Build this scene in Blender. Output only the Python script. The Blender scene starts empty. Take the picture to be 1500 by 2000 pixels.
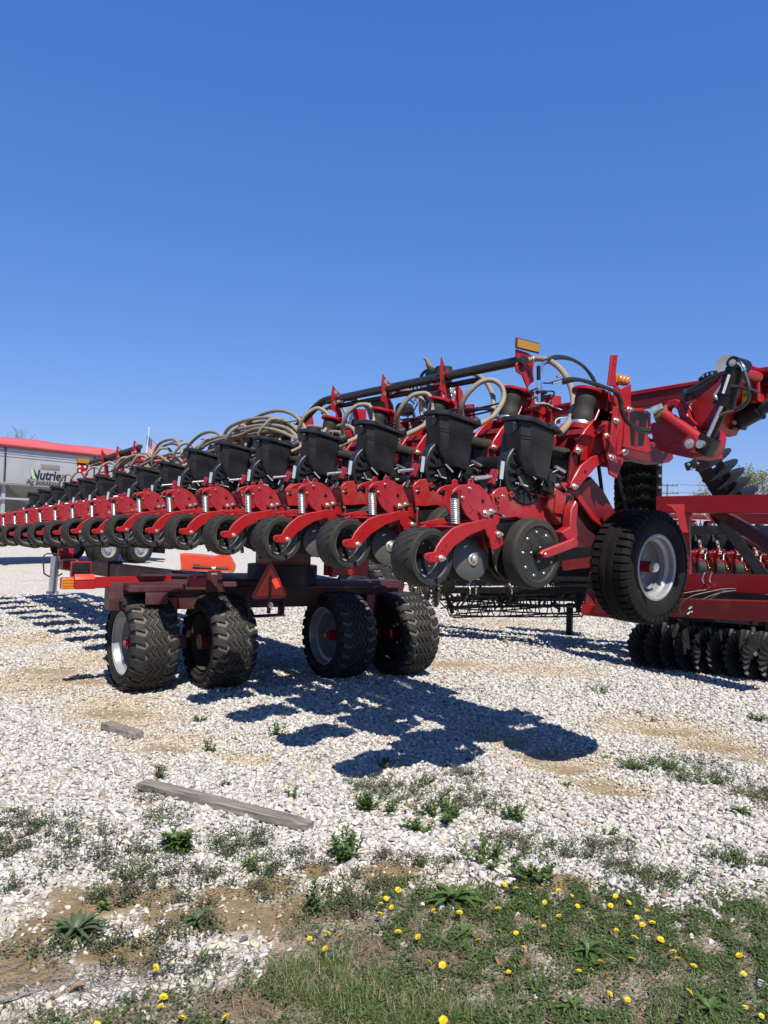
import bpy, bmesh, math, random
import numpy as np
from mathutils import Vector, Matrix, noise
R = math.radians
random.seed(7)
sc = bpy.context.scene
COL = sc.collection

# ------------------------------------------------------------------ camera
FPX = 1500.0
CAMH = 1.6
ROLL, PITCH = R(2.0), R(0.95)
_d = np.array([0, math.cos(PITCH), math.sin(PITCH)])
_r0 = np.array([1.0, 0, 0]); _u0 = np.cross(_r0, _d)
_r = _r0 * math.cos(ROLL) + _u0 * math.sin(ROLL)
_u = np.cross(_r, _d)
CAM = np.array([0, 0, CAMH])
cam = bpy.data.cameras.new('camera')
camo = bpy.data.objects.new('camera', cam); COL.objects.link(camo)
camo.matrix_world = Matrix(((_r[0], _u[0], -_d[0], 0), (_r[1], _u[1], -_d[1], 0), (_r[2], _u[2], -_d[2], CAMH), (0, 0, 0, 1)))
cam.sensor_fit = 'HORIZONTAL'; cam.sensor_width = 36; cam.lens = 36
cam.clip_start = 0.05; cam.clip_end = 6000
sc.camera = camo

# ------------------------------------------------------------------ light
SUN_AZ, SUN_EL = R(162), R(54)
w = bpy.data.worlds.new('World'); sc.world = w; w.use_nodes = True
nt = w.node_tree
bg = nt.nodes['Background']; sky = nt.nodes.new('ShaderNodeTexSky')
sky.sky_type = 'NISHITA'; sky.sun_disc = False
sky.sun_elevation = SUN_EL; sky.sun_rotation = SUN_AZ
sky.altitude = 200; sky.air_density = 1.1; sky.dust_density = 0.0; sky.ozone_density = 3.5
# grade of the clear sky: deep, even blue as the phone renders it
sep_ = nt.nodes.new('ShaderNodeSeparateColor'); com_ = nt.nodes.new('ShaderNodeCombineColor'); nt.links.new(sky.outputs[0], sep_.inputs[0])
for ch, (pw, gn) in enumerate(((0.93, 0.633), (0.68, 1.223), (0.47, 3.12))):
    p_ = nt.nodes.new('ShaderNodeMath'); p_.operation = 'POWER'; p_.inputs[1].default_value = pw; nt.links.new(sep_.outputs[ch], p_.inputs[0])
    m_ = nt.nodes.new('ShaderNodeMath'); m_.operation = 'MULTIPLY'; m_.inputs[1].default_value = gn; nt.links.new(p_.outputs[0], m_.inputs[0]); nt.links.new(m_.outputs[0], com_.inputs[ch])
nt.links.new(com_.outputs[0], bg.inputs[0]); bg.inputs[1].default_value = 0.065
sl = bpy.data.lights.new('sun', 'SUN'); so = bpy.data.objects.new('sun', sl); COL.objects.link(so)
sl.energy = 5.0; sl.angle = R(0.53); sl.color = (1.0, 0.935, 0.835)
sd = Vector((math.sin(SUN_AZ) * math.cos(SUN_EL), math.cos(SUN_AZ) * math.cos(SUN_EL), math.sin(SUN_EL)))
so.rotation_euler = sd.to_track_quat('Z', 'Y').to_euler(); so.location = (3, -6, 12)
sc.view_settings.view_transform = 'Standard'; sc.view_settings.look = 'None'
sc.view_settings.exposure = 0.75; sc.view_settings.gamma = 1.0
sc.cycles.use_denoising = True
sc.cycles.max_bounces = 6; sc.cycles.transparent_max_bounces = 8

# ------------------------------------------------------------------ frames
A = R(37.7)
O = np.array([0.494, 4.19, 0.0])
F = np.array([math.cos(A), math.sin(A), 0]); U = np.array([-math.sin(A), math.cos(A), 0])
def ray(px, py): return _d + _r * (px - 750) / FPX - _u * (py - 1000) / FPX
def gnd(px, py, z=0.0):
    v = ray(px, py); return CAM + v * ((z - CAMH) / v[2])
def at(px, py, Z): return CAM + ray(px, py) * Z
def W2L(P): q = np.asarray(P) - O; return np.array([q @ F, q @ U, q[2]])
def L2W(p): return O + F * p[0] + U * p[1] + np.array([0, 0, p[2]])
_cl = W2L(CAM)
def LY(px, py, y):
    v = ray(px, py); vl = np.array([v @ F, v @ U, v[2]]); return _cl + vl * ((y - _cl[1]) / vl[1])
def LX(px, py, x):
    v = ray(px, py); vl = np.array([v @ F, v @ U, v[2]]); return _cl + vl * ((x - _cl[0]) / vl[0])
def z4(X, Y): return 1000 + X / 3, 640 + Y / 3
def z3(X, Y): return 650 + X / 3, 650 + Y / 3

# ------------------------------------------------------------------ materials
def nn(t, kind, **kw):
    n = t.nodes.new(kind)
    for k, v in kw.items(): setattr(n, k, v)
    return n
GAIN = 0.68
def mat(name, col, rough=0.5, metal=0.0, var=0.15, scale=8.0, dirt=None, dirt_amt=0.0, bump=0.0, bscale=60.0, coat=0.0, spec=0.5, detail=6):
    if metal < 0.8: col = tuple(c * GAIN for c in col)
    if dirt: dirt = tuple(c * GAIN for c in dirt)
    m = bpy.data.materials.new(name); m.use_nodes = True
    t = m.node_tree; b = t.nodes['Principled BSDF']
    tc = nn(t, 'ShaderNodeTexCoord')
    no = nn(t, 'ShaderNodeTexNoise'); no.inputs['Scale'].default_value = scale; no.inputs['Detail'].default_value = detail
    t.links.new(tc.outputs['Object'], no.inputs['Vector'])
    hs = nn(t, 'ShaderNodeMix', data_type='RGBA')
    lo = tuple(max(0, c * (1 - var)) for c in col) + (1,); hi = tuple(min(1, c * (1 + var)) for c in col) + (1,)
    hs.inputs[6].default_value = lo; hs.inputs[7].default_value = hi
    t.links.new(no.outputs['Fac'], hs.inputs[0])
    out = hs.outputs[2]
    rr = nn(t, 'ShaderNodeMapRange'); rr.inputs[3].default_value = max(0, rough - 0.1); rr.inputs[4].default_value = min(1, rough + 0.15)
    t.links.new(no.outputs['Fac'], rr.inputs[0]); t.links.new(rr.outputs[0], b.inputs['Roughness'])
    if dirt:
        n2 = nn(t, 'ShaderNodeTexNoise'); n2.inputs['Scale'].default_value = scale * 0.6; n2.inputs['Detail'].default_value = 9; n2.inputs['Roughness'].default_value = 0.7
        t.links.new(tc.outputs['Object'], n2.inputs['Vector'])
        mr = nn(t, 'ShaderNodeMapRange'); mr.inputs[1].default_value = 0.5; mr.inputs[2].default_value = 0.75; mr.inputs[4].default_value = dirt_amt
        t.links.new(n2.outputs['Fac'], mr.inputs[0])
        m2 = nn(t, 'ShaderNodeMix', data_type='RGBA'); m2.inputs[7].default_value = tuple(dirt) + (1,)
        t.links.new(mr.outputs[0], m2.inputs[0]); t.links.new(out, m2.inputs[6]); out = m2.outputs[2]
    t.links.new(out, b.inputs['Base Color'])
    b.inputs['Metallic'].default_value = metal
    b.inputs['Specular IOR Level'].default_value = spec
    if coat: b.inputs['Coat Weight'].default_value = coat; b.inputs['Coat Roughness'].default_value = 0.2
    if bump:
        n3 = nn(t, 'ShaderNodeTexNoise'); n3.inputs['Scale'].default_value = bscale; n3.inputs['Detail'].default_value = 5
        t.links.new(tc.outputs['Object'], n3.inputs['Vector'])
        bp = nn(t, 'ShaderNodeBump'); bp.inputs['Strength'].default_value = bump; bp.inputs['Distance'].default_value = 0.01
        t.links.new(n3.outputs['Fac'], bp.inputs['Height']); t.links.new(bp.outputs[0], b.inputs['Normal'])
    return m
DUST = (0.30, 0.22, 0.14)
M = {}
M['red'] = mat('red_paint', (0.37, 0.0065, 0.010), 0.42, 0, 0.16, 5, (0.30, 0.12, 0.08), 0.28, coat=0.10, bump=0.04, spec=0.4)
M['red_dusty'] = mat('dusty_red_paint', (0.36, 0.012, 0.016), 0.45, 0, 0.15, 9, (0.30, 0.14, 0.10), 0.45, coat=0.1, bump=0.05)
M['red_plate'] = mat('dull_red_plate', (0.35, 0.014, 0.026), 0.5, 0, 0.10, 9, DUST, 0.18, bump=0.04)
M['maroon'] = mat('weathered_shaded_red_paint', (0.060, 0.008, 0.011), 0.55, 0, 0.3, 12, (0.12, 0.085, 0.065), 0.6, bump=0.08)  # weathered, dirty red paint; shade on the carriage also put into its colour
M['red_shaded'] = mat('shaded_red_paint', (0.16, 0.004, 0.006), 0.45, 0, 0.2, 7, DUST, 0.12)  # darker copy of the red paint, shade put into the colour
M['plastic'] = mat('black_plastic', (0.017, 0.019, 0.022), 0.45, 0, 0.3, 14, (0.09, 0.085, 0.08), 0.3, bump=0.06, bscale=300, spec=0.35)
M['dusty_plastic'] = mat('dusty_black_wheel_face', (0.022, 0.024, 0.024), 0.55, 0, 0.3, 16, (0.14, 0.12, 0.09), 0.65, bump=0.08, spec=0.3)
M['black'] = mat('black_paint', (0.010, 0.010, 0.012), 0.45, 0, 0.3, 12, (0.14, 0.11, 0.08), 0.15, spec=0.3)
M['dusty_black'] = mat('dusty_black_rubber', (0.032, 0.030, 0.026), 0.7, 0, 0.25, 20, (0.10, 0.082, 0.06), 0.35, bump=0.15, spec=0.25)
M['rubber'] = mat('tyre_rubber', (0.019, 0.018, 0.018), 0.7, 0, 0.25, 10, (0.085, 0.072, 0.052), 0.35, bump=0.12, bscale=90, spec=0.2)
M['lug'] = mat('tyre_tread_block', (0.030, 0.029, 0.028), 0.65, 0, 0.25, 16, (0.13, 0.11, 0.085), 0.4, bump=0.1, bscale=120, spec=0.2)
M['rubber_shaded'] = mat('shaded_tyre_rubber', (0.013, 0.0125, 0.012), 0.75, 0, 0.25, 10, (0.06, 0.05, 0.038), 0.3, bump=0.12, bscale=90, spec=0.12)  # tyre rubber darkened in colour for a tread turned from the sun
M['groove'] = mat('dusty_tread_groove', (0.13, 0.117, 0.098), 0.85, 0, 0.25, 16, (0.25, 0.21, 0.16), 0.5)
M['hose'] = mat('tan_air_hose', (0.29, 0.245, 0.175), 0.6, 0, 0.15, 14, (0.14, 0.11, 0.075), 0.7, bump=0.1, bscale=50)
M['blackhose'] = mat('black_hydraulic_hose', (0.022, 0.024, 0.027), 0.38, 0, 0.2, 20, DUST, 0.15)
M['steel'] = mat('disc_steel', (0.20, 0.195, 0.185), 0.4, 0.55, 0.15, 9, (0.22, 0.17, 0.12), 0.35, bump=0.04)
M['disc_grey'] = mat('grey_disc_steel', (0.125, 0.125, 0.122), 0.45, 0.35, 0.15, 12, (0.2, 0.17, 0.13), 0.3)
M['zinc'] = mat('zinc_bolt', (0.62, 0.60, 0.55), 0.3, 0.9, 0.15, 40)
M['chrome'] = mat('chrome', (0.75, 0.75, 0.76), 0.12, 1.0, 0.05, 10)
M['rim'] = mat('silver_rim_paint', (0.42, 0.43, 0.44), 0.32, 0.35, 0.08, 8, DUST, 0.15)
M['grey_rim'] = mat('grey_wheel_inner', (0.23, 0.235, 0.235), 0.45, 0.2, 0.15, 14, DUST, 0.35)
M['rust'] = mat('rusty_steel', (0.16, 0.115, 0.05), 0.7, 0.2, 0.3, 20, (0.12, 0.06, 0.03), 0.5)
M['discdark'] = mat('dark_disc_blade', (0.028, 0.028, 0.030), 0.5, 0.4, 0.3, 14, (0.09, 0.075, 0.06), 0.35)
M['yellow'] = mat('yellow_sticker', (0.75, 0.55, 0.03), 0.5, 0, 0.05)
M['amber'] = mat('amber_lens', (0.72, 0.22, 0.012), 0.15, 0, 0.15, 60, coat=0.6)
M['reflyellow'] = mat('amber_reflector', (0.42, 0.23, 0.025), 0.3, 0, 0.1, 60)
M['orange'] = mat('orange_paint', (0.62, 0.055, 0.014), 0.4, 0, 0.06, 6, DUST, 0.08)
M['orange_red'] = mat('orange_red_reflective', (0.95, 0.07, 0.022), 0.35, 0, 0.06, 6)
M['refl_red'] = mat('red_reflective', (0.40, 0.012, 0.012), 0.3, 0, 0.1, 60)
M['white'] = mat('white_plastic', (0.75, 0.75, 0.75), 0.4, 0, 0.05)
M['bluegrey'] = mat('pale_blue_tag', (0.45, 0.55, 0.62), 0.5, 0, 0.1, 30)
M['wood'] = mat('weathered_wood', (0.27, 0.235, 0.195), 0.85, 0, 0.3, 12, (0.12, 0.10, 0.08), 0.6, bump=0.4, bscale=40)
M['silver'] = mat('trailer_aluminium', (0.56, 0.57, 0.59), 0.42, 0.35, 0.10, 1.2, (0.30, 0.28, 0.25), 0.5)
M['silver_d'] = mat('dull_aluminium', (0.30, 0.29, 0.27), 0.55, 0.3, 0.15, 2, (0.2, 0.17, 0.13), 0.4)
M['tarp'] = mat('faded_red_tarpaulin', (0.56, 0.10, 0.115), 0.55, 0, 0.08, 1.5, (0.8, 0.3, 0.28), 0.3)
M['lens_clear'] = mat('grey_disc_blade', (0.42, 0.42, 0.40), 0.3, 0.6, 0.1, 9, (0.4, 0.15, 0.1), 0.4)
M['text_black'] = mat('black_lettering', (0.012, 0.012, 0.014), 0.5, 0, 0.05)
M['leafgreen'] = mat('green_emblem', (0.42, 0.66, 0.38), 0.5, 0, 0.05)
M['bark'] = mat('bark', (0.17, 0.14, 0.12), 0.9, 0, 0.2, 3)
M['spring_leaf'] = mat('young_leaf', (0.20, 0.22, 0.07), 0.8, 0, 0.2, 3)
M['blue'] = mat('flag_blue', (0.03, 0.045, 0.16), 0.8, 0, 0.1)
M['flagwhite'] = mat('flag_white', (0.78, 0.76, 0.74), 0.8, 0, 0.05)
M['flagred'] = mat('flag_red', (0.45, 0.03, 0.04), 0.8, 0, 0.05)
M['soilwood'] = mat('muddy_wood', (0.30, 0.22, 0.15), 0.9, 0, 0.3, 12)

# translucent leaves
def leafmat(name, col, var=0.35):
    m = mat(name, col, 0.5, 0, var, 30)
    t = m.node_tree; b = t.nodes['Principled BSDF']; o = t.nodes['Material Output']
    tr = nn(t, 'ShaderNodeBsdfTranslucent'); tr.inputs[0].default_value = (col[0] * 1.2, col[1] * 1.4, col[2], 1)
    mx = nn(t, 'ShaderNodeMixShader'); mx.inputs[0].default_value = 0.25
    t.links.new(b.outputs[0], mx.inputs[1]); t.links.new(tr.outputs[0], mx.inputs[2]); t.links.new(mx.outputs[0], o.inputs[0])
    return m
M['leaf1'] = leafmat('weed_leaf', (0.095, 0.160, 0.035))
M['leaf2'] = leafmat('rosette_leaf', (0.10, 0.145, 0.065))
M['leaf3'] = leafmat('dandelion_leaf', (0.095, 0.165, 0.036))
M['grass'] = leafmat('grass_blade', (0.14, 0.185, 0.045), 0.55)
M['drygrass'] = mat('dry_grass', (0.30, 0.24, 0.16), 0.8, 0, 0.35, 20)
M['purple'] = mat('purple_deadnettle_leaf', (0.105, 0.072, 0.062), 0.8, 0, 0.35, 30)
M['creep'] = leafmat('creeping_leaf', (0.080, 0.108, 0.036), 0.5)
M['petal'] = mat('yellow_petal', (0.85, 0.60, 0.01), 0.6, 0, 0.12, 200)
M['deadleaf'] = mat('dead_leaf', (0.30, 0.16, 0.09), 0.8, 0, 0.3, 30)
M['twig'] = mat('grey_twig', (0.22, 0.19, 0.17), 0.9, 0, 0.2, 20)

# ------------------------------------------------------------------ mesh builder
class MB:
    def __init__(s): s.bm = bmesh.new(); s.mats = []
    def mi(s, m):
        m = M[m] if isinstance(m, str) else m
        if m not in s.mats: s.mats.append(m)
        return s.mats.index(m)
    def faces(s, vs, fs, m, T=None):
        i = s.mi(m); bv = []
        for v in vs:
            v = Vector(v)
            if T is not None: v = T @ v
            bv.append(s.bm.verts.new(v))
        out = []
        for f in fs:
            try:
                fc = s.bm.faces.new([bv[k] for k in f]); fc.material_index = i; out.append(fc)
            except ValueError: pass
        return bv, out
    def box(s, c, size, m, rot=(0, 0, 0), bev=0.0):
        T = Matrix.Translation(c) @ Matrix.Rotation(rot[2], 4, 'Z') @ Matrix.Rotation(rot[1], 4, 'Y') @ Matrix.Rotation(rot[0], 4, 'X')
        x, y, z = size[0] / 2, size[1] / 2, size[2] / 2
        vs = [(-x, -y, -z), (x, -y, -z), (x, y, -z), (-x, y, -z), (-x, -y, z), (x, -y, z), (x, y, z), (-x, y, z)]
        fs = [(3, 2, 1, 0), (4, 5, 6, 7), (0, 1, 5, 4), (1, 2, 6, 5), (2, 3, 7, 6), (3, 0, 4, 7)]
        bv, ff = s.faces(vs, fs, m, T)
        if bev:
            ed = list({e for f in ff for e in f.edges})
            bmesh.ops.bevel(s.bm, geom=ed, offset=bev, segments=2, affect='EDGES', profile=0.6)
    def prism(s, poly, axis, a0, a1, m, bev=0.0035):
        """poly: (u,v) pairs; axis 'y': u=x v=z, 'x': u=y v=z, 'z': u=x v=y"""
        def P(u, v, a): return {'y': (u, a, v), 'x': (a, u, v), 'z': (u, v, a)}[axis]
        n = len(poly)
        ar = sum(poly[i][0] * poly[(i + 1) % n][1] - poly[(i + 1) % n][0] * poly[i][1] for i in range(n))
        pl = list(poly) if ar > 0 else list(poly)[::-1]
        vs = [P(u, v, a0) for u, v in pl] + [P(u, v, a1) for u, v in pl]
        fs = [tuple(range(n))[::-1], tuple(range(n, 2 * n))] + [(i, (i + 1) % n, n + (i + 1) % n, n + i) for i in range(n)]
        bv, ff = s.faces(vs, fs, m)
        if len(ff) < n + 2: return
        bmesh.ops.recalc_face_normals(s.bm, faces=ff)
        if bev:
            ed = list(set(ff[0].edges) | set(ff[1].edges))
            try: bmesh.ops.bevel(s.bm, geom=ed, offset=bev, segments=1, affect='EDGES')
            except Exception: pass
    def lathe(s, prof, c, axis, m, seg=32, a0=0.0, a1=2 * math.pi, mats=None):
        """prof: (radius, along-axis)"""
        ax = Vector(axis).normalized(); t = ax.orthogonal().normalized(); b = ax.cross(t); c = Vector(c)
        full = abs(a1 - a0 - 2 * math.pi) < 1e-6
        ns = seg if full else seg + 1
        rings = []
        for r, h in prof:
            if r < 1e-6: rings.append([s.bm.verts.new(c + ax * h)]); continue
            rings.append([s.bm.verts.new(c + ax * h + (t * math.cos(a0 + (a1 - a0) * k / seg) + b * math.sin(a0 + (a1 - a0) * k / seg)) * r) for k in range(ns)])
        for j in range(len(prof) - 1):
            i = s.mi(mats[j] if mats else m)
            p, q = rings[j], rings[j + 1]
            for k in range(seg):
                k2 = (k + 1) % ns if full else k + 1
                vv = [p[0] if len(p) == 1 else p[k], p[0] if len(p) == 1 else p[k2], q[0] if len(q) == 1 else q[k2], q[0] if len(q) == 1 else q[k]]
                u = []
                for v in vv:
                    if v not in u: u.append(v)
                if len(u) > 2:
                    try: f = s.bm.faces.new(u); f.material_index = i
                    except ValueError: pass
    def cyl(s, p0, p1, r, m, r2=None, seg=16, cap=True):
        p0, p1 = Vector(p0), Vector(p1); L = (p1 - p0).length
        if L < 1e-6: return
        r2 = r if r2 is None else r2
        s.lathe(([(0, 0)] if cap else []) + [(r, 0), (r2, L)] + ([(0, L)] if cap else []), p0, p1 - p0, m, seg)
    def tube(s, pts, r, m, seg=8, sub=6, smooth=True, cap=True, rf=None):
        P = [Vector(p) for p in pts]
        if smooth and len(P) > 2:
            Q = []
            for i in range(len(P) - 1):
                a, b, c, d = P[max(0, i - 1)], P[i], P[i + 1], P[min(len(P) - 1, i + 2)]
                for k in range(sub):
                    t = k / sub
                    Q.append(0.5 * ((2 * b) + (c - a) * t + (2 * a - 5 * b + 4 * c - d) * t * t + (3 * b - a - 3 * c + d) * t ** 3))
            Q.append(P[-1]); P = Q
        i = s.mi(m); prev = None; up = None
        for k, p in enumerate(P):
            d = (P[min(k + 1, len(P) - 1)] - P[max(k - 1, 0)]).normalized()
            if up is None: up = d.orthogonal().normalized()
            up = (up - d * up.dot(d)).normalized(); sd_ = d.cross(up)
            rr = r * (rf(k / (len(P) - 1)) if rf else 1)
            ring = [s.bm.verts.new(p + (up * math.cos(2 * math.pi * q / seg) + sd_ * math.sin(2 * math.pi * q / seg)) * rr) for q in range(seg)]
            if prev:
                for q in range(seg):
                    f = s.bm.faces.new([prev[q], prev[(q + 1) % seg], ring[(q + 1) % seg], ring[q]]); f.material_index = i
            elif cap: f = s.bm.faces.new(ring[::-1]); f.material_index = i
            prev = ring
        if cap: f = s.bm.faces.new(prev); f.material_index = i
    def bolt(s, c, axis, r=0.011, h=0.012, m='zinc'):
        ax = Vector(axis).normalized(); c = Vector(c)
        s.cyl(c, c + ax * h * 0.3, r * 1.35, m, seg=14)
        s.cyl(c + ax * h * 0.3, c + ax * h, r, m, seg=6)
        s.cyl(c + ax * h, c + ax * h * 1.6, r * 0.5, m, seg=8)
    def mesh(s, name, ang=35):
        me = bpy.data.meshes.new(name); s.bm.to_mesh(me); s.bm.free()
        for m in s.mats: me.materials.append(m)
        if ang:
            me.shade_smooth(); me.set_sharp_from_angle(angle=R(ang))
        return me
    def build(s, name, parent=None, ang=35, **kw):
        return link(name, s.mesh(name, ang), parent, **kw)
def link(name, data, parent=None, loc=None, rot=None, label=None, cat=None, group=None, kind=None):
    o = bpy.data.objects.new(name, data); COL.objects.link(o)
    if parent: o.parent = parent
    if loc is not None: o.location = loc
    if rot is not None: o.rotation_euler = rot
    tag(o, label, cat, group, kind); return o
def tag(o, label=None, cat=None, group=None, kind=None):
    if label: o['label'] = label
    if cat: o['category'] = cat
    if group: o['group'] = group
    if kind: o['kind'] = kind
    return o
def thing(name, loc, rz, label, cat, group=None): return link(name, None, None, loc, (0, 0, rz), label, cat, group)

# ------------------------------------------------------------------ ground
def sstep(a, b, x):
    t = np.clip((x - a) / (b - a), 0, 1); return t * t * (3 - 2 * t)
_ph = [(random.uniform(0.3, 1.0), random.uniform(0, 6.28), random.uniform(0, 6.28)) for _ in range(10)]
def wob(X, Y, f):
    v = 0
    for i, (a, p, q) in enumerate(_ph):
        th = i * 2.399; k = f * (0.6 + 0.35 * i)
        v = v + a * np.sin(k * (X * math.cos(th) + Y * math.sin(th)) + p + 0.7 * np.sin(k * 0.6 * (Y * math.cos(th) - X * math.sin(th)) + q))
    return v / 3.2
def gz(X, Y):
    X = np.asarray(X, float); Y = np.asarray(Y, float)
    h = 0.012 * wob(X, Y, 1.5) + 0.006 * wob(X, Y, 6) + 0.002 * wob(X, Y, 22)
    e = edge_line(X, Y)
    for p in RUTS[:8]: h = h - 0.022 * ell(X, Y, *p, soft=0.7)
    h = h + 0.03 * np.exp(-((e + 0.05) / 0.12) ** 2)
    return h * sstep(60, 20, np.hypot(X, Y))
# lower-lawn edge: signed distance, positive inside the weedy strip next to the camera
_ep = [gnd(x, y)[:2] for x, y in ((-200, 2000), (60, 1985), (330, 1930), (520, 1880), (560, 1790), (640, 1735), (800, 1725), (1000, 1722), (1150, 1730), (1290, 1765), (1330, 1790), (1400, 1745), (1500, 1735), (1700, 1750))]
_ex = np.array([p[0] for p in _ep]); _ey = np.array([p[1] for p in _ep])
_o = np.argsort(_ex); _ex, _ey = _ex[_o], _ey[_o]
def edge_line(X, Y):
    return np.interp(X, _ex, _ey, left=_ey[0], right=_ey[-1]) + 0.07 * wob(X, Y, 7) + 0.05 * wob(Y, X, 19) - Y
def ell(X, Y, px, py, rx, ry, soft=0.35):
    """mask of a ground patch given where it lies and how far it reaches"""
    c = gnd(px, py); a = np.linalg.norm(gnd(px + rx, py) - c); b = np.linalg.norm(gnd(px, py - ry) - gnd(px, py + ry)) / 2
    dd = np.sqrt(((X - c[0]) / a) ** 2 + ((Y - c[1]) / b) ** 2) + 0.35 * wob(X, Y, 7)
    return 1 - sstep(1 - soft, 1 + soft, dd)
SOIL = [(170, 1770, 110, 42), (80, 1810, 60, 40), (440, 1775, 95, 48), (310, 1760, 50, 20), (765, 1715, 70, 32), (560, 1790, 60, 50), (1090, 1735, 60, 14), (20, 1900, 130, 60), (330, 1800, 60, 25), (230, 1870, 120, 30), (620, 1700, 40, 20), (540, 1730, 50, 25), (720, 1860, 50, 30), (860, 1880, 60, 30), (480, 1960, 90, 25)]
RUTS = [(1000, 1452, 45, 9), (1050, 1475, 45, 11), (1105, 1500, 50, 12), (1160, 1527, 45, 10), (1195, 1545, 35, 8), (1310, 1428, 60, 8), (1400, 1458, 70, 10), (1470, 1482, 60, 8), (880, 1298, 50, 5), (150, 1330, 90, 8), (230, 1395, 70, 9), (320, 1465, 50, 8), (90, 1310, 60, 6), (1470, 1555, 40, 14)]
TANSTONE = [(90, 1330, 130, 28), (210, 1380, 90, 26), (60, 1250, 60, 12), (270, 1400, 100, 26), (330, 1450, 90, 22), (180, 1290, 90, 15), (900, 1300, 80, 10), (1050, 1310, 110, 12), (1110, 1490, 90, 24), (1200, 1540, 70, 16), (1290, 1420, 120, 22), (1400, 1450, 90, 20), (970, 1440, 60, 14), (1000, 1220, 90, 8), (470, 1480, 60, 12)]
def soil_mask(X, Y):
    m = 0
    for p in SOIL: m = np.maximum(m, ell(X, Y, *p))
    for p in RUTS: m = np.maximum(m, 0.78 * ell(X, Y, *p, soft=0.6))
    return m
def tan_mask(X, Y):
    m = 0
    for p in TANSTONE: m = np.maximum(m, ell(X, Y, *p, soft=0.7))
    # old wheel tracks across the lot, running off to the back
    for off in (0.0, 1.9):
        s_ = (X * U[1] - Y * U[0]) * -1
        d_ = (X - (2.1 + off)) * F[0] + (Y - 4.2) * F[1]
        m = np.maximum(m, 0.0 * d_)
    return m

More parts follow.
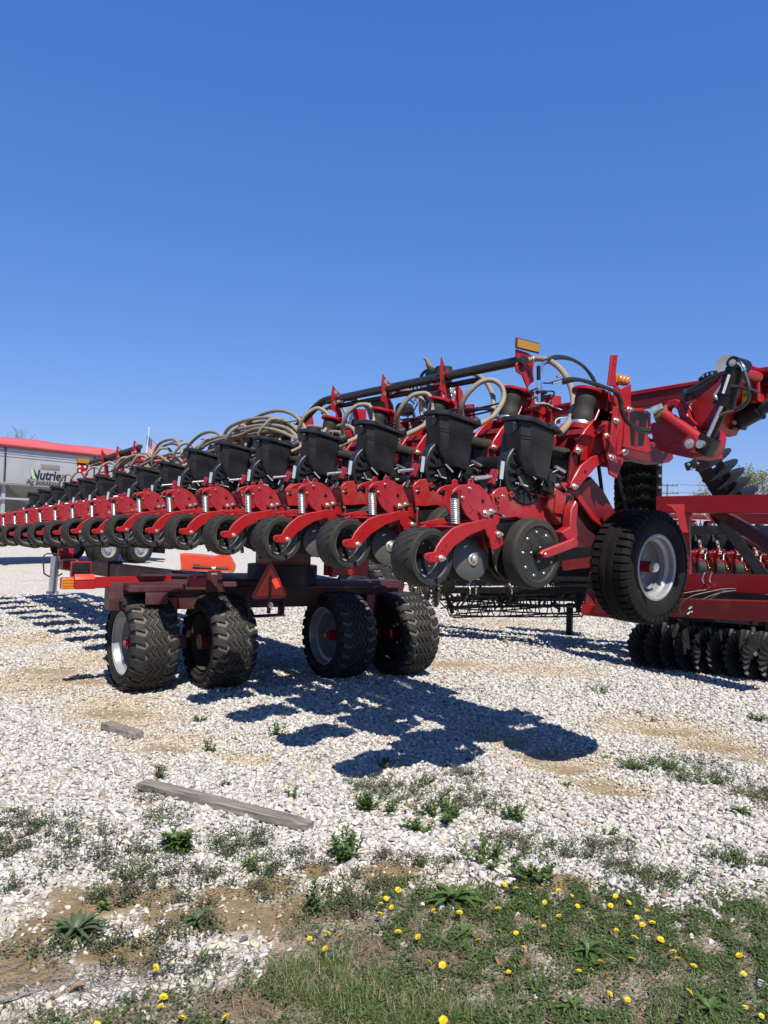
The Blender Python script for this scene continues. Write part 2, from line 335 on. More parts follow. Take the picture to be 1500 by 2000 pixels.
def make_ground():
    Ys = [-80, -40, -20, -10, -5, -2, 0, 1.0, 1.6]
    y = 2.0
    while y < 12: Ys.append(y); y += max(0.02, 0.0085 * y)
    while y < 3500: Ys.append(y); y *= 1.10
    n = 340
    t = np.linspace(-1, 1, n)
    X = []; Y = []
    for yy in Ys:
        hw = 0.62 * max(yy, 1.6) + 0.2
        far = max(60, 2.2 * abs(yy))
        xx = hw * t
        s_ = (np.abs(t) > 0.9); xx = np.where(s_, np.sign(t) * (hw * 0.9 + (np.abs(t) - 0.9) / 0.1 * (far - hw * 0.9) * ((np.abs(t) - 0.9) / 0.1) ** 2 + (np.abs(t) - 0.9) * hw * 0.2), xx)
        X.append(xx); Y.append(np.full(n, yy))
    X = np.array(X); Y = np.array(Y); Z = gz(X, Y)
    Z[Y < 1.2] *= 0
    nr = len(Ys); co = np.stack([X, Y, Z], -1).reshape(-1, 3)
    idx = np.arange(nr * n).reshape(nr, n)
    q = np.stack([idx[:-1, :-1], idx[:-1, 1:], idx[1:, 1:], idx[1:, :-1]], -1).reshape(-1, 4)
    me = bpy.data.meshes.new('ground'); me.from_pydata(co.tolist(), [], q.tolist())
    so_ = soil_mask(X, Y).ravel(); ta = tan_mask(X, Y).ravel()
    gr = (sstep(-0.03, 0.16, edge_line(X, Y)) * (0.75 + 0.25 * wob(X, Y, 11))).ravel().clip(0, 1)
    far_g = sstep(95, 120, Y.ravel())
    a = me.color_attributes.new('zones', 'FLOAT_COLOR', 'POINT')
    a.data.foreach_set('color', np.stack([so_, ta, gr, far_g], -1).ravel())
    me.shade_smooth()
    m = bpy.data.materials.new('gravel_and_soil'); m.use_nodes = True
    T = m.node_tree; b = T.nodes['Principled BSDF']; b.inputs['Roughness'].default_value = 0.9; b.inputs['Specular IOR Level'].default_value = 0.2
    tc = nn(T, 'ShaderNodeTexCoord'); at_ = nn(T, 'ShaderNodeAttribute', attribute_name='zones')
    sep = nn(T, 'ShaderNodeSeparateColor'); T.links.new(at_.outputs['Color'], sep.inputs[0])
    vo = nn(T, 'ShaderNodeTexVoronoi'); vo.inputs['Scale'].default_value = 27; vo.inputs['Randomness'].default_value = 1
    T.links.new(tc.outputs['Object'], vo.inputs['Vector'])
    # stone colour by cell
    sc2 = nn(T, 'ShaderNodeSeparateColor'); T.links.new(vo.outputs['Color'], sc2.inputs[0])
    cr = nn(T, 'ShaderNodeValToRGB'); T.links.new(sc2.outputs[0], cr.inputs[0])
    e = cr.color_ramp.elements; e[0].position = 0; e[0].color = (0.34, 0.325, 0.295, 1); e[1].position = 1; e[1].color = (0.55, 0.53, 0.49, 1)
    x = e.new(0.25); x.color = (0.48, 0.457, 0.412, 1)
    # gaps between stones: soil showing through
    ve = nn(T, 'ShaderNodeTexVoronoi', feature='DISTANCE_TO_EDGE'); ve.inputs['Scale'].default_value = 27
    T.links.new(tc.outputs['Object'], ve.inputs['Vector'])
    gp = nn(T, 'ShaderNodeMapRange'); gp.inputs[1].default_value = 0.02; gp.inputs[2].default_value = 0.10; T.links.new(ve.outputs['Distance'], gp.inputs[0])
    m1 = nn(T, 'ShaderNodeMix', data_type='RGBA'); m1.inputs[6].default_value = (0.19, 0.168, 0.138, 1)
    T.links.new(gp.outputs[0], m1.inputs[0]); T.links.new(cr.outputs[0], m1.inputs[7])
    # large-scale patches
    nl = nn(T, 'ShaderNodeTexNoise'); nl.inputs['Scale'].default_value = 0.7; nl.inputs['Detail'].default_value = 8; nl.inputs['Roughness'].default_value = 0.65
    T.links.new(tc.outputs['Object'], nl.inputs['Vector'])
    nr_ = nn(T, 'ShaderNodeMapRange'); nr_.inputs[1].default_value = 0.52; nr_.inputs[2].default_value = 0.72; nr_.inputs[4].default_value = 0.6; T.links.new(nl.outputs['Fac'], nr_.inputs[0])
    mxx = nn(T, 'ShaderNodeMath', operation='MAXIMUM'); T.links.new(nr_.outputs[0], mxx.inputs[0]); T.links.new(sep.outputs[1], mxx.inputs[1])
    m2 = nn(T, 'ShaderNodeMix', data_type='RGBA', blend_type='MULTIPLY'); m2.inputs[7].default_value = (0.96, 0.84, 0.68, 1)
    T.links.new(mxx.outputs[0], m2.inputs[0]); T.links.new(m1.outputs[2], m2.inputs[6])
    # soil
    n2 = nn(T, 'ShaderNodeTexNoise'); n2.inputs['Scale'].default_value = 18; n2.inputs['Detail'].default_value = 12; n2.inputs['Roughness'].default_value = 0.7
    T.links.new(tc.outputs['Object'], n2.inputs['Vector'])
    cs = nn(T, 'ShaderNodeValToRGB'); T.links.new(n2.outputs['Fac'], cs.inputs[0])
    e = cs.color_ramp.elements; e[0].position = 0.3; e[0].color = (0.20, 0.138, 0.072, 1); e[1].position = 0.7; e[1].color = (0.375, 0.278, 0.158, 1)
    # cracks in the dried soil
    vc = nn(T, 'ShaderNodeTexVoronoi', feature='DISTANCE_TO_EDGE'); vc.inputs['Scale'].default_value = 14; 
    nd = nn(T, 'ShaderNodeMix', data_type='RGBA'); nd.inputs[0].default_value = 0.06; T.links.new(tc.outputs['Object'], nd.inputs[6]); T.links.new(n2.outputs['Color'], nd.inputs[7])
    T.links.new(nd.outputs[2], vc.inputs['Vector'])
    ck = nn(T, 'ShaderNodeMapRange'); ck.inputs[1].default_value = 0.0; ck.inputs[2].default_value = 0.012; T.links.new(vc.outputs['Distance'], ck.inputs[0])
    m3 = nn(T, 'ShaderNodeMix', data_type='RGBA'); m3.inputs[6].default_value = (0.10, 0.07, 0.04, 1); T.links.new(ck.outputs[0], m3.inputs[0]); T.links.new(cs.outputs[0], m3.inputs[7])
    m4 = nn(T, 'ShaderNodeMix', data_type='RGBA'); T.links.new(sep.outputs[0], m4.inputs[0]); T.links.new(m2.outputs[2], m4.inputs[6]); T.links.new(m3.outputs[2], m4.inputs[7])
    # thatch and earth under the grass
    cg = nn(T, 'ShaderNodeValToRGB'); T.links.new(n2.outputs['Fac'], cg.inputs[0])
    e = cg.color_ramp.elements; e[0].position = 0.33; e[0].color = (0.055, 0.043, 0.028, 1); e[1].position = 0.66; e[1].color = (0.25, 0.195, 0.13, 1)
    m5 = nn(T, 'ShaderNodeMix', data_type='RGBA'); T.links.new(sep.outputs[2], m5.inputs[0]); T.links.new(m4.outputs[2], m5.inputs[6]); T.links.new(cg.outputs[0], m5.inputs[7])
    m6 = nn(T, 'ShaderNodeMix', data_type='RGBA'); m6.inputs[7].default_value = (0.04, 0.05, 0.02, 1); T.links.new(at_.outputs['Alpha'], m6.inputs[0]); T.links.new(m5.outputs[2], m6.inputs[6])
    T.links.new(m6.outputs[2], b.inputs['Base Color'])
    # relief
    hm = nn(T, 'ShaderNodeMapRange'); hm.inputs[1].default_value = 0; hm.inputs[2].default_value = 0.4; T.links.new(ve.outputs['Distance'], hm.inputs[0])
    ad = nn(T, 'ShaderNodeMath', operation='MULTIPLY_ADD'); T.links.new(hm.outputs[0], ad.inputs[0]); ad.inputs[1].default_value = 1.0; T.links.new(sc2.outputs[1], ad.inputs[2])
    hx = nn(T, 'ShaderNodeMix', data_type='FLOAT'); n4 = nn(T, 'ShaderNodeTexNoise'); n4.inputs['Scale'].default_value = 55; n4.inputs['Detail'].default_value = 10; n4.inputs['Roughness'].default_value = 0.75; T.links.new(tc.outputs['Object'], n4.inputs['Vector']); n5 = nn(T, 'ShaderNodeMath', operation='MULTIPLY'); n5.inputs[1].default_value = 4.0; T.links.new(n4.outputs['Fac'], n5.inputs[0]); n6 = nn(T, 'ShaderNodeMath', operation='ADD'); T.links.new(n5.outputs[0], n6.inputs[0]); T.links.new(ck.outputs[0], n6.inputs[1])
    T.links.new(sep.outputs[0], hx.inputs[0]); T.links.new(ad.outputs[0], hx.inputs[2]); T.links.new(n6.outputs[0], hx.inputs[3])
    bp = nn(T, 'ShaderNodeBump'); bp.inputs['Strength'].default_value = 0.75; bp.inputs['Distance'].default_value = 0.012
    T.links.new(hx.outputs[0], bp.inputs['Height']); T.links.new(bp.outputs[0], b.inputs['Normal'])
    me.materials.append(m)
    return link('ground', me, kind='structure')
make_ground()

def vcol_mat(name, rough=0.85, bump=0.25):
    m = bpy.data.materials.new(name); m.use_nodes = True; T = m.node_tree; b = T.nodes['Principled BSDF']
    a = nn(T, 'ShaderNodeAttribute', attribute_name='tint'); tc = nn(T, 'ShaderNodeTexCoord')
    n = nn(T, 'ShaderNodeTexNoise'); n.inputs['Scale'].default_value = 70; n.inputs['Detail'].default_value = 5; T.links.new(tc.outputs['Object'], n.inputs['Vector'])
    mr = nn(T, 'ShaderNodeMapRange'); mr.inputs[1].default_value = 0.3; mr.inputs[2].default_value = 0.7; mr.inputs[3].default_value = 0.78; mr.inputs[4].default_value = 1.1; T.links.new(n.outputs['Fac'], mr.inputs[0])
    mu = nn(T, 'ShaderNodeMix', data_type='RGBA', blend_type='MULTIPLY'); mu.inputs[0].default_value = 1; T.links.new(a.outputs['Color'], mu.inputs[6]); T.links.new(mr.outputs[0], mu.inputs[7])
    T.links.new(mu.outputs[2], b.inputs['Base Color']); b.inputs['Roughness'].default_value = rough; b.inputs['Specular IOR Level'].default_value = 0.25
    bp = nn(T, 'ShaderNodeBump'); bp.inputs['Strength'].default_value = bump; bp.inputs['Distance'].default_value = 0.006
    T.links.new(n.outputs['Fac'], bp.inputs['Height']); T.links.new(bp.outputs[0], b.inputs['Normal'])
    return m

def np_mesh(name, V, Fc, cols=None, mats=(), smooth=False, fmat=None):
    me = bpy.data.meshes.new(name)
    k = Fc.shape[1]
    me.vertices.add(len(V)); me.vertices.foreach_set('co', V.astype(np.float32).ravel())
    me.loops.add(Fc.size); me.loops.foreach_set('vertex_index', Fc.astype(np.int32).ravel())
    me.polygons.add(len(Fc)); me.polygons.foreach_set('loop_start', (np.arange(len(Fc)) * k).astype(np.int32))
    if fmat is not None: me.polygons.foreach_set('material_index', fmat.astype(np.int32))
    me.update(calc_edges=True)
    if cols is not None:
        a = me.color_attributes.new('tint', 'FLOAT_COLOR', 'POINT')
        a.data.foreach_set('color', np.concatenate([cols, np.ones((len(cols), 1))], 1).astype(np.float32).ravel())
    for m in mats: me.materials.append(m)
    if smooth: me.shade_smooth()
    return me

def gravel(name, bands, SUBD, seed):
    rng = np.random.default_rng(seed)
    bm = bmesh.new(); bmesh.ops.create_icosphere(bm, subdivisions=SUBD, radius=1)
    bv = np.array([v.co[:] for v in bm.verts]); bf = np.array([[v.index for v in f.verts] for f in bm.faces]); bm.free()
    P = []; S = []
    def scatter(y0, y1, dens, smin, smax):
        n = int(dens * (0.62 * (y0 + y1)) * (y1 - y0) * 1.0)
        Y = np.sqrt(rng.uniform(y0 ** 2, y1 ** 2, n)); X = rng.uniform(-0.62, 0.62, n) * Y
        s = smin + (smax - smin) * rng.beta(1.6, 3.2, n)
        P.append(np.stack([X, Y], 1)); S.append(s)
    for q_ in bands: scatter(*q_)
    P = np.concatenate(P); S = np.concatenate(S)
    X, Y = P[:, 0], P[:, 1]
    so_, ta = soil_mask(X, Y), tan_mask(X, Y); ed = edge_line(X, Y)
    keep = rng.uniform(size=len(X)) < (1 - 0.86 * so_) * np.where(ed > 0, np.exp(-ed / 0.07) * 0.8 + 0.006, 1) * (1 - 0.18 * ta)
    # thinner towards the bare lower left corner
    ll = ell(X, Y, 60, 1960, 420, 120)
    keep &= rng.uniform(size=len(X)) < 1 - 0.72 * ll
    P, S, ta, X, Y = P[keep], S[keep], ta[keep], X[keep], Y[keep]
    S = S * (1 - 0.3 * ta) * (1 - 0.45 * soil_mask(X, Y) * (rng.uniform(size=len(X)) < 0.85))
    n = len(P)
    # 24 base shapes
    shp = []
    for i in range(32):
        v = bv * (rng.uniform(0.72, 1.28, (len(bv), 1)) if SUBD == 1 else 1.25)
        for _ in range(2 if SUBD == 1 else 9):
            nrm = rng.normal(size=3); nrm /= np.linalg.norm(nrm); dd = v @ nrm; v = v - np.outer(np.maximum(dd - rng.uniform(0.55, 0.85), 0), nrm)
        v = v * np.array([1.25, rng.uniform(0.65, 1.0), rng.uniform(0.38, 0.72)])
        shp.append(v)
    shp = np.array(shp)[rng.integers(0, 32, n)]
    yaw = rng.uniform(0, 6.283, n); tl = rng.normal(0, 0.35, (n, 2))
    cz, sz = np.cos(yaw), np.sin(yaw); cx, sx = np.cos(tl[:, 0]), np.sin(tl[:, 0]); cy, sy = np.cos(tl[:, 1]), np.sin(tl[:, 1])
    Rz = np.zeros((n, 3, 3)); Rz[:, 0, 0] = cz; Rz[:, 0, 1] = -sz; Rz[:, 1, 0] = sz; Rz[:, 1, 1] = cz; Rz[:, 2, 2] = 1
    Rx = np.zeros((n, 3, 3)); Rx[:, 0, 0] = 1; Rx[:, 1, 1] = cx; Rx[:, 1, 2] = -sx; Rx[:, 2, 1] = sx; Rx[:, 2, 2] = cx
    Ry = np.zeros((n, 3, 3)); Ry[:, 1, 1] = 1; Ry[:, 0, 0] = cy; Ry[:, 0, 2] = sy; Ry[:, 2, 0] = -sy; Ry[:, 2, 2] = cy
    RR = np.einsum('nij,njk,nkl->nil', Rx, Ry, Rz)
    V = np.einsum('nij,nvj->nvi', RR, shp) * S[:, None, None]
    V[:, :, 0] += X[:, None]; V[:, :, 1] += Y[:, None]
    V[:, :, 2] += (gz(X, Y) + S * rng.uniform(-0.15, 0.60, n))[:, None]
    base = np.stack([0.19 + 0.33 * rng.beta(2.2, 1.4, n)] * 3, 1) * np.array([1.0, 0.970, 0.910])
    pick = rng.uniform(size=n)
    base[pick < 0.10] *= np.array([0.78, 0.77, 0.76])
    base[(pick > 0.10) & (pick < 0.18)] *= np.array([1.0, 0.90, 0.74])
    base[(pick > 0.18) & (pick < 0.195)] = np.array([0.27, 0.165, 0.10])
    base[(pick > 0.195) & (pick < 0.205)] = np.array([0.10, 0.09, 0.085])
    dirty = np.clip(ta * 0.85 + 0.35 * soil_near(X, Y) + 0.25 * np.clip(wob(X, Y, 2.2), 0, 1), 0, 1)[:, None]
    base = base * (1 - dirty) + base * np.array([0.96, 0.85, 0.69]) * dirty
    C = np.repeat(base[:, None, :], len(bv), 1).reshape(-1, 3)
    Fc = (bf[None] + (np.arange(n) * len(bv))[:, None, None]).reshape(-1, 3)
    me = np_mesh(name, V.reshape(-1, 3), Fc, C, [STONE])
    link(name, me, kind='stuff')
    print('stones', n)
def soil_near(X, Y):
    m = 0
    for p in SOIL: m = np.maximum(m, ell(X, Y, p[0], p[1], p[2] * 1.5, p[3] * 1.7, soft=0.6))
    return m
STONE = vcol_mat('limestone_chip')
gravel('gravel', ((2.2, 4.4, 2700, 0.007, 0.026),), 2, 3)
gravel('far_gravel', ((4.4, 6.5, 2500, 0.0085, 0.027), (6.5, 9.5, 1300, 0.012, 0.030), (9.5, 15, 520, 0.018, 0.038)), 1, 4)

# ------------------------------------------------------------------ wheels
def tyre_profile(Rt, Rr, W, sh=0.06, n=5):
    """closed section of a tyre, from inner bead to outer bead: (radius, along)"""
    h = W / 2; p = [(Rr, -h * 0.80), (Rr + 0.02, -h * 0.90), (Rr + (Rt - Rr) * 0.45, -h * 1.0), (Rt - sh, -h * 0.97), (Rt - sh * 0.25, -h * 0.86)]
    for k in range(n + 1):
        t = -1 + 2 * k / n; p.append((Rt - 0.018 * t * t, h * 0.78 * t))
    p += [(r, -a) for r, a in p[:5][::-1]]
    return p
def flotation_tyre():
    """wide zig-zag tread tyre, axis = local x, centre at origin"""
    Rt, Rr, W = 0.445, 0.285, 0.435
    b = MB()
    b.lathe(tyre_profile(Rt - 0.012, Rr, W, 0.07, 8), (0, 0, 0), (1, 0, 0), 'rubber', 72,
            mats=['rubber'] * 4 + ['groove'] * 10 + ['rubber'] * 4)
    def pt(a, x, r): return (x, r * math.cos(a), r * math.sin(a))
    def surf(x): return Rt - 0.012 - 0.02 * (x / (W / 2)) ** 2 - 0.10 * max(0, abs(x) / (W / 2) - 0.80) ** 1.3
    nz = 24
    i = b.mi('lug')
    # three zig-zag ribs
    for x0 in (-0.078, -0.026, 0.026, 0.078):
        wd = 0.0165; prev = None; first = None
        for k in range(nz * 2 + 1):
            a = math.pi * k / nz; dx = (0.021 if k % 2 else -0.021)
            ring = []
            for xx, dr in ((x0 + dx - wd * 1.15, -0.001), (x0 + dx - wd, 0.016), (x0 + dx + wd, 0.016), (x0 + dx + wd * 1.15, -0.001)):
                ring.append(b.bm.verts.new(pt(a, xx, surf(xx) + dr)))
            if prev:
                for q in range(3):
                    f = b.bm.faces.new([prev[q], ring[q], ring[q + 1], prev[q + 1]]); f.material_index = i
            prev = ring
    # shoulder blocks
    for s in (-1, 1):
        for k in range(nz):
            a0 = 2 * math.pi * (k + (0.0 if s < 0 else 0.5)) / nz
            hw = 0.30 * 2 * math.pi / nz; rows = []
            for xx, dr, sk in ((0.112, 0.016, 0.55), (0.16, 0.016, 0.2), (0.190, 0.015, 0.0), (0.211, 0.006, 0.0), (0.222, -0.012, 0.0)):
                da = sk * 0.12
                rows.append([pt(a0 - hw + da, s * xx, surf(xx) + dr), pt(a0 + hw + da, s * xx, surf(xx) + dr),
                             pt(a0 - hw * 1.12 + da, s * xx, surf(xx) - 0.012), pt(a0 + hw * 1.12 + da, s * xx, surf(xx) - 0.012)])
            vs = [v for r_ in rows for v in r_]; fs = []
            for q in range(4):
                o = 4 * q
                fs += [(o, o + 1, o + 5, o + 4), (o + 2, o, o + 4, o + 6), (o + 1, o + 3, o + 7, o + 5)]
            fs += [(2, 3, 1, 0)]
            b.faces(vs, fs, 'lug')
    # sidewall ring ridges
    for s in (-1, 1):
        b.lathe([(Rr + 0.008, 0), (Rr + 0.012, 0.006 * s), (Rr + 0.022, 0.006 * s), (Rr + 0.026, 0)], (s * W / 2 * 0.91, 0, 0), (1, 0, 0), 'rubber', 64)
    bmesh.ops.recalc_face_normals(b.bm, faces=b.bm.faces)
    return b.mesh('tyre', 30)
def flotation_rim(paint='rim'):
    Rr, h = 0.285, 0.175
    b = MB()
    # outer lip towards -x, dished centre set deep
    b.lathe([(Rr + 0.012, -h - 0.012), (Rr + 0.014, -h + 0.0), (Rr - 0.002, -h + 0.006), (Rr - 0.012, -h - 0.006), (Rr - 0.006, -h - 0.016), (Rr + 0.012, -h - 0.012)], (0, 0, 0), (1, 0, 0), paint, 56)
    b.lathe([(Rr - 0.008, -h), (Rr - 0.022, -h + 0.05), (Rr - 0.05, -h + 0.062), (Rr - 0.052, -h + 0.13), (Rr - 0.032, -h + 0.15), (Rr - 0.03, h - 0.12), (Rr - 0.02, h)], (0, 0, 0), (1, 0, 0), paint, 56)
    b.lathe([(Rr - 0.03, 0.04), (0.17, 0.065), (0.11, 0.045), (0.0, 0.045)], (0, 0, 0), (1, 0, 0), paint, 56)
    b.cyl((0.05, 0, 0), (-0.14, 0, 0), 0.062, 'red', r2=0.052, seg=24)
    b.cyl((-0.14, 0, 0), (-0.165, 0, 0), 0.04, 'red', r2=0.03, seg=24)
    for k in range(8):
        a = 2 * math.pi * k / 8; b.bolt((0.045, 0.10 * math.cos(a), 0.10 * math.sin(a)), (-1, 0, 0), 0.013, 0.03)
    b.cyl((0.05, 0, 0), (0.20, 0, 0), 0.07, 'red_shaded', seg=20)
    return b.mesh('rim', 35)

# ------------------------------------------------------------------ row unit, drawn around its closing-arm plate centre
# x runs towards the toolbar, y along the toolbar, z up
def unit_parts():
    P = {}
    # main head casting
    b = MB()
    fr = [(0.078, 0.047), (0.094, 0.069), (0.129, 0.091), (0.182, 0.1), (0.261, 0.094), (0.368, 0.079), (0.518, 0.061), (0.539, 0.031), (0.60, -0.085), (0.51, -0.088), (0.362, -0.084), (0.28, -0.066), (0.177, -0.078), (0.106, -0.080), (0.085, 0.01)]
    b.prism(fr, 'y', -0.05, -0.038, 'red_dusty', 0.004)
    b.prism([(x * 0.985 + 0.005, z * 0.93 - 0.003) for x, z in fr], 'y', -0.038, 0.062, 'red', 0)
    b.prism([(x * 0.96 + 0.014, z * 0.8 - 0.01) for x, z in fr], 'y', 0.074, 0.17, 'red_shaded', 0.004)
    b.box((0.30, 0.02, -0.14), (0.34, 0.10, 0.14), 'black', bev=0.01)
    b.prism(fr, 'y', 0.062, 0.074, 'red', 0.004)
    for c in ((0.114, 0.034), (0.22, 0.061)):
        b.cyl((c[0], -0.05, c[1]), (c[0], -0.066, c[1]), 0.017, 'red_dusty', seg=20); b.cyl((c[0], -0.066, c[1]), (c[0], -0.0665, c[1]), 0.008, 'black', seg=12)
    b.box((0.44, -0.055, 0.066), (0.17, 0.03, 0.012), 'red_dusty', (0, R(7), 0), 0.003)
    cs = [(0.50, 0.072), (0.555, 0.115), (0.625, 0.092), (0.651, 0.023), (0.643, -0.088), (0.61, -0.10), (0.55, -0.05), (0.50, 0.0)]
    b.prism(cs, 'y', -0.095, 0.115, 'red_dusty', 0.008)
    b.box((0.585, -0.103, 0.02), (0.09, 0.014, 0.11), 'red_dusty', (0, R(4), 0), 0.005)
    b.cyl((0.56, -0.06, 0.125), (0.69, -0.06, 0.135), 0.022, 'red_dusty', seg=18)
    b.cyl((0.66, -0.11, 0.05), (0.66, 0.12, 0.05), 0.026, 'black', seg=18)
    b.prism([(0.10, -0.06), (0.60, -0.06), (0.62, -0.17), (0.50, -0.22), (0.30, -0.30), (0.24, -0.30), (0.20, -0.20), (0.10, -0.15)], 'y', -0.014, 0.03, 'red_shaded', 0.003)
    b.box((0.66, 0.01, -0.02), (0.06, 0.22, 0.22), 'red_shaded', bev=0.006)
    b.tube([(0.06, 0.0, 0.035), (0.09, 0.0, 0.085), (0.16, 0.0, 0.118), (0.27, 0.0, 0.115), (0.40, 0.0, 0.098), (0.53, 0.0, 0.075)], 0.017, 'plastic', 10)
    P['head'] = b.mesh('head_casting', 35)
    # closing arm assembly (plate + curved arm)
    b = MB()
    pl = [(-0.255, 0.032), (-0.251, 0.054), (-0.227, 0.074), (-0.183, 0.089), (-0.143, 0.095), (-0.139, 0.12), (-0.125, 0.127), (-0.105, 0.122), (-0.098, 0.1), (-0.063, 0.096), (-0.014, 0.069), (0.023, 0.033), (0.049, -0.008), (0.069, -0.046), (0.065, -0.084), (0.011, -0.099), (-0.065, -0.105), (-0.106, -0.1), (-0.153, -0.066), (-0.177, -0.034), (-0.19, 0.002), (-0.186, 0.035), (-0.187, 0.056), (-0.215, 0.058), (-0.234, 0.047)]
    b.prism(pl, 'y', -0.092, -0.080, 'red_plate', 0.003)
    b.prism([(x + 0.004, z) for x, z in pl], 'y', 0.035, 0.047, 'red', 0.003)
    b.cyl((-0.06, -0.08, 0.0), (-0.06, 0.035, 0.0), 0.045, 'red_shaded', seg=16)
    ar = [(-0.441, -0.288), (-0.437, -0.272), (-0.413, -0.266), (-0.377, -0.262), (-0.362, -0.232), (-0.327, -0.192), (-0.264, -0.143), (-0.193, -0.118), (-0.08, -0.096), (-0.005, -0.078), (0.032, -0.085), (0.05, -0.127), (0.088, -0.146), (0.114, -0.185), (0.122, -0.215), (0.092, -0.236), (0.039, -0.254), (0.026, -0.229), (0.012, -0.187), (-0.013, -0.162), (-0.02, -0.139), (-0.06, -0.15), (-0.134, -0.173), (-0.178, -0.198), (-0.238, -0.231), (-0.275, -0.264), (-0.311, -0.3), (-0.343, -0.316), (-0.411, -0.316), (-0.435, -0.304)]
    b.prism(ar, 'y', -0.108, -0.0945, 'red', 0.0035)
    b.prism([p_ for p_ in ar if p_[0] > -0.27] , 'y', 0.150, 0.163, 'red', 0.003)
    b.box((-0.02, 0.03, -0.11), (0.10, 0.24, 0.05), 'red_shaded', (0, R(-8), 0), 0.004)
    b.prism([(0.0, -0.08), (0.05, -0.09), (0.115, -0.185), (0.115, -0.215), (0.04, -0.25), (0.02, -0.17)], 'y', -0.05, 0.06, 'red_shaded', 0.003)
    b.prism([(-0.33, -0.118), (-0.19, -0.090), (-0.13, -0.088), (-0.13, -0.115), (-0.32, -0.128)], 'y', 0.07, 0.085, 'red', 0.002)
    b.box((-0.17, 0.0, -0.122), (0.14, 0.18, 0.01), 'red', (0, R(-13), 0), 0.002)
    for c, rr in (((-0.015, -0.055), 0.015), ((0.029, -0.043), 0.012), ((0.077, -0.164), 0.013)):
        b.bolt((c[0], -0.108 if c[1] < -0.1 else -0.092, c[1]), (0, -1, 0), rr, 0.02)
    b.cyl((-0.055, -0.092, -0.052), (-0.055, -0.11, -0.052), 0.014, 'red_plate', seg=16)
    b.cyl((0.06, -0.06, -0.085), (0.06, -0.10, -0.085), 0.03, 'red', seg=22)
    for c in ((-0.186, 0.023), (-0.137, 0.073), (0.115, 0.045)):
        b.bolt((c[0], -0.092, c[1]), (0, -1, 0), 0.006, 0.012)
    b.cyl((0.03, -0.10, -0.045), (0.12, -0.09, -0.062), 0.006, 'black', seg=8)
    b.cyl((0.115, -0.09, -0.062), (0.135, -0.088, -0.066), 0.010, 'zinc', seg=10)
    for c, r_ in (((-0.033, 0.009), 0.012), ((-0.121, -0.024), 0.0045), ((-0.109, -0.04), 0.0045), ((-0.12, -0.057), 0.0045), ((-0.123, 0.112), 0.006), ((-0.225, 0.05), 0.005)):
        b.cyl((c[0], -0.0918, c[1]), (c[0], -0.0927, c[1]), r_, 'black', seg=16)
    for c in ((-0.301, -0.23), (-0.324, -0.258), (0.066, -0.19), (0.06, -0.205), (-0.42, -0.29)):
        b.cyl((c[0], -0.1078, c[1]), (c[0], -0.1088, c[1]), 0.005, 'black', seg=12)
    P['closing_arm'] = b.mesh('closing_arm', 35)
    # coil spring
    b = MB(); tn = 12; N = tn * 14
    pts = []
    for k in range(N + 1):
        t = k / N; a = 2 * math.pi * tn * t
        pts.append((-0.214 + 0.013 * t + 0.021 * math.cos(a), -0.066 + 0.021 * math.sin(a), 0.018 - 0.135 * t))
    b.tube(pts, 0.0048, 'zinc', 6, smooth=False)
    b.cyl((-0.216, -0.066, 0.048), (-0.214, -0.066, 0.015), 0.019, 'black', seg=14)
    b.cyl((-0.216, -0.066, 0.03), (-0.201, -0.066, -0.125), 0.010, 'black', seg=10)
    P['coil_spring'] = b.mesh('coil_spring', 60)
    # wide press wheel
    b = MB(); c = (-0.335, 0.040, -0.294); Rw, rr, hw = 0.152, 0.113, 0.083
    b.lathe([(rr, -hw), (rr + 0.004, -hw - 0.004), (rr + 0.028, -hw - 0.004), (Rw - 0.008, -hw + 0.002), (Rw - 0.002, -hw + 0.012), (Rw + 0.001, -hw * 0.5), (Rw + 0.002, 0), (Rw + 0.001, hw * 0.5), (Rw - 0.004, hw - 0.008), (Rw - 0.01, hw), (rr, hw)], c, (0, 1, 0), 'dusty_black', 48)
    b.lathe([(rr, -hw + 0.001), (rr - 0.004, -hw + 0.002), (rr - 0.010, -hw + 0.05), (rr - 0.02, -hw + 0.07), (0.05, -hw + 0.085), (0.0, -hw + 0.085)], c, (0, 1, 0), 'grey_rim', 48, mats=['grey_rim', 'grey_rim', 'grey_rim', 'black', 'black'])
    b.lathe([(rr, hw - 0.001), (0.0, hw - 0.03)], c, (0, 1, 0), 'black', 48)
    for k in range(20):        # slanted shallow sipes across the tread
        a = 2 * math.pi * k / 20; L = []
        for q in range(6):
            t = q / 5; aa = a + 0.55 * t; y = -hw * 0.85 + hw * 1.7 * t
            L.append((c[0] + (Rw + 0.0008) * math.cos(aa), c[1] + y, c[2] + (Rw + 0.0008) * math.sin(aa)))
        b.tube(L, 0.0022, 'black', 4, smooth=False)
    for k in range(8):
        a = 2 * math.pi * k / 8; b.bolt((c[0] + 0.07 * math.cos(a), c[1] - hw + 0.082, c[2] + 0.07 * math.sin(a)), (0, -1, 0), 0.005, 0.006)
    b.cyl((c[0], c[1] - hw + 0.08, c[2]), (c[0], -0.096, c[2]), 0.014, 'black', seg=14)
    b.bolt((c[0], -0.108, c[2]), (0, -1, 0), 0.013, 0.022)
    P['press_wheel'] = b.mesh('press_wheel', 35)
    # closing discs
    b = MB()
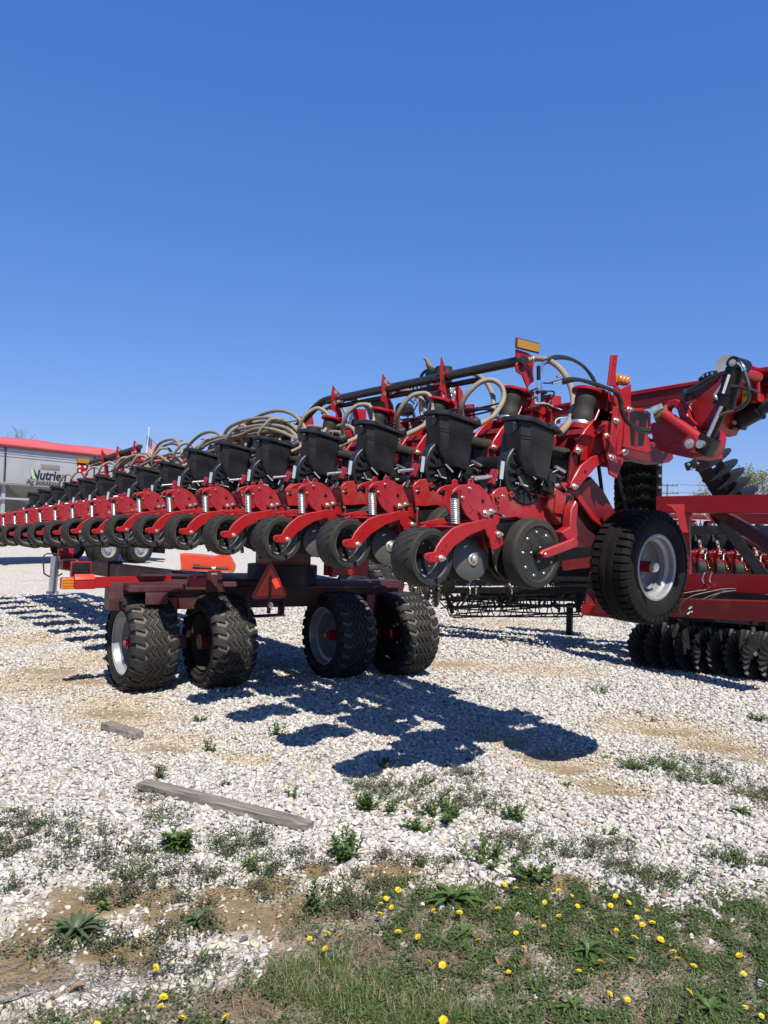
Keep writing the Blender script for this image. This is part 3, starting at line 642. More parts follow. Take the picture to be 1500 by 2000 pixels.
    for s, y in ((-1, -0.015), (1, 0.085)):
        ax = Vector((-0.16 * -s, s, 0.05)).normalized(); cc = Vector((-0.018, y, -0.303))
        b.lathe([(0, 0.0), (0.055, 0.002), (0.100, -0.010), (0.117, -0.018), (0.1175, -0.0205), (0.10, -0.0145), (0, -0.005)], cc, ax, 'disc_grey', 44)
        if s < 0:
            b.lathe([(0.034, 0.001), (0.036, 0.004), (0.034, 0.008), (0.024, 0.012), (0.022, 0.018), (0.019, 0.026), (0.011, 0.031), (0, 0.032)], cc, ax, 'zinc', 26)
    b.cyl((-0.018, 0.0, -0.303), (-0.018, 0.08, -0.303), 0.02, 'black', seg=14)
    P['closing_disc'] = b.mesh('closing_disc', 35)
    # opener discs
    b = MB()
    for y in (-0.012, 0.024):
        b.lathe([(0, -0.002), (0.166, -0.002), (0.176, 0.0), (0.166, 0.002), (0, 0.002)], (0.295, y, -0.255), (0.06, 1 if y > 0 else -1, 0), 'rust', 40, mats=['discdark', 'rust', 'rust', 'discdark'])
    P['opener_disc'] = b.mesh('opener_disc', 35)
    # gauge wheels
    def gw(y0, s):
        b = MB(); c = (0.345, y0, -0.266); Rg = 0.20
        b.lathe([(0.150, -0.050), (0.158, -0.055), (0.168, -0.052), (0.185, -0.050), (Rg - 0.004, -0.040), (Rg, -0.028), (Rg, 0.030), (Rg - 0.01, 0.046), (0.16, 0.052), (0.14, 0.045)], c, (0, -s, 0) if s < 0 else (0, -1, 0), 'dusty_black', 56) if False else b.lathe([(0.150, 0.050), (0.158, 0.055), (0.168, 0.052), (0.185, 0.050), (Rg - 0.004, 0.040), (Rg, 0.028), (Rg, -0.034), (Rg - 0.012, -0.046), (0.16, -0.05), (0.13, -0.045)], c, (0, -s, 0), 'dusty_black', 56)
        b.lathe([(0.150, 0.0495), (0.146, 0.046), (0.10, 0.043), (0.060, 0.036), (0.045, 0.034), (0.0, 0.034)], c, (0, -s, 0), 'dusty_plastic', 56)
        b.lathe([(0.13, -0.044), (0.0, -0.03)], c, (0, -s, 0), 'black', 40)
        for k in range(9):
            a = 2 * math.pi * k / 9 + 0.3; b.bolt((c[0] + 0.122 * math.cos(a), c[1] - s * 0.044, c[2] + 0.122 * math.sin(a)), (0, -s, 0), 0.0055, 0.006)
        for k in range(3):
            a = 2 * math.pi * k / 3 + 0.9; b.bolt((c[0] + 0.045 * math.cos(a), c[1] - s * 0.036, c[2] + 0.045 * math.sin(a)), (0, -s, 0), 0.005, 0.005)
        b.cyl((c[0], c[1] - s * 0.03, c[2]), (c[0], c[1] - s * 0.062, c[2]), 0.03, 'black', seg=18)
        return b.mesh('gauge_wheel', 35)
    P['gauge_wheel'] = gw(-0.112, 1); P['gauge_wheel_far'] = gw(0.150, -1)
    # gauge wheel arm and its post
    b = MB()
    arm = [(0.318, -0.262), (0.335, -0.283), (0.375, -0.287), (0.619, -0.226), (0.638, -0.195), (0.600, -0.170), (0.583, -0.179), (0.335, -0.245)]
    b.prism(arm, 'y', -0.205, -0.178, 'red_dusty', 0.006)
    b.prism([(x, z) for x, z in arm], 'y', 0.19, 0.215, 'red', 0.005)
    pp = [(0.600, -0.003), (0.638, 0.043), (0.662, 0.027), (0.652, -0.096), (0.665, -0.150), (0.66, -0.20), (0.585, -0.205), (0.515, -0.141), (0.59, -0.110)]
    b.prism(pp, 'y', -0.178, -0.118, 'red_dusty', 0.006)
    b.prism(pp, 'y', 0.13, 0.19, 'red', 0.005)
    b.cyl((0.345, -0.205, -0.265), (0.345, -0.212, -0.265), 0.016, 'red_dusty', seg=18); b.bolt((0.345, -0.212, -0.265), (0, -1, 0), 0.006, 0.006)
    b.cyl((0.63, -0.19, -0.20), (0.63, 0.20, -0.20), 0.022, 'red', seg=16); b.bolt((0.655, -0.14, -0.195), (1, 0, 0), 0.014, 0.016, 'rust')
    P['gauge_wheel_arm'] = b.mesh('gauge_wheel_arm', 35)
    # hopper: tapered bin with an overhanging lid
    b = MB()
    def sec(z, xa, xb, ya, yb, ch): return [(xa, ya + ch, z(xa)), (xa + ch, ya, z(xa + ch)), (xb - ch * .5, ya, z(xb)), (xb, ya + ch * .5, z(xb)), (xb, yb, z(xb)), (xa, yb, z(xa))]
    tilt = -0.17
    zt = lambda h: (lambda x: h + tilt * (x - 0.3))
    secs = [sec(zt(0.452), 0.215, 0.482, -0.158, 0.0, 0.050), sec(zt(0.37), 0.220, 0.478, -0.155, 0.0, 0.046), sec(zt(0.362), 0.226, 0.472, -0.150, 0.0, 0.046), sec(zt(0.24), 0.236, 0.456, -0.146, -0.005, 0.040), sec(zt(0.17), 0.285, 0.440, -0.142, -0.01, 0.045)]
    vs = [v for s_ in secs for v in s_]; fs = []
    for k in range(len(secs) - 1):
        for q in range(6): fs.append((k * 6 + q, k * 6 + (q + 1) % 6, k * 6 + 6 + (q + 1) % 6, k * 6 + 6 + q))
    fs.append(tuple(range(len(vs) - 6, len(vs)))); fs.append((5, 4, 3, 2, 1, 0))
    bv, ff = b.faces(vs, fs, 'plastic')
    bmesh.ops.recalc_face_normals(b.bm, faces=ff)
    ed = [e for e in {e for f in ff for e in f.edges} if e.calc_face_angle(0) > 0.3]
    bmesh.ops.bevel(b.bm, geom=ed, offset=0.006, segments=2, affect='EDGES')
    L = MB()
    lid = [(0.188, -0.11), (0.245, -0.175), (0.492, -0.175), (0.508, -0.155), (0.508, 0.01), (0.188, 0.01)]
    vs = [(x, y, zt(0.452)(x)) for x, y in lid] + [(x, y, zt(0.472)(x)) for x, y in lid] + [(x * 0.9 + 0.037, y * 0.84 - 0.012, zt(0.484)(x)) for x, y in lid]
    fs = [(5, 4, 3, 2, 1, 0)] + [(k, (k + 1) % 6, 6 + (k + 1) % 6, 6 + k) for k in range(6)] + [(6 + k, 6 + (k + 1) % 6, 12 + (k + 1) % 6, 12 + k) for k in range(6)] + [(12, 13, 14, 15, 16, 17)]
    bv, ff = b.faces(vs, fs, 'plastic'); bmesh.ops.recalc_face_normals(b.bm, faces=ff)
    ed = [e for e in {e for f in ff for e in f.edges} if e.calc_face_angle(0) > 0.3]
    bmesh.ops.bevel(b.bm, geom=ed, offset=0.004, segments=2, affect='EDGES')
    b.prism([(0.178, 0.455), (0.215, 0.476), (0.222, 0.45), (0.205, 0.41), (0.182, 0.40)], 'y', -0.10, -0.02, 'plastic', 0.006)
    b.box((0.36, 0.03, 0.33), (0.22, 0.08, 0.16), 'plastic', (0, R(9), 0), 0.02)
    b.box((0.262, -0.163, 0.480), (0.035, 0.02, 0.016), 'plastic', bev=0.004)
    b.cyl((0.48, -0.03, 0.405), (0.575, -0.03, 0.455), 0.034, 'plastic', r2=0.030, seg=20)
    b.cyl((0.55, -0.03, 0.442), (0.60, -0.03, 0.468), 0.036, 'plastic', seg=20)
    b.tube([(0.46, 0.0, 0.345), (0.55, 0.0, 0.345), (0.64, 0.0, 0.335), (0.76, 0.0, 0.33)], 0.038, 'dusty_black', 16)
    P['seed_hopper'] = b.mesh('seed_hopper', 35)
    # seed meter and drive
    b = MB()
    c = (0.345, -0.01, 0.185)
    b.lathe([(0.0, 0.05), (0.12, 0.05), (0.172, 0.05), (0.178, 0.045), (0.180, -0.015), (0.150, -0.03), (0.0, -0.03)], c, (0, -1, 0), 'plastic', 44)
    for k in range(18):
        a = 2 * math.pi * k / 18
        b.box((c[0] + 0.135 * math.cos(a), c[1] - 0.062, c[2] + 0.135 * math.sin(a)), (0.045, 0.012, 0.007), 'plastic', (0, -a, 0))
    b.lathe([(0.10, 0.06), (0.10, 0.072), (0.06, 0.078), (0.0, 0.078)], c, (0, -1, 0), 'black', 30)
    b.box((0.47, -0.09, 0.15), (0.10, 0.07, 0.13), 'black', (0, R(8), 0), 0.01)
    b.box((0.475, -0.128, 0.17), (0.05, 0.014, 0.05), 'plastic', (0, R(8), 0), 0.004)
    b.cyl((0.44, -0.13, 0.13), (0.44, -0.15, 0.13), 0.018, 'black', seg=14)
    for p_, q_, r_, m_ in (((0.515, -0.12, 0.235), (0.60, -0.12, 0.21), 0.010, 'zinc'), ((0.50, -0.13, 0.125), (0.525, -0.14, 0.13), 0.009, 'zinc'), ((0.52, -0.08, 0.20), (0.62, -0.07, 0.175), 0.014, 'steel'), ((0.30, -0.10, 0.20), (0.34, -0.13, 0.15), 0.006, 'zinc'), ((0.24, -0.09, 0.16), (0.26, -0.11, 0.11), 0.007, 'steel'), ((0.40, -0.12, 0.12), (0.42, -0.12, 0.165), 0.005, 'zinc')):
        b.cyl(p_, q_, r_, m_, seg=10)
    rnd = random.Random(5)
    for k in range(26):
        p = Vector((rnd.uniform(0.22, 0.62), rnd.uniform(-0.12, 0.10), rnd.uniform(0.10, 0.24)))
        b.tube([p, p + Vector((rnd.uniform(-.05, .05), rnd.uniform(-.04, .03), rnd.uniform(-.05, .03))), p + Vector((rnd.uniform(-.09, .09), rnd.uniform(-.05, .03), rnd.uniform(-.08, -.02)))], rnd.uniform(0.003, 0.007), rnd.choice(['black', 'blackhose', 'plastic', 'black', 'steel', 'maroon']), 6, 4)
    for k in range(10):
        p = (rnd.uniform(0.25, 0.60), rnd.uniform(-0.12, 0.02), rnd.uniform(0.09, 0.22))
        b.box(p, (rnd.uniform(0.02, 0.05), 0.03, rnd.uniform(0.02, 0.05)), rnd.choice(['black', 'plastic', 'black', 'maroon']), (rnd.random(), rnd.random(), 0), 0.003)
    b.cyl((-0.02, -0.02, 0.135), (0.085, -0.03, 0.15), 0.012, 'zinc', seg=12)
    b.box((0.10, -0.03, 0.15), (0.03, 0.04, 0.09), 'red_plate', (0, 0.4, 0), 0.003)
    b.box((0.145, -0.055, 0.19), (0.026, 0.004, 0.10), 'bluegrey', (0, R(6), 0), 0)
    b.box((0.28, -0.08, 0.117), (0.09, 0.02, 0.012), 'bluegrey', (0, R(9), 0), 0.002)
    b.cyl((0.138, -0.05, 0.10), (0.143, -0.05, 0.15), 0.002, 'zinc', seg=6)
    P['seed_meter'] = b.mesh('seed_meter', 35)
    # parallel linkage
    b = MB()
    lo = [(0.66, 0.121), (0.67, 0.16), (0.749, 0.258), (0.855, 0.32), (0.997, 0.362), (1.003, 0.338), (0.984, 0.306), (0.897, 0.259), (0.784, 0.167), (0.71, 0.106)]
    up = [(0.691, 0.336), (0.712, 0.387), (0.777, 0.471), (0.844, 0.533), (0.914, 0.57), (1.044, 0.585), (1.047, 0.53), (0.95, 0.489), (0.834, 0.413), (0.753, 0.332), (0.723, 0.315)]
    P['lower_link'] = None
    b.prism(lo, 'y', -0.118, -0.096, 'red', 0.004); b.prism(lo, 'y', 0.10, 0.122, 'red', 0.004)
    b.bolt((0.69, -0.118, 0.13), (0, -1, 0), 0.014, 0.018); b.cyl((0.79, -0.1178, 0.225), (0.79, -0.1190, 0.225), 0.012, 'black', seg=14)
    b.cyl((0.95, -0.118, 0.32), (0.95, -0.135, 0.32), 0.03, 'red', seg=18)
    P['lower_link'] = b.mesh('lower_link', 35)
    b = MB()
    b.prism(up, 'y', -0.118, -0.096, 'red', 0.004); b.prism(up, 'y', 0.10, 0.122, 'red', 0.004)
    b.bolt((0.715, -0.118, 0.345), (0, -1, 0), 0.015, 0.02); b.bolt((0.90, -0.118, 0.54), (0, -1, 0), 0.011, 0.006, 'rust')
    b.box((0.80, 0.0, 0.46), (0.05, 0.19, 0.03), 'red_shaded', (0, R(-45), 0), 0.004)
    P['upper_link'] = b.mesh('upper_link', 35)
    # head post between the links
    b = MB()
    b.prism([(0.655, -0.02), (0.70, 0.35), (0.76, 0.36), (0.72, -0.04)], 'y', -0.09, -0.07, 'red_shaded', 0.003)
    b.prism([(0.655, -0.02), (0.70, 0.35), (0.76, 0.36), (0.72, -0.04)], 'y', 0.075, 0.095, 'red_shaded', 0.003)
    b.prism([(0.70, 0.10), (0.71, 0.34), (0.75, 0.34), (0.73, 0.10)], 'y', -0.07, 0.075, 'black', 0.0)
    P['head_post'] = b.mesh('head_post', 35)
    # air spring with its cup
    b = MB()
    p0, p1 = Vector((0.885, 0.0, 0.515)), Vector((0.935, 0.0, 0.735)); ax = (p1 - p0); L_ = ax.length
    prof = [(0.0, 0), (0.070, 0), (0.072, 0.02)]
    for k in range(13):
        t = k / 12; prof.append((0.066 + 0.004 * math.sin(t * 9) - 0.004 * t, 0.02 + t * (L_ - 0.05)))
    prof += [(0.062, L_ - 0.015), (0.0, L_ - 0.01)]
    b.lathe(prof, p0, ax, 'dusty_black', 30)
    b.lathe([(0.073, 0.0), (0.0755, 0.002), (0.0755, 0.018), (0.073, 0.022)], p0, ax, 'zinc', 30)
    P['air_spring'] = b.mesh('air_spring', 45)
    b = MB()
    b.lathe([(0.0, L_ - 0.008), (0.092, L_ - 0.008), (0.094, L_ + 0.006), (0.088, L_ + 0.012), (0.0, L_ + 0.012)], p0, ax, 'red', 32)
    b.lathe([(0.0, -0.03), (0.075, -0.03), (0.078, 0.0), (0.0, 0.0)], p0, ax, 'red', 28)
    b.prism([(0.98, 0.27), (1.02, 0.60), (1.035, 0.745), (1.06, 0.735), (1.075, 0.58), (1.06, 0.27)], 'y', -0.09, -0.075, 'red', 0.003)
    b.prism([(0.98, 0.27), (1.02, 0.60), (1.035, 0.745), (1.06, 0.735), (1.075, 0.58), (1.06, 0.27)], 'y', 0.075, 0.09, 'red', 0.003)
    b.prism([(0.94, 0.752), (1.0, 0.748), (1.05, 0.725), (1.072, 0.66), (1.075, 0.30), (1.055, 0.30), (1.052, 0.65), (1.035, 0.705), (0.99, 0.732), (0.94, 0.738)], 'y', -0.088, 0.088, 'red', 0.003)
    P['air_spring_bracket'] = b.mesh('air_spring_bracket', 35)
    # tool bar clamp plate beside each unit
    b = MB()
    b.prism([(0.88, 0.60), (0.845, 0.54), (0.90, 0.55), (0.98, 0.60), (1.13, 0.69), (1.16, 0.56), (1.12, 0.30), (1.06, 0.20), (0.99, 0.22), (0.955, 0.32), (0.92, 0.40)], 'y', -0.150, -0.135, 'red', 0.004)
    b.bolt((0.945, -0.150, 0.45), (0, -1, 0), 0.016, 0.018); b.cyl((0.96, -0.1495, 0.56), (0.96, -0.151, 0.56), 0.008, 'black', seg=12)
    b.prism([(0.92, 0.40), (1.06, 0.20), (1.10, 0.30), (0.98, 0.52)], 'y', 0.14, 0.155, 'red', 0.004)
    b.box((0.86, -0.17, 0.49), (0.12, 0.03, 0.02), 'red_plate', (0, R(-38), 0), 0.004)
    P['clamp_plate'] = b.mesh('clamp_plate', 35)
    return P
UP = unit_parts()
def ring_hose(j):
    """tan hose coiled once above its hopper"""
    r = random.Random(j + 11)
    jx = lambda s: r.uniform(-s, s)
    src = [(888, 512, .735), (925, 498, .73), (955, 470, .73), (985, 425, .74), (1002, 375, .75), (992, 320, .77), (960, 285, .80), (915, 272, .84), (865, 285, .88), (815, 328, .92), (775, 385, .96), (755, 445, 1.0), (762, 520, 1.04)]
    k_ = 1 + 0.06 * jx(1); q = []
    for i_, (X, Y, y) in enumerate(src):
        p = LY(*z3(X, Y), y); q.append(((p[0] - 0.62) * k_ + 0.62 + jx(.006), p[1] - 0.762, (p[2] - 1.772 - 0.48) * k_ + 0.48 + jx(.006)))
    q[0] = (0.59, -0.03, 0.462)
    b = MB(); b.tube(q, 0.0185, 'hose', 12, 5)
    b.cyl(q[-1], Vector(q[-1]) + Vector((0.03, 0.04, -0.12)), 0.0185, 'hose', seg=12)
    return b.mesh('air_hose', 60)
UNIT_SUBS = [('closing_arm', 'closing_arm'), ('coil_spring', 'coil_spring'), ('press_wheel', 'press_wheel'), ('closing_disc', 'closing_disc'), ('opener_disc', 'opener_disc'),
             ('gauge_wheel', 'gauge_wheel'), ('gauge_wheel_far', 'gauge_wheel'), ('gauge_wheel_arm', 'gauge_wheel_arm'), ('seed_hopper', 'seed_hopper'), ('seed_meter', 'seed_meter'),
             ('lower_link', 'lower_link'), ('upper_link', 'upper_link'), ('head_post', 'head_post'), ('air_spring', 'air_spring'), ('air_spring_bracket', 'air_spring_bracket'), ('clamp_plate', 'clamp_plate')]
def place_unit(root, x, y, z, skip=(), drop=0.0, dz=0.0):
    u = link('row_unit', UP['head'], root, (x + drop, y, z + dz))
    va = random.uniform(-.035, .035)
    for key, nm in UNIT_SUBS:
        if key in skip: continue
        o = link(nm, UP[key], u)
        if drop:
            if nm in ('closing_arm', 'coil_spring', 'press_wheel', 'closing_disc'): o.location = (-drop, 0, -dz)
            if nm in ('closing_arm', 'coil_spring', 'press_wheel', 'closing_disc'): o.rotation_euler = (0, va, 0)
            if nm == 'press_wheel' and drop > 0.06: q_ = 1 + (drop - 0.06) * 1.8; o.scale = (q_, 1.15, q_)
            if nm == 'seed_hopper': o.rotation_euler = (random.uniform(-.015, .015), random.uniform(-.02, .02), random.uniform(-.03, .03))
            if nm.startswith('air_spring') or nm == 'clamp_plate': o.location = (0.08, 0, dz * 1.4)
            if nm == 'seed_hopper': o.scale = (1.07, 1, 1.08 if dz else 1.03)
    return u

# ------------------------------------------------------------------ the big planter
planter = thing('planter', tuple(O), A, 'long red row crop planter with sixteen black seed hoppers folded lengthwise on a wheeled carriage', 'planter')
UZ = [1.734, 1.772, 1.776, 1.770, 1.768, 1.768, 1.753, 1.71, 1.683, 1.653, 1.624, 1.595, 1.559, 1.522, 1.483, 1.443]
hz = {}
for k in range(16):
    u = place_unit(planter, 0.03 if k == 1 else random.uniform(-.004, .004), 0.762 * k, UZ[k], drop=(0.045 + (0.006 * (k - 5) if k > 5 else 0)) if k else 0, dz=(0.032 if k < 7 else 0.0) if k else 0)
    if k == 0:
        b = MB(); b.tube([tuple(LY(*z3(X, Y), y) - np.array([0, 0, UZ[0]])) for X, Y, y in ((1148, 160, .72), (1190, 152, .68), (1250, 158, .60), (1310, 190, .50), (1360, 245, .40), (1395, 320, .28), (1410, 400, .18), (1402, 470, .10), (1375, 535, .03), (1330, 588, -.03))], 0.0205, 'hose', 14, 6)
        for X in (1172, 1186): p_ = LY(*z3(X, 155), .70) - np.array([0, 0, UZ[0]]); b.cyl(p_ - np.array([.006, -.003, 0]), p_ + np.array([.006, -.003, 0]), 0.0245, 'zinc', seg=16)
        link('air_hose', b.mesh('air_hose', 60), u)
    else:
        link('air_hose', ring_hose(k), u, (-0.02 if k > 1 else -0.075, 0, -0.03))
def bowz(y): return float(np.interp(y / 0.762, range(-1, 17), [1.73] + UZ + [1.44]))
# toolbar tubes
def bar_along(x, dz, w, h, y0, y1, m, bev=0.008, step=0.762):
    b = MB(); ys = [y0]
    while ys[-1] + step < y1 - 0.2: ys.append(ys[-1] + step)
    ys.append(y1)
    prev = None; i = b.mi(m)
    for y in ys:
        z = bowz(y) + dz; c = 0.012
        sec = [(x - w / 2 + c, z - h / 2), (x + w / 2 - c, z - h / 2), (x + w / 2, z - h / 2 + c), (x + w / 2, z + h / 2 - c), (x + w / 2 - c, z + h / 2), (x - w / 2 + c, z + h / 2), (x - w / 2, z + h / 2 - c), (x - w / 2, z - h / 2 + c)]
        ring = [b.bm.verts.new((sx, y, sz)) for sx, sz in sec]
        if prev:
            for q in range(8): f = b.bm.faces.new([prev[q], prev[(q + 1) % 8], ring[(q + 1) % 8], ring[q]]); f.material_index = i
        else: f = b.bm.faces.new(ring[::-1]); f.material_index = i
        prev = ring
    f = b.bm.faces.new(prev); f.material_index = i
    bmesh.ops.recalc_face_normals(b.bm, faces=b.bm.faces)
    return b
bar_along(1.24, 0.44, 0.24, 0.22, -0.10, 11.75, 'red').build('toolbar', planter)
bar_along(1.58, 0.42, 0.20, 0.18, 0.9, 10.5, 'red_shaded').build('rear_toolbar', planter)
bar_along(1.22, 0.03, 0.46, 0.26, 0.25, 9.5, 'maroon').build('added_shade_bar', planter)  # added dark bar: shades the carriage tyres and closes bright gaps
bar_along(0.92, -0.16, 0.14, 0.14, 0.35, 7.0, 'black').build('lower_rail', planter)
b = MB()
for x_, dz_, r_ in ((0.80, 0.26, 0.065), (0.62, 0.14, 0.045)):
    b.tube([(x_, 0.55 + 0.762 * k, bowz(0.55 + .762 * k) + dz_ + 0.01 * math.sin(k * 2)) for k in range(15)], r_, 'black', 14, 3)
b.build('vacuum_pipes', planter, 60)
b = MB()
for k in range(16):
    y = 0.762 * k + 0.381
    if 0.5 < y < 11:
        b.box((1.41, y, bowz(y) + 0.43), (0.28, 0.08, 0.10), 'red_shaded', bev=0.004)
b.build('cross_tubes', planter)
# hoses, wires and lines lying along the toolbar
b = MB(); rnd = random.Random(21)
for k in range(16):
    x0 = 1.15 + rnd.uniform(-0.12, 0.3); z0 = rnd.uniform(0.57, 0.80); ya, yb = (0.55 + rnd.uniform(0, .5), rnd.uniform(3.0, 5.5)) if k < 9 else (rnd.uniform(6, 7), rnd.uniform(8.5, 11.0))
    pts = []; y = ya
    while y < yb: pts.append((x0 + rnd.uniform(-.03, .03), y, bowz(y) + z0 + rnd.uniform(-.035, .02))); y += 0.38
    if len(pts) > 2: b.tube(pts, rnd.uniform(0.007, 0.012), rnd.choice(['blackhose', 'blackhose', 'maroon', 'black']), 8, 4)
b.build('hydraulic_lines', planter, 60, label='bundle of dark hydraulic lines along the toolbar')
# tan hose bundle over the middle rows
b = MB()
for k in range(10):
    x0 = 1.02 + rnd.uniform(-0.14, 0.2); hh = rnd.uniform(0.66, 0.86)
    ya = 2.9 + rnd.uniform(-0.1, 0.9); yb = ya + rnd.uniform(1.6, 3.0)
    pts = [(x0 - 0.15, ya - 0.25, bowz(ya) + 0.55)]
    n_ = 7
    for q in range(n_):
        t = q / (n_ - 1); y = ya + (yb - ya) * t
        pts.append((x0 + rnd.uniform(-.02, .02), y, bowz(y) + hh - 0.14 * abs(2 * t - 1) ** 2 + 0.03 * math.sin(q * 1.9 + k)))
    pts.append((x0 + 0.1, yb + 0.3, bowz(yb) + 0.5))
    b.tube(pts, 0.019, 'hose', 10, 5)
for k in range(7):
    x0 = 1.0 + rnd.uniform(-0.12, 0.2); hh = rnd.uniform(0.56, 0.84)
    ya = 6.0 + rnd.uniform(-0.2, 1.0); yb = ya + rnd.uniform(1.2, 2.2); pts = []
    for q in range(6):
        t = q / 5; y = ya + (yb - ya) * t; pts.append((x0, y, bowz(y) + hh - 0.16 * abs(2 * t - 1) ** 2 + 0.03 * math.sin(q * 2.1 + k)))
    b.tube(pts, 0.019, 'hose', 10, 5)
for pts, xx in (([(437, 890), (440, 845), (470, 824), (520, 816), (560, 824), (590, 852), (603, 885)], .98), ([(455, 850), (500, 815), (545, 802), (580, 815), (602, 850), (614, 885)], 1.05), ([(450, 842), (510, 831), (558, 836), (585, 862), (592, 895)], .93),
    ([(400, 885), (440, 862), (500, 848), (556, 845), (580, 870)], 1.0), ([(470, 830), (520, 824), (566, 832), (596, 862), (606, 890)], 1.1), ([(578, 870), (600, 856), (640, 853), (662, 832), (690, 838), (700, 870)], 1.1), ([(596, 880), (610, 892), (632, 888), (640, 860), (620, 846), (598, 862), (600, 890)], 1.15),
    ([(296, 900), (310, 868), (338, 858), (352, 872), (356, 895)], 1.0), ([(290, 905), (318, 872), (346, 868), (360, 890)], 1.05), ([(352, 895), (372, 866), (398, 846), (425, 846), (440, 868)], .95), ([(355, 890), (400, 868), (440, 858), (470, 862)], 1.05),
    ([(222, 925), (240, 902), (262, 890), (285, 892)], 1.0), ([(228, 918), (256, 896), (280, 886), (300, 896)], 1.05), ([(372, 880), (410, 862), (452, 850), (490, 852)], 1.1)):
    b.tube([tuple(LX(px, py, xx)) for px, py in pts], 0.0195, 'hose', 10, 6)
for px, py in ((474, 828), (470, 838), (566, 822), (574, 838), (340, 862), (400, 856)): c_ = LX(px, py, .96); b.cyl(c_ - np.array([.05, 0, .02]), c_ + np.array([.12, 0, .02]), 0.006, 'black', seg=6)
b.build('hose_bundle', planter, 60)
# overhead black pipes held by red brackets
PZ = 2.795
def pipe(ys, name='overhead_pipe'):
    b = MB()
    y0, y1 = ys
    b.cyl((1.15, y0, bowz(y0) + 1.04), (1.15, y1, bowz(y1) + 1.02), 0.036, 'blackhose', seg=18)
    b.cyl((1.18, y0 + .5, bowz(y0) + 0.965), (1.18, y1, bowz(y1) + 0.955), 0.022, 'black', seg=14)
    b.build(name, planter, 45)
pipe((0.72, 3.25)); pipe((8.3, 10.75))
b = MB(); b.tube([(1.15, 3.1, 2.80), (1.14, 3.35, 2.78), (1.10, 3.62, 2.62), (1.05, 3.85, 2.45), (1.0, 4.1, 2.35)], 0.036, 'dusty_black', 14, 6); b.build('overhead_pipe_drop', planter, 60)
def pipe_bracket(y, tri):
    b = MB(); z = bowz(y) + 1.03
    b.prism([(1.075, z - 0.12), (1.085, z - 0.05), (1.075, z + 0.02), (1.085, z + (0.115 if tri else 0.14)), (1.125, z + 0.075), (1.185, z + 0.035), (1.20, z - 0.02), (1.18, z - 0.10), (1.21, z - 0.17), (1.15, z - 0.15)] , 'y', y - 0.006, y + 0.006, 'red', 0.002)
    b.prism([(1.13, z - 0.13), (1.20, z - 0.13), (1.235, z - 0.45), (1.20, z - 0.56), (1.15, z - 0.56), (1.16, z - 0.35)], 'y', y - 0.008, y + 0.008, 'red', 0.003)
    for c in ((1.118, z + 0.05), (1.112, z - 0.055), (1.165, z - 0.005), (1.165, z - 0.09)):
        b.cyl((c[0], y - 0.0065, c[1]), (c[0], y - 0.0075, c[1]), 0.020 if c[0] < 1.15 else 0.014, 'zinc' if tri else 'blackhose', seg=16)
    return b.build('pipe_bracket', planter)
for y, t in ((1.54, False), (2.30, True), (3.08, True), (8.4, True), (9.15, True), (9.9, False)): pipe_bracket(y, t)
# hoses running from the pipe clamps down behind the hoppers
for pts in ([(692, 240, 1.52), (740, 230, 1.47), (800, 232, 1.40), (860, 255, 1.32), (905, 300, 1.22), (935, 360, 1.12), (942, 420, 1.02), (938, 480, .96)],
            [(335, 358, 2.28), (380, 345, 2.22), (430, 340, 2.14), (480, 352, 2.04), (520, 390, 1.94), (540, 440, 1.84), (545, 500, 1.76)],
            [(28, 408, 3.04), (70, 392, 2.98), (120, 390, 2.88), (170, 410, 2.78), (205, 445, 2.68), (225, 500, 2.58)],
            [(-60, 470, 3.9), (-30, 440, 3.75), (20, 420, 3.6), (60, 440, 3.5), (80, 480, 3.4)]):
    b = MB(); q_ = [tuple(LY(*z3(X, Y), y)) for X, Y, y in pts]; b.tube(q_, 0.0195, 'hose', 12, 5)
    d_ = (Vector(q_[1]) - Vector(q_[0])).normalized()
    for t in (0.03, 0.05): b.cyl(Vector(q_[0]) + d_ * t, Vector(q_[0]) + d_ * (t + .012), 0.024, 'zinc', seg=14)
    b.build('clamped_hose', planter, 50)
# end brackets with amber reflectors
def refl_post(px, py, w, h, y):
    c = LY(px, py, y); x, z = c[0], c[2]; b = MB(); zz = bowz(y) + 1.04
    b.prism([(x - 0.10, z - 0.09), (x - 0.10, z - 0.04), (x + 0.02, z - 0.045), (x + 0.10, z - 0.07), (x + 0.085, z - 0.16), (x + 0.10, z - 0.24), (x + 0.07, z - 0.26), (x + 0.04, z - 0.29), (x + 0.06, z - 0.50), (x + 0.09, z - 0.60), (x + 0.02, z - 0.60), (x + 0.03, z - 0.30), (x - 0.03, z - 0.215), (x - 0.09, z - 0.20), (x - 0.10, z - 0.15), (x - 0.07, z - 0.12)], 'y', y - 0.008, y + 0.006, 'red', 0.003)
    for c_ in ((x - 0.055, z - 0.10), (x + 0.035, z - 0.10), (x - 0.05, z - 0.175), (x + 0.04, z - 0.20)):
        b.cyl((c_[0], y - 0.0085, c_[1]), (c_[0], y - 0.0095, c_[1]), 0.020, 'blackhose' if y < 2 else 'white', seg=16)
    o = b.build('reflector_post', planter)
    r = MB(); r.box((x, y - 0.02, z), (w, 0.012, h), 'red_shaded', bev=0.002); r.box((x, y - 0.028, z), (w - 0.018, 0.006, h - 0.018), 'reflyellow')
    r.build('amber_reflector', o)
refl_post(1026, 676, 0.245, 0.078, 0.76)
refl_post(162, 900, 0.22, 0.10, 10.7)
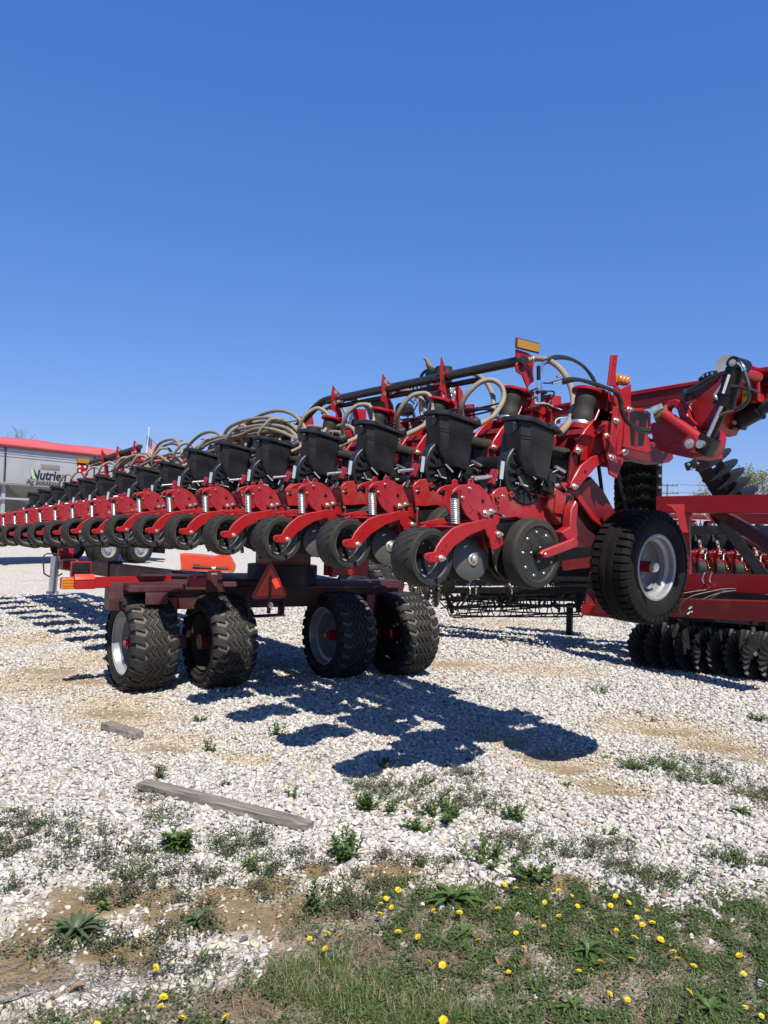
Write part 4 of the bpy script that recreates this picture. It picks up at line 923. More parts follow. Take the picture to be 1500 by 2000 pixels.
# centre tower with pump, fittings and cap
b = MB()
tw = LX(868, 760, 1.55); ty = tw[1]
b.box((1.55, ty, 2.55), (0.16, 0.14, 0.62), 'red', bev=0.01)
b.prism([(1.45, 2.30), (1.42, 2.88), (1.47, 2.90), (1.56, 2.70), (1.52, 2.30)], 'y', ty - 0.10, ty - 0.088, 'red', 0.003)
b.box((1.50, ty - 0.02, 2.62), (0.10, 0.20, 0.32), 'maroon', bev=0.006)
for k in range(12):
    b.cyl((1.46 + rnd.uniform(-.04, .1), ty - 0.10, 2.45 + rnd.uniform(0, .4)), (1.46 + rnd.uniform(-.04, .1), ty - 0.14, 2.45 + rnd.uniform(0, .4)), rnd.uniform(0.010, 0.022), rnd.choice(['zinc', 'zinc', 'black', 'chrome']), seg=12)
b.prism([(1.66, 2.60), (1.64, 2.85), (1.70, 2.80), (1.72, 2.66)], 'y', ty - 0.08, ty + 0.1, 'red', 0.004)
b.build('centre_tower', planter)
cp = LX(867, 727, 1.6)
b = MB(); b.cyl((1.6, cp[1], cp[2] - 0.10), (1.6, cp[1], cp[2] + 0.045), 0.078, 'dusty_black', r2=0.074, seg=28); b.cyl((1.6, cp[1], cp[2] - 0.40), (1.6, cp[1], cp[2] - 0.10), 0.06, 'black', seg=20); b.build('filter_canister', planter)
mp = LX(838, 735, 1.6)
b = MB()
b.cyl((1.6, mp[1] - 0.02, mp[2] + 0.04), (1.6, mp[1] - 0.10, mp[2] + 0.03), 0.035, 'dusty_black', seg=16)
b.tube([(1.6, mp[1] + 0.12, mp[2] - 0.06), (1.58, mp[1] + 0.08, mp[2] + 0.02), (1.6, mp[1] + 0.02, mp[2] + 0.06), (1.6, mp[1] - 0.10, mp[2] + 0.05)], 0.014, 'black', 8)
b.box((1.6, mp[1] - 0.08, mp[2]), (0.1, 0.16, 0.07), 'black', bev=0.01)
b.cyl((1.54, mp[1], mp[2] - 0.32), (1.54, mp[1], mp[2] - 0.08), 0.034, 'steel', seg=16); b.cyl((1.54, mp[1] - 0.09, mp[2] - 0.32), (1.54, mp[1] - 0.09, mp[2] - 0.10), 0.03, 'black', seg=16)
for k in range(14):
    p = Vector((1.52, mp[1] + rnd.uniform(-.12, .18), mp[2] - rnd.uniform(0.02, .3))); b.tube([p, p + Vector((0, rnd.uniform(-.08, .08), -.06)), p + Vector((0, rnd.uniform(-.12, .12), -.16))], rnd.uniform(.006, .012), rnd.choice(['chrome', 'blackhose', 'blackhose', 'zinc']), 8, 4)
b.build('pump_and_fittings', planter)
# fan housings and valve blocks between the rows
for (px, py, x, r_) in ((745, 800, 1.35, 0.10), (790, 800, 1.45, 0.06), (610, 845, 1.5, 0.08), (540, 850, 1.4, 0.07), (420, 880, 1.45, 0.08)):
    b = MB(); c = LX(px, py, x); b.lathe([(0, -0.06), (r_, -0.06), (r_ * 1.05, 0), (r_, 0.06), (0, 0.06)], c, (1, 0.2, 0.1), 'plastic', 28); b.build('fan_housing', planter)
for (px, py, x) in ((693, 835, 1.4), (700, 820, 1.3), (1075, 800, 1.35), (910, 815, 1.3), (600, 830, 1.5), (460, 870, 1.4), (370, 895, 1.4), (820, 845, 1.3)):
    b = MB(); c = LX(px, py, x)
    b.box(c, (0.12, 0.10, 0.20), 'red', (0, rnd.uniform(-.3, .3), 0), 0.01)
    for q in range(5): b.cyl(Vector(c) + Vector((-0.05, rnd.uniform(-.05, .05), rnd.uniform(-.1, .1))), Vector(c) + Vector((-0.09, rnd.uniform(-.05, .05), rnd.uniform(-.1, .1))), rnd.uniform(.006, .014), rnd.choice(['zinc', 'chrome', 'black']), seg=10)
    b.build('valve_block', planter)
# chrome riser and hydraulic hoses above the first row
b = MB()
def PL(pts, y): return [tuple(LY(px, py, y)) for px, py in pts]
vy = 0.55
for (a_, c_, r_, m_) in (((1053, 785), (1053, 745), 0.012, 'chrome'), ((1053, 760), (1053, 748), 0.022, 'chrome'), ((1052, 742), (1052, 715), 0.014, 'black'), ((1055, 728), (1056, 712), 0.016, 'chrome'), ((1056, 714), (1068, 704), 0.010, 'chrome'), ((1060, 784), (1058, 770), 0.02, 'black'), ((1048, 766), (1066, 766), 0.014, 'black'), ((1078, 748), (1100, 742), 0.012, 'chrome'), ((1088, 736), (1100, 731), 0.010, 'zinc')):
    b.cyl(LY(*a_, vy), LY(*c_, vy), r_, m_, seg=12)
b.build('hydraulic_riser', planter)
b = MB()
for pts, r_, y_ in (([(1066, 704), (1085, 696), (1112, 700), (1140, 716), (1158, 740), (1168, 760), (1176, 800)], 0.012, vy), ([(1060, 712), (1090, 700), (1125, 706), (1150, 726), (1164, 750), (1172, 795)], 0.010, vy + .05),
                    ([(1100, 742), (1120, 740), (1150, 746), (1180, 756), (1205, 768), (1214, 785), (1217, 805), (1228, 826), (1255, 838), (1290, 838), (1320, 828), (1342, 805), (1345, 785), (1340, 762)], 0.011, -0.32),
                    ([(1100, 748), (1130, 742), (1165, 752), (1195, 762), (1209, 778), (1213, 800), (1222, 822), (1250, 842), (1290, 844), (1318, 836), (1336, 812), (1334, 785), (1332, 764)], 0.0105, -0.30),
                    ([(1062, 748), (1075, 748), (1090, 743), (1100, 742)], 0.006, vy), ([(1062, 766), (1078, 764), (1082, 770), (1070, 790)], 0.006, vy), ([(1030, 766), (1050, 758)], 0.007, vy), ([(1030, 780), (1048, 776)], 0.007, vy), ([(1030, 797), (1052, 792), (1060, 780)], 0.006, vy)):
    b.tube(PL(pts, y_), r_, 'blackhose', 10, 6)
b.tube(PL([(1045, 788), (1065, 788), (1085, 796), (1112, 806)], 0.5), 0.004, 'white', 6, 4)
b.tube(PL([(1086, 838), (1085, 822), (1095, 816), (1106, 818)], 0.12), 0.004, 'white', 6, 4)
b.build('hydraulic_hoses', planter, 60)
# end frame: mast, plates and lamp
ye = -0.16
def poly(pts, y, f=z4): return [(float(LY(*f(*p), y)[0]), float(LY(*f(*p), y)[2])) for p in pts]
b = MB()
b.prism(poly([(585, 160), (622, 157), (610, 270), (612, 330), (640, 360), (700, 330), (698, 480), (655, 470), (660, 545), (640, 720), (665, 740), (615, 745), (625, 480), (600, 430), (605, 345), (565, 335)], ye), 'y', ye, ye + 0.014, 'red', 0.003)
b.prism(poly([(600, 460), (622, 460), (625, 590), (600, 740), (598, 775), (562, 770), (565, 720), (585, 600)], ye - 0.03), 'y', ye - 0.03, ye - 0.015, 'red', 0.003)
for p_ in ((579, 760), (655, 730), (605, 545), (683, 480)): b.bolt(LY(*z4(*p_), ye - 0.03), (0, -1, 0), 0.015, 0.02)
for p_ in ((600, 180), (598, 215), (605, 640)): 
    c = LY(*z4(*p_), ye); b.cyl(c - np.array([0, .0005, 0]), c - np.array([0, 0.002, 0]), 0.005, 'black', seg=10)
b.build('end_mast', planter)
b = MB(); c = LY(*z4(657, 302), ye); cc = Vector(c)
b.box(cc + Vector((0, 0.03, 0)), (0.135, 0.05, 0.062), 'amber', bev=0.02)
b.box(cc + Vector((0, 0.002, 0)), (0.115, 0.02, 0.044), 'amber', bev=0.009)
for k in range(3): b.lathe([(0.016, 0), (0.012, 0.004), (0, 0.005)], cc + Vector((-0.036 + 0.036 * k, -0.008, 0)), (0, -1, 0), 'amber', 18)
b.cyl(cc + Vector((-0.03, 0.03, -0.03)), cc + Vector((-0.04, 0.03, -0.06)), 0.010, 'black', seg=10)
b.build('warning_lamp', planter)
# end box of the toolbar with its slotted face
b = MB()
xa = 1.04
def q(pts, y, y2, m, bev=0.004): b.prism(poly(pts, y), 'y', y, y2, m, bev)
q([(655, 480), (690, 470), (770, 472), (815, 500), (815, 560), (800, 640), (830, 720), (790, 735), (680, 705), (655, 700), (662, 560)], ye - 0.01, ye + 0.012, 'red')
q([(690, 500), (712, 488), (770, 488), (795, 510), (770, 690), (700, 690), (694, 640)], ye - 0.012, ye - 0.0105, 'black', 0)
q([(722, 540), (745, 545), (738, 690), (716, 690)], ye - 0.014, ye - 0.0122, 'red_shaded', 0)
q([(632, 738), (680, 692), (800, 694), (900, 706), (940, 730), (948, 766), (925, 788), (862, 800), (740, 772)], ye - 0.005, ye + 0.10, 'red_shaded')
b.box((1.40, 0.05, 2.17), (0.5, 0.16, 0.10), 'red_shaded', bev=0.01)
b.build('toolbar_end_box', planter)
# wing wheel with its leg
def wing_wheel():
    c = (1.31, -0.165, 1.395); Rt, Rr, W = 0.355, 0.20, 0.275
    b = MB()
    b.lathe(tyre_profile(Rt, Rr, W, 0.05, 6), c, (0, -1, 0), 'rubber_shaded', 64)
    for s in (-1, 1):
        for k in range(44):
            a = 2 * math.pi * (k + (0.5 if s > 0 else 0)) / 44
            T = Matrix.Translation(c) @ Matrix.Rotation(-a, 4, 'Y')
            vs = []; hw = 0.017
            for yy, rr in ((0.055, Rt + 0.003), (0.105, Rt + 0.002), (0.132, Rt - 0.018), (0.1385, Rt - 0.05)):
                for sg in (-1, 1): vs.append(T @ Vector((rr, s * yy, sg * hw)))
                for sg in (-1, 1): vs.append(T @ Vector((rr - 0.014, s * yy * 0.985, sg * hw * 1.2)))
            fs = []
            for q_ in range(3):
                o = 4 * q_; fs += [(o, o + 1, o + 5, o + 4), (o + 2, o, o + 4, o + 6), (o + 1, o + 3, o + 7, o + 5)]
            b.faces([v - Vector((0, 0, 0)) for v in vs], fs + [(0, 1, 3, 2)], 'rubber_shaded')
    for y_ in (-0.03, 0.03):
        b.lathe([(Rt - 0.004, -0.018), (Rt + 0.004, -0.015), (Rt + 0.004, 0.015), (Rt - 0.004, 0.018)], (c[0], c[1] + y_, c[2]), (0, -1, 0), 'rubber_shaded', 64)
    bmesh.ops.recalc_face_normals(b.bm, faces=b.bm.faces)
    w_ = b.build('wing_wheel', planter, 30)
    b = MB(); h = W / 2 * 0.84
    b.lathe([(Rr + 0.006, h - 0.004), (Rr + 0.008, h + 0.006), (Rr - 0.004, h + 0.010), (Rr - 0.014, h + 0.002), (Rr - 0.018, h - 0.03), (Rr - 0.036, h - 0.045), (Rr - 0.040, h - 0.085), (Rr - 0.028, h - 0.10), (Rr - 0.035, h - 0.14), (0.12, h - 0.15), (0.075, h - 0.13), (0.0, h - 0.13)], c, (0, -1, 0), 'rim', 56)
    b.cyl((c[0], c[1] - h + 0.13, c[2]), (c[0], c[1] - h + 0.03, c[2]), 0.036, 'red', seg=20)
    b.lathe([(0.033, 0), (0.034, 0.02), (0.028, 0.035), (0.0, 0.042)], (c[0], c[1] - h + 0.035, c[2]), (0, -1, 0), 'zinc', 20)
    for k in range(6):
        a = 2 * math.pi * k / 6; b.bolt((c[0] + 0.07 * math.cos(a), c[1] - h + 0.128, c[2] + 0.07 * math.sin(a)), (0, -1, 0), 0.009, 0.014)
    b.build('rim', w_)
wing_wheel()
b = MB()
# slanting box leg that carries the wing wheel
def slab(p, q_, wa, wb, y0, y1, m):
    b.prism([p[0], p[1], q_[1], q_[0]], 'y', y0, y1, m, 0.008)
b.prism(poly([(352, 958), (380, 920), (468, 872), (545, 960), (625, 1105), (600, 1180), (560, 1195), (470, 1120)], -0.03), 'y', -0.03, 0.14, 'red_shaded', 0.01)
b.prism([(0.72, 1.72), (0.80, 1.86), (1.20, 1.58), (1.10, 1.50), (0.80, 1.50)], 'y', 0.0, 0.12, 'maroon', 0.006)
b.prism(poly([(352, 958), (366, 930), (520, 1140), (600, 1180), (560, 1195), (470, 1125)], -0.045), 'y', -0.045, -0.03, 'red', 0.004)
b.cyl((1.31, -0.05, 1.395), (1.31, 0.20, 1.395), 0.035, 'red_shaded', seg=18)
b.prism([(1.18, 1.60), (1.27, 1.62), (1.36, 1.40), (1.31, 1.34), (1.25, 1.38)], 'y', 0.06, 0.11, 'red_shaded', 0.006)
b.build('wheel_leg', planter)
b = MB()
b.cyl((0.99, 0.16, 2.10), (1.02, 0.14, 1.98), 0.058, 'plastic', seg=26); b.cyl((1.02, 0.14, 1.98), (1.03, 0.13, 1.97), 0.05, 'black', seg=26)
b.cyl((1.02, 0.14, 1.98), (1.10, 0.10, 1.70), 0.026, 'black', seg=18); b.bolt((1.13, 0.02, 1.66), (0, -1, 0), 0.02, 0.02)
b.cyl((1.06, 0.0, 2.08), (1.16, 0.0, 1.70), 0.012, 'black', seg=10)
b.build('lift_cylinder', planter)

# ------------------------------------------------------------------ marker arm folded at the near end
def polyx(pts, x, f=z4): return [(float(LX(*f(*p), x)[1]), float(LX(*f(*p), x)[2])) for p in pts]
b = MB(); X0 = 0.98
def px_(pts, x, x2, m, bev=0.005): b.prism(polyx(pts, x), 'x', x, x2, m, bev)
px_([(800, 560), (880, 540), (960, 640), (1110, 700), (1120, 750), (1040, 765), (935, 742), (850, 712), (820, 660)], X0, X0 + 0.22, 'red', 0.012)
px_([(830, 640), (900, 520), (1010, 600), (1105, 650), (1100, 690), (960, 660), (880, 700)], X0 - 0.015, X0 + 0.0, 'red')
px_([(1040, 455), (1190, 330), (1262, 265), (1285, 300), (1235, 410), (1150, 600), (1105, 610), (1075, 560)], X0 + 0.05, X0 + 0.36, 'red')
px_([(880, 520), (885, 460), (915, 425), (960, 418), (1000, 440), (1030, 520), (1100, 610), (1160, 640), (1140, 680), (1060, 640), (990, 560), (965, 480), (940, 455), (915, 470), (905, 520)], X0 - 0.03, X0 + 0.02, 'red')
px_([(985, 470), (1040, 455), (1100, 560), (1110, 615), (1060, 600), (1010, 540)], X0 + 0.10, X0 + 0.30, 'red_shaded')
px_([(1170, 590), (1195, 600), (1210, 640), (1200, 700), (1170, 745), (1130, 760), (1150, 700), (1185, 660)], X0 + 0.01, X0 + 0.10, 'red')
a_, c_ = LX(*z4(895, 515), X0 - 0.05), LX(*z4(1110, 665), X0 - 0.05); b.cyl(a_, c_, 0.036, 'red', seg=22)
a_, c_ = LX(*z4(850, 535), X0 - 0.03), LX(*z4(905, 505), X0 - 0.03); b.cyl(a_, c_, 0.03, 'rust', seg=18)
b.cyl(LX(*z4(820, 490), X0 - 0.06), LX(*z4(885, 465), X0 - 0.03), 0.026, 'zinc', seg=14)
c_ = Vector(LX(*z4(1100, 690), X0)); b.cyl(c_ + Vector((-0.10, 0, 0)), c_ + Vector((0.16, 0, 0)), 0.045, 'red', seg=22); b.bolt(c_ + Vector((-0.10, 0, 0)), (-1, 0, 0), 0.02, 0.02)
c_ = Vector(LX(*z4(1330, 260), X0)); b.cyl(c_ + Vector((-0.05, 0, 0)), c_ + Vector((0.2, 0, 0)), 0.03, 'red', seg=18)
b.build('marker_arm', planter)
b = MB()
px_([(180, 462), (700, 372), (1110, 305), (1250, 262), (1300, 240), (1290, 300), (1100, 330), (700, 400), (180, 478)], 1.30, 1.42, 'red')
px_([(180, 478), (700, 400), (1100, 330), (1240, 310), (1200, 400), (960, 440), (700, 470), (180, 520)], 1.31, 1.41, 'red_shaded')
px_([(1390, 215), (1440, 235), (1520, 222), (1520, 250), (1450, 262), (1425, 300), (1440, 430), (1400, 440), (1380, 340), (1340, 300), (1340, 240)], 1.18, 1.34, 'red')
px_([(1440, 300), (1520, 280), (1520, 330), (1445, 345)], 1.24, 1.36, 'maroon')
px_([(1445, 350), (1520, 330), (1520, 420), (1450, 430)], 1.26, 1.38, 'red_shaded')
px_([(1420, 250), (1446, 260), (1450, 432), (1430, 432)], 1.16, 1.175, 'red_plate')
px_([(1290, 330), (1390, 260), (1400, 430), (1330, 480), (1240, 470)], 1.22, 1.30, 'red_shaded')
b.build('marker_boom', planter)
b = MB(); X1 = 0.94
top, mid, low, fork = [Vector(LX(*z4(*p), X1)) for p in ((1322, 215), (1245, 450), (1160, 640), (1140, 690))]
b.cyl(top + (mid - top) * 0.12, mid, 0.052, 'black', seg=26); b.cyl(mid + (top - mid) * 0.06, mid + (low - mid) * 0.06, 0.058, 'black', seg=26)
b.cyl(mid, low, 0.026, 'chrome' if False else 'black', seg=20); b.cyl(mid + Vector((-0.012, 0, 0)), low + Vector((-0.012, 0, 0)), 0.0165, 'chrome', seg=14)
b.cyl(low, fork, 0.034, 'black', seg=16); b.box(fork, (0.09, 0.09, 0.10), 'black', (R(28), 0, 0), 0.01)
b.cyl(fork + Vector((-0.07, 0, 0)), fork + Vector((0.12, 0, 0)), 0.022, 'zinc', seg=14)
b.cyl(top + Vector((-0.05, 0, 0)), top + Vector((0.08, 0, 0)), 0.036, 'black', seg=18); b.bolt(top + Vector((-0.05, 0, 0)), (-1, 0, 0), 0.014, 0.016)
ax_ = (mid - top).normalized()
lb = top + (mid - top) * 0.52; 
b.cyl(lb - ax_ * 0.05 + Vector((-0.004, 0, 0)), lb + ax_ * 0.05 + Vector((-0.004, 0, 0)), 0.0525, 'black', seg=26)
cd_ = Vector(_cl) - lb; cd_ = (cd_ - ax_ * cd_.dot(ax_)).normalized(); sd_ = ax_.cross(cd_); T_ = Matrix((( ax_.x, sd_.x, cd_.x, 0), (ax_.y, sd_.y, cd_.y, 0), (ax_.z, sd_.z, cd_.z, 0), (0, 0, 0, 1)))
lc = lb + cd_ * 0.0535 + sd_ * 0.012
b.faces([lc + ax_ * u_ + sd_ * v_ for u_, v_ in ((-.05, -.012), (.05, -.012), (.05, .018), (-.05, .018))], [(0, 1, 2, 3)], 'white')
b.build('marker_cylinder', planter)
b = MB()
for pts, r_, m_ in (([(1322, 205), (1345, 215), (1375, 300), (1390, 360), (1385, 420), (1350, 460), (1310, 480)], 0.011, 'blackhose'), ([(1250, 350), (1290, 345), (1340, 350), (1400, 365), (1445, 385)], 0.010, 'blackhose'),
                    ([(1035, 370), (1080, 345), (1150, 300), (1210, 275), (1255, 265), (1270, 290), (1240, 350)], 0.012, 'blackhose'), ([(1030, 380), (1085, 362), (1160, 318), (1215, 285)], 0.011, 'blackhose'),
                    ([(1325, 205), (1350, 225), (1362, 255)], 0.013, 'chrome'), ([(1240, 320), (1225, 345), (1200, 380), (1190, 400), (1215, 430)], 0.010, 'zinc'), ([(1215, 515), (1250, 500), (1290, 490), (1310, 478)], 0.007, 'rust')):
    b.tube([tuple(LX(*z4(*p), 0.90)) for p in pts], r_, m_, 10, 6)
for p in ((1015, 372), (1010, 395), (1050, 375)): b.cyl(LX(*z4(*p), 1.08), LX(p[0] / 3 + 1003, (p[1] + 25) / 3 + 640, 0.90), 0.016, 'black', seg=10)
b.build('marker_hoses', planter, 60)
b = MB()
px_([(1352, 365), (1385, 370), (1378, 410), (1345, 445)], 1.14, 1.144, 'yellow', 0)
px_([(1358, 385), (1376, 387), (1374, 391), (1357, 389)], 1.1385, 1.1395, 'black', 0)
px_([(1355, 397), (1372, 399), (1370, 403), (1354, 401)], 1.1385, 1.1395, 'black', 0)
b.build('warning_sticker', planter)
b = MB()
e0, e1 = Vector(LX(*z4(1335, 545), 1.26)), Vector(LX(*z4(1520, 445), 1.26)); b.cyl(e0, e0 + (e1 - e0) * 0.62, 0.05, 'black', seg=24); b.cyl(e0, e1, 0.036, 'plastic', seg=20); b.cyl(e0 + (e1 - e0) * 0.6, e0 + (e1 - e0) * 0.64, 0.056, 'black', seg=24)
c_ = Vector(LX(*z4(1320, 560), 1.26)); b.box(c_, (0.07, 0.10, 0.05), 'black', (R(25), 0, 0), 0.01); b.bolt(c_ + Vector((-0.035, 0, 0)), (-1, 0, 0), 0.012, 0.012)
c_ = Vector(LX(*z4(1250, 560), 1.26)); b.box(c_, (0.08, 0.15, 0.05), 'red_shaded', (R(18), 0, 0), 0.006); b.cyl(c_ + Vector((-.04, -0.0, -0.04)), c_ + Vector((.04, 0, -0.04)), 0.03, 'black', seg=16)
b.build('boom_cylinder', planter)
dc = Vector(LX(1421, 722, 1.36))
b = MB(); b.lathe([(0, 0.0), (0.05, 0.003), (0.082, 0.014), (0.084, 0.016), (0.05, 0.0070), (0, 0.003)], dc, Vector((-0.55, -0.80, 0.10)), 'lens_clear', 40); b.cyl(dc, dc + Vector((0.05, 0, -0.03)), 0.03, 'red', seg=18); b.build('marker_disc', planter)
b = MB(); b.tube([tuple(LX(*z4(*p), 1.28)) for p in ((1100, 310), (1125, 285), (1160, 270), (1200, 265))], 0.014, 'black', 8, 5)
for p in ((1120, 285), (1145, 275), (1172, 268)): b.bolt(LX(*z4(*p), 1.262), (-1, 0, 0), 0.006, 0.006)
b.build('marker_chain', planter)

# ------------------------------------------------------------------ carriage under the toolbar
M['rim_in'] = mat('dark_inner_rim', (0.06, 0.05, 0.042), 0.7, 0.1, 0.3, 12, (0.10, 0.08, 0.06), 0.5)  # darker brown for the rims that show their inner side
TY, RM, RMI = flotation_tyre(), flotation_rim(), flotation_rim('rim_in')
def carriage_wheel(parent, x, y, z, rz, flip=False):
    e = link('carriage_wheel', None, parent, (x, y, z), (random.uniform(0, 6.28) if False else 0, 0, rz))
    t = link('tyre', TY, e); t.rotation_euler.x = random.uniform(0, 6)
    r = link('rim', RM, e); r.rotation_euler = (random.uniform(0, 6), 0, 0)
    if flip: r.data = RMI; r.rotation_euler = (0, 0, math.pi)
    return e
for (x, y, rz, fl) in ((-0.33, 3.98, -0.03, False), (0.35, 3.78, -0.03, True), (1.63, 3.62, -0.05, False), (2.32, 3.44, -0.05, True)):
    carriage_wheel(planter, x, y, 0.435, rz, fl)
CA = Matrix.Rotation(R(-9), 4, 'Z')
def cbox(b, x, y, z, sx, sy, sz, m, rz=-9, bev=0.008): b.box((x, y, z), (sx, sy, sz), m, (0, 0, R(rz)), bev)
b = MB()
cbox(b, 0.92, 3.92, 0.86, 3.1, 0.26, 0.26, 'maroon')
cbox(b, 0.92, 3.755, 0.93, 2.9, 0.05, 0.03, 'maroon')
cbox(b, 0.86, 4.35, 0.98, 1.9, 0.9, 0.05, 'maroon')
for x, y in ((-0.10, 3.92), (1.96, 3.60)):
    cbox(b, x, y, 0.56, 0.10, 0.22, 0.60, 'red'); cbox(b, x, y - 0.02, 0.435, 0.30, 0.12, 0.12, 'red_shaded')
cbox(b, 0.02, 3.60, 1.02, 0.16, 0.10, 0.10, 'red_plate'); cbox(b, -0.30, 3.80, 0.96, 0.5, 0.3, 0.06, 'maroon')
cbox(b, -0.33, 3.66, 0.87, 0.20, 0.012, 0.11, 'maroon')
b.build('carriage_frame', planter)
b = MB()
pb_ = LY(420, 1132, 3.66)
b.prism([(pb_[0] - 0.09, pb_[2] - 0.12), (pb_[0] - 0.07, pb_[2] + 0.085), (pb_[0] + 0.06, pb_[2] + 0.085), (pb_[0] + 0.11, pb_[2] - 0.12)], 'y', 3.66, 3.675, 'maroon', 0.003)
b.box((pb_[0] - 0.01, 3.658, pb_[2] + 0.055), (0.06, 0.003, 0.02), 'hose')
o_ = b.build('pivot_bracket', planter); 
b = MB()
cbox(b, 1.12, 3.95, 1.45, 0.42, 0.50, 0.90, 'red_shaded'); b.cyl((1.12, 3.95, 0.95), (1.12, 3.95, 1.15), 0.36, 'black', seg=32); cbox(b, 1.2, 3.95, 1.98, 0.7, 0.9, 0.2, 'red_shaded')
cbox(b, 1.65, 3.55, 1.16, 0.50, 0.05, 0.20, 'red'); cbox(b, 1.45, 3.50, 1.16, 0.06, 0.08, 0.22, 'red')
b.build('turntable_column', planter)
# row of dark things slung between toolbar and carriage
b = MB()
for k in range(30):
    y = rnd.uniform(2.4, 6.5); x = rnd.uniform(0.5, 1.6)
    b.tube([(x, y, 2.1), (x + rnd.uniform(-.1, .1), y + .1, 1.7), (x + rnd.uniform(-.2, .2), y + rnd.uniform(-.3, .3), 1.25)], rnd.uniform(.01, .025), 'blackhose', 8, 4)
b.build('hanging_hoses', planter, 60)
# tongue running away to the hitch
def beam(b, p, q, w, h, m, bev=0.006, up=(0, 0, 1)):
    p, q = Vector(p), Vector(q); d = (q - p); L = d.length; d.normalize(); u = Vector(up); s = d.cross(u).normalized(); u = s.cross(d)
    T = Matrix((( d.x, s.x, u.x, (p.x + q.x) / 2), (d.y, s.y, u.y, (p.y + q.y) / 2), (d.z, s.z, u.z, (p.z + q.z) / 2), (0, 0, 0, 1)))
    x, y, z = L / 2, w / 2, h / 2
    vs = [(-x, -y, -z), (x, -y, -z), (x, y, -z), (-x, y, -z), (-x, -y, z), (x, -y, z), (x, y, z), (-x, y, z)]
    bv, ff = b.faces(vs, [(3, 2, 1, 0), (4, 5, 6, 7), (0, 1, 5, 4), (1, 2, 6, 5), (2, 3, 7, 6), (3, 0, 4, 7)], m, T)
    if bev: bmesh.ops.bevel(b.bm, geom=list({e for f in ff for e in f.edges}), offset=bev, segments=2, affect='EDGES')
b = MB()
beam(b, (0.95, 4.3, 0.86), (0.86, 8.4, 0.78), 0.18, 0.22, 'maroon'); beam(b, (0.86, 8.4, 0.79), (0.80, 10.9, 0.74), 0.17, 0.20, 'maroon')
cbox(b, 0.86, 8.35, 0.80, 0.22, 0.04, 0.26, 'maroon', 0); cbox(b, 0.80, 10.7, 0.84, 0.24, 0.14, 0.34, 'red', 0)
beam(b, (0.1, 4.3, 0.9), (0.85, 6.4, 0.86), 0.12, 0.14, 'red_shaded'); beam(b, (1.8, 4.1, 0.9), (0.95, 6.4, 0.86), 0.12, 0.14, 'red_shaded')
b.build('tongue', planter)
b = MB()
jc = Vector(W2L(at(104, 1120, 10.6)))
b.cyl(jc + Vector((0, 0, -0.26)), jc + Vector((0.02, 0, 0.24)), 0.055, 'zinc', seg=20); b.cyl(jc + Vector((0, 0, -0.28)), jc + Vector((0, 0, -0.25)), 0.08, 'silver', seg=20)
b.tube([jc + Vector((-0.12, 0, 0.0)), jc + Vector((-0.13, 0, 0.25)), jc + Vector((-0.02, 0, 0.27)), jc + Vector((0.10, 0.0, 0.26))], 0.010, 'maroon', 8, 2)
b.tube([jc + Vector((-0.12, 0, 0.0)), jc + Vector((0.0, 0, -0.06)), jc + Vector((0.12, 0.0, 0.0))], 0.010, 'maroon', 8, 2)
b.box(jc + Vector((0.20, 0, 0.12)), (0.22, 0.14, 0.14), 'red', bev=0.01)
b.build('hitch_jack', planter)
# outrigger with lamp and reflective tape
yl = 4.05
P0, P1 = LY(232, 1137, yl), LY(118, 1139, yl)
b = MB(); beam(b, tuple(P0 + np.array([0.5, 0.02, 0])), (P1[0], yl, P0[2]), 0.05, 0.10, 'red')
b.box((LY(160, 1120, yl)[0], yl + 0.04, P0[2] + 0.12), (0.18, 0.03, 0.14), 'black', bev=0.01)
b.build('lamp_outrigger', planter)
def yx(px): return LY(px, 1138, yl)[0]
b = MB(); b.box(((yx(118) + yx(141)) / 2, yl - 0.045, P0[2]), (yx(141) - yx(118), 0.03, 0.10), 'amber', bev=0.008)
for i_ in range(5):
    for j_ in range(4): b.box((yx(118) + (yx(141) - yx(118)) * (i_ + .5) / 5, yl - 0.062, P0[2] - 0.035 + 0.023 * j_), (0.016, 0.008, 0.014), 'amber', bev=0.003)
b.build('amber_lamp', planter)
b = MB(); cx_ = (yx(144) + yx(183)) / 2; wx_ = yx(183) - yx(144)
b.box((cx_, yl - 0.034, P0[2] - 0.012), (wx_, 0.012, 0.085), 'refl_red', bev=0.002); b.box((cx_, yl - 0.024, P0[2] + 0.052), (wx_, 0.012, 0.06), 'orange_red', (R(-40), 0, 0), 0.002)
b.build('reflective_tape', planter)
# slow-vehicle emblem
yt = 3.42
c = LY(527, 1136, yt)
def tri(b, s, yy, m, cut):
    pts = []
    for a in (90, 210, 330):
        for d in (-1, 1):
            v = Vector((math.cos(R(a)), math.sin(R(a)))) * s
            nxt = Vector((math.cos(R(a + 120 * d)), math.sin(R(a + 120 * d)))) * s
            q_ = v.lerp(nxt, cut); pts.append((a, d, q_))
    order = [(90, -1), (90, 1), (210, -1), (210, 1), (330, -1), (330, 1)]
    pl = [next(q_ for a, d, q_ in pts if (a, d) == o_) for o_ in order]
    b.prism([(c[0] + v.x, c[2] - 0.04 + v.y) for v in pl], 'y', yy - 0.004, yy, m, 0.001)
b = MB(); tri(b, 0.245, yt, 'refl_red', 0.10); tri(b, 0.185, yt - 0.006, 'orange_red', 0.02)
b.cyl((c[0], yt, c[2] - 0.30), (c[0], yt, c[2] + 0.05), 0.02, 'red_shaded', seg=8); b.bolt((c[0], yt - 0.03, c[2] - 0.22), (0, -1, 0), 0.02, 0.015)
b.build('warning_triangle', planter)
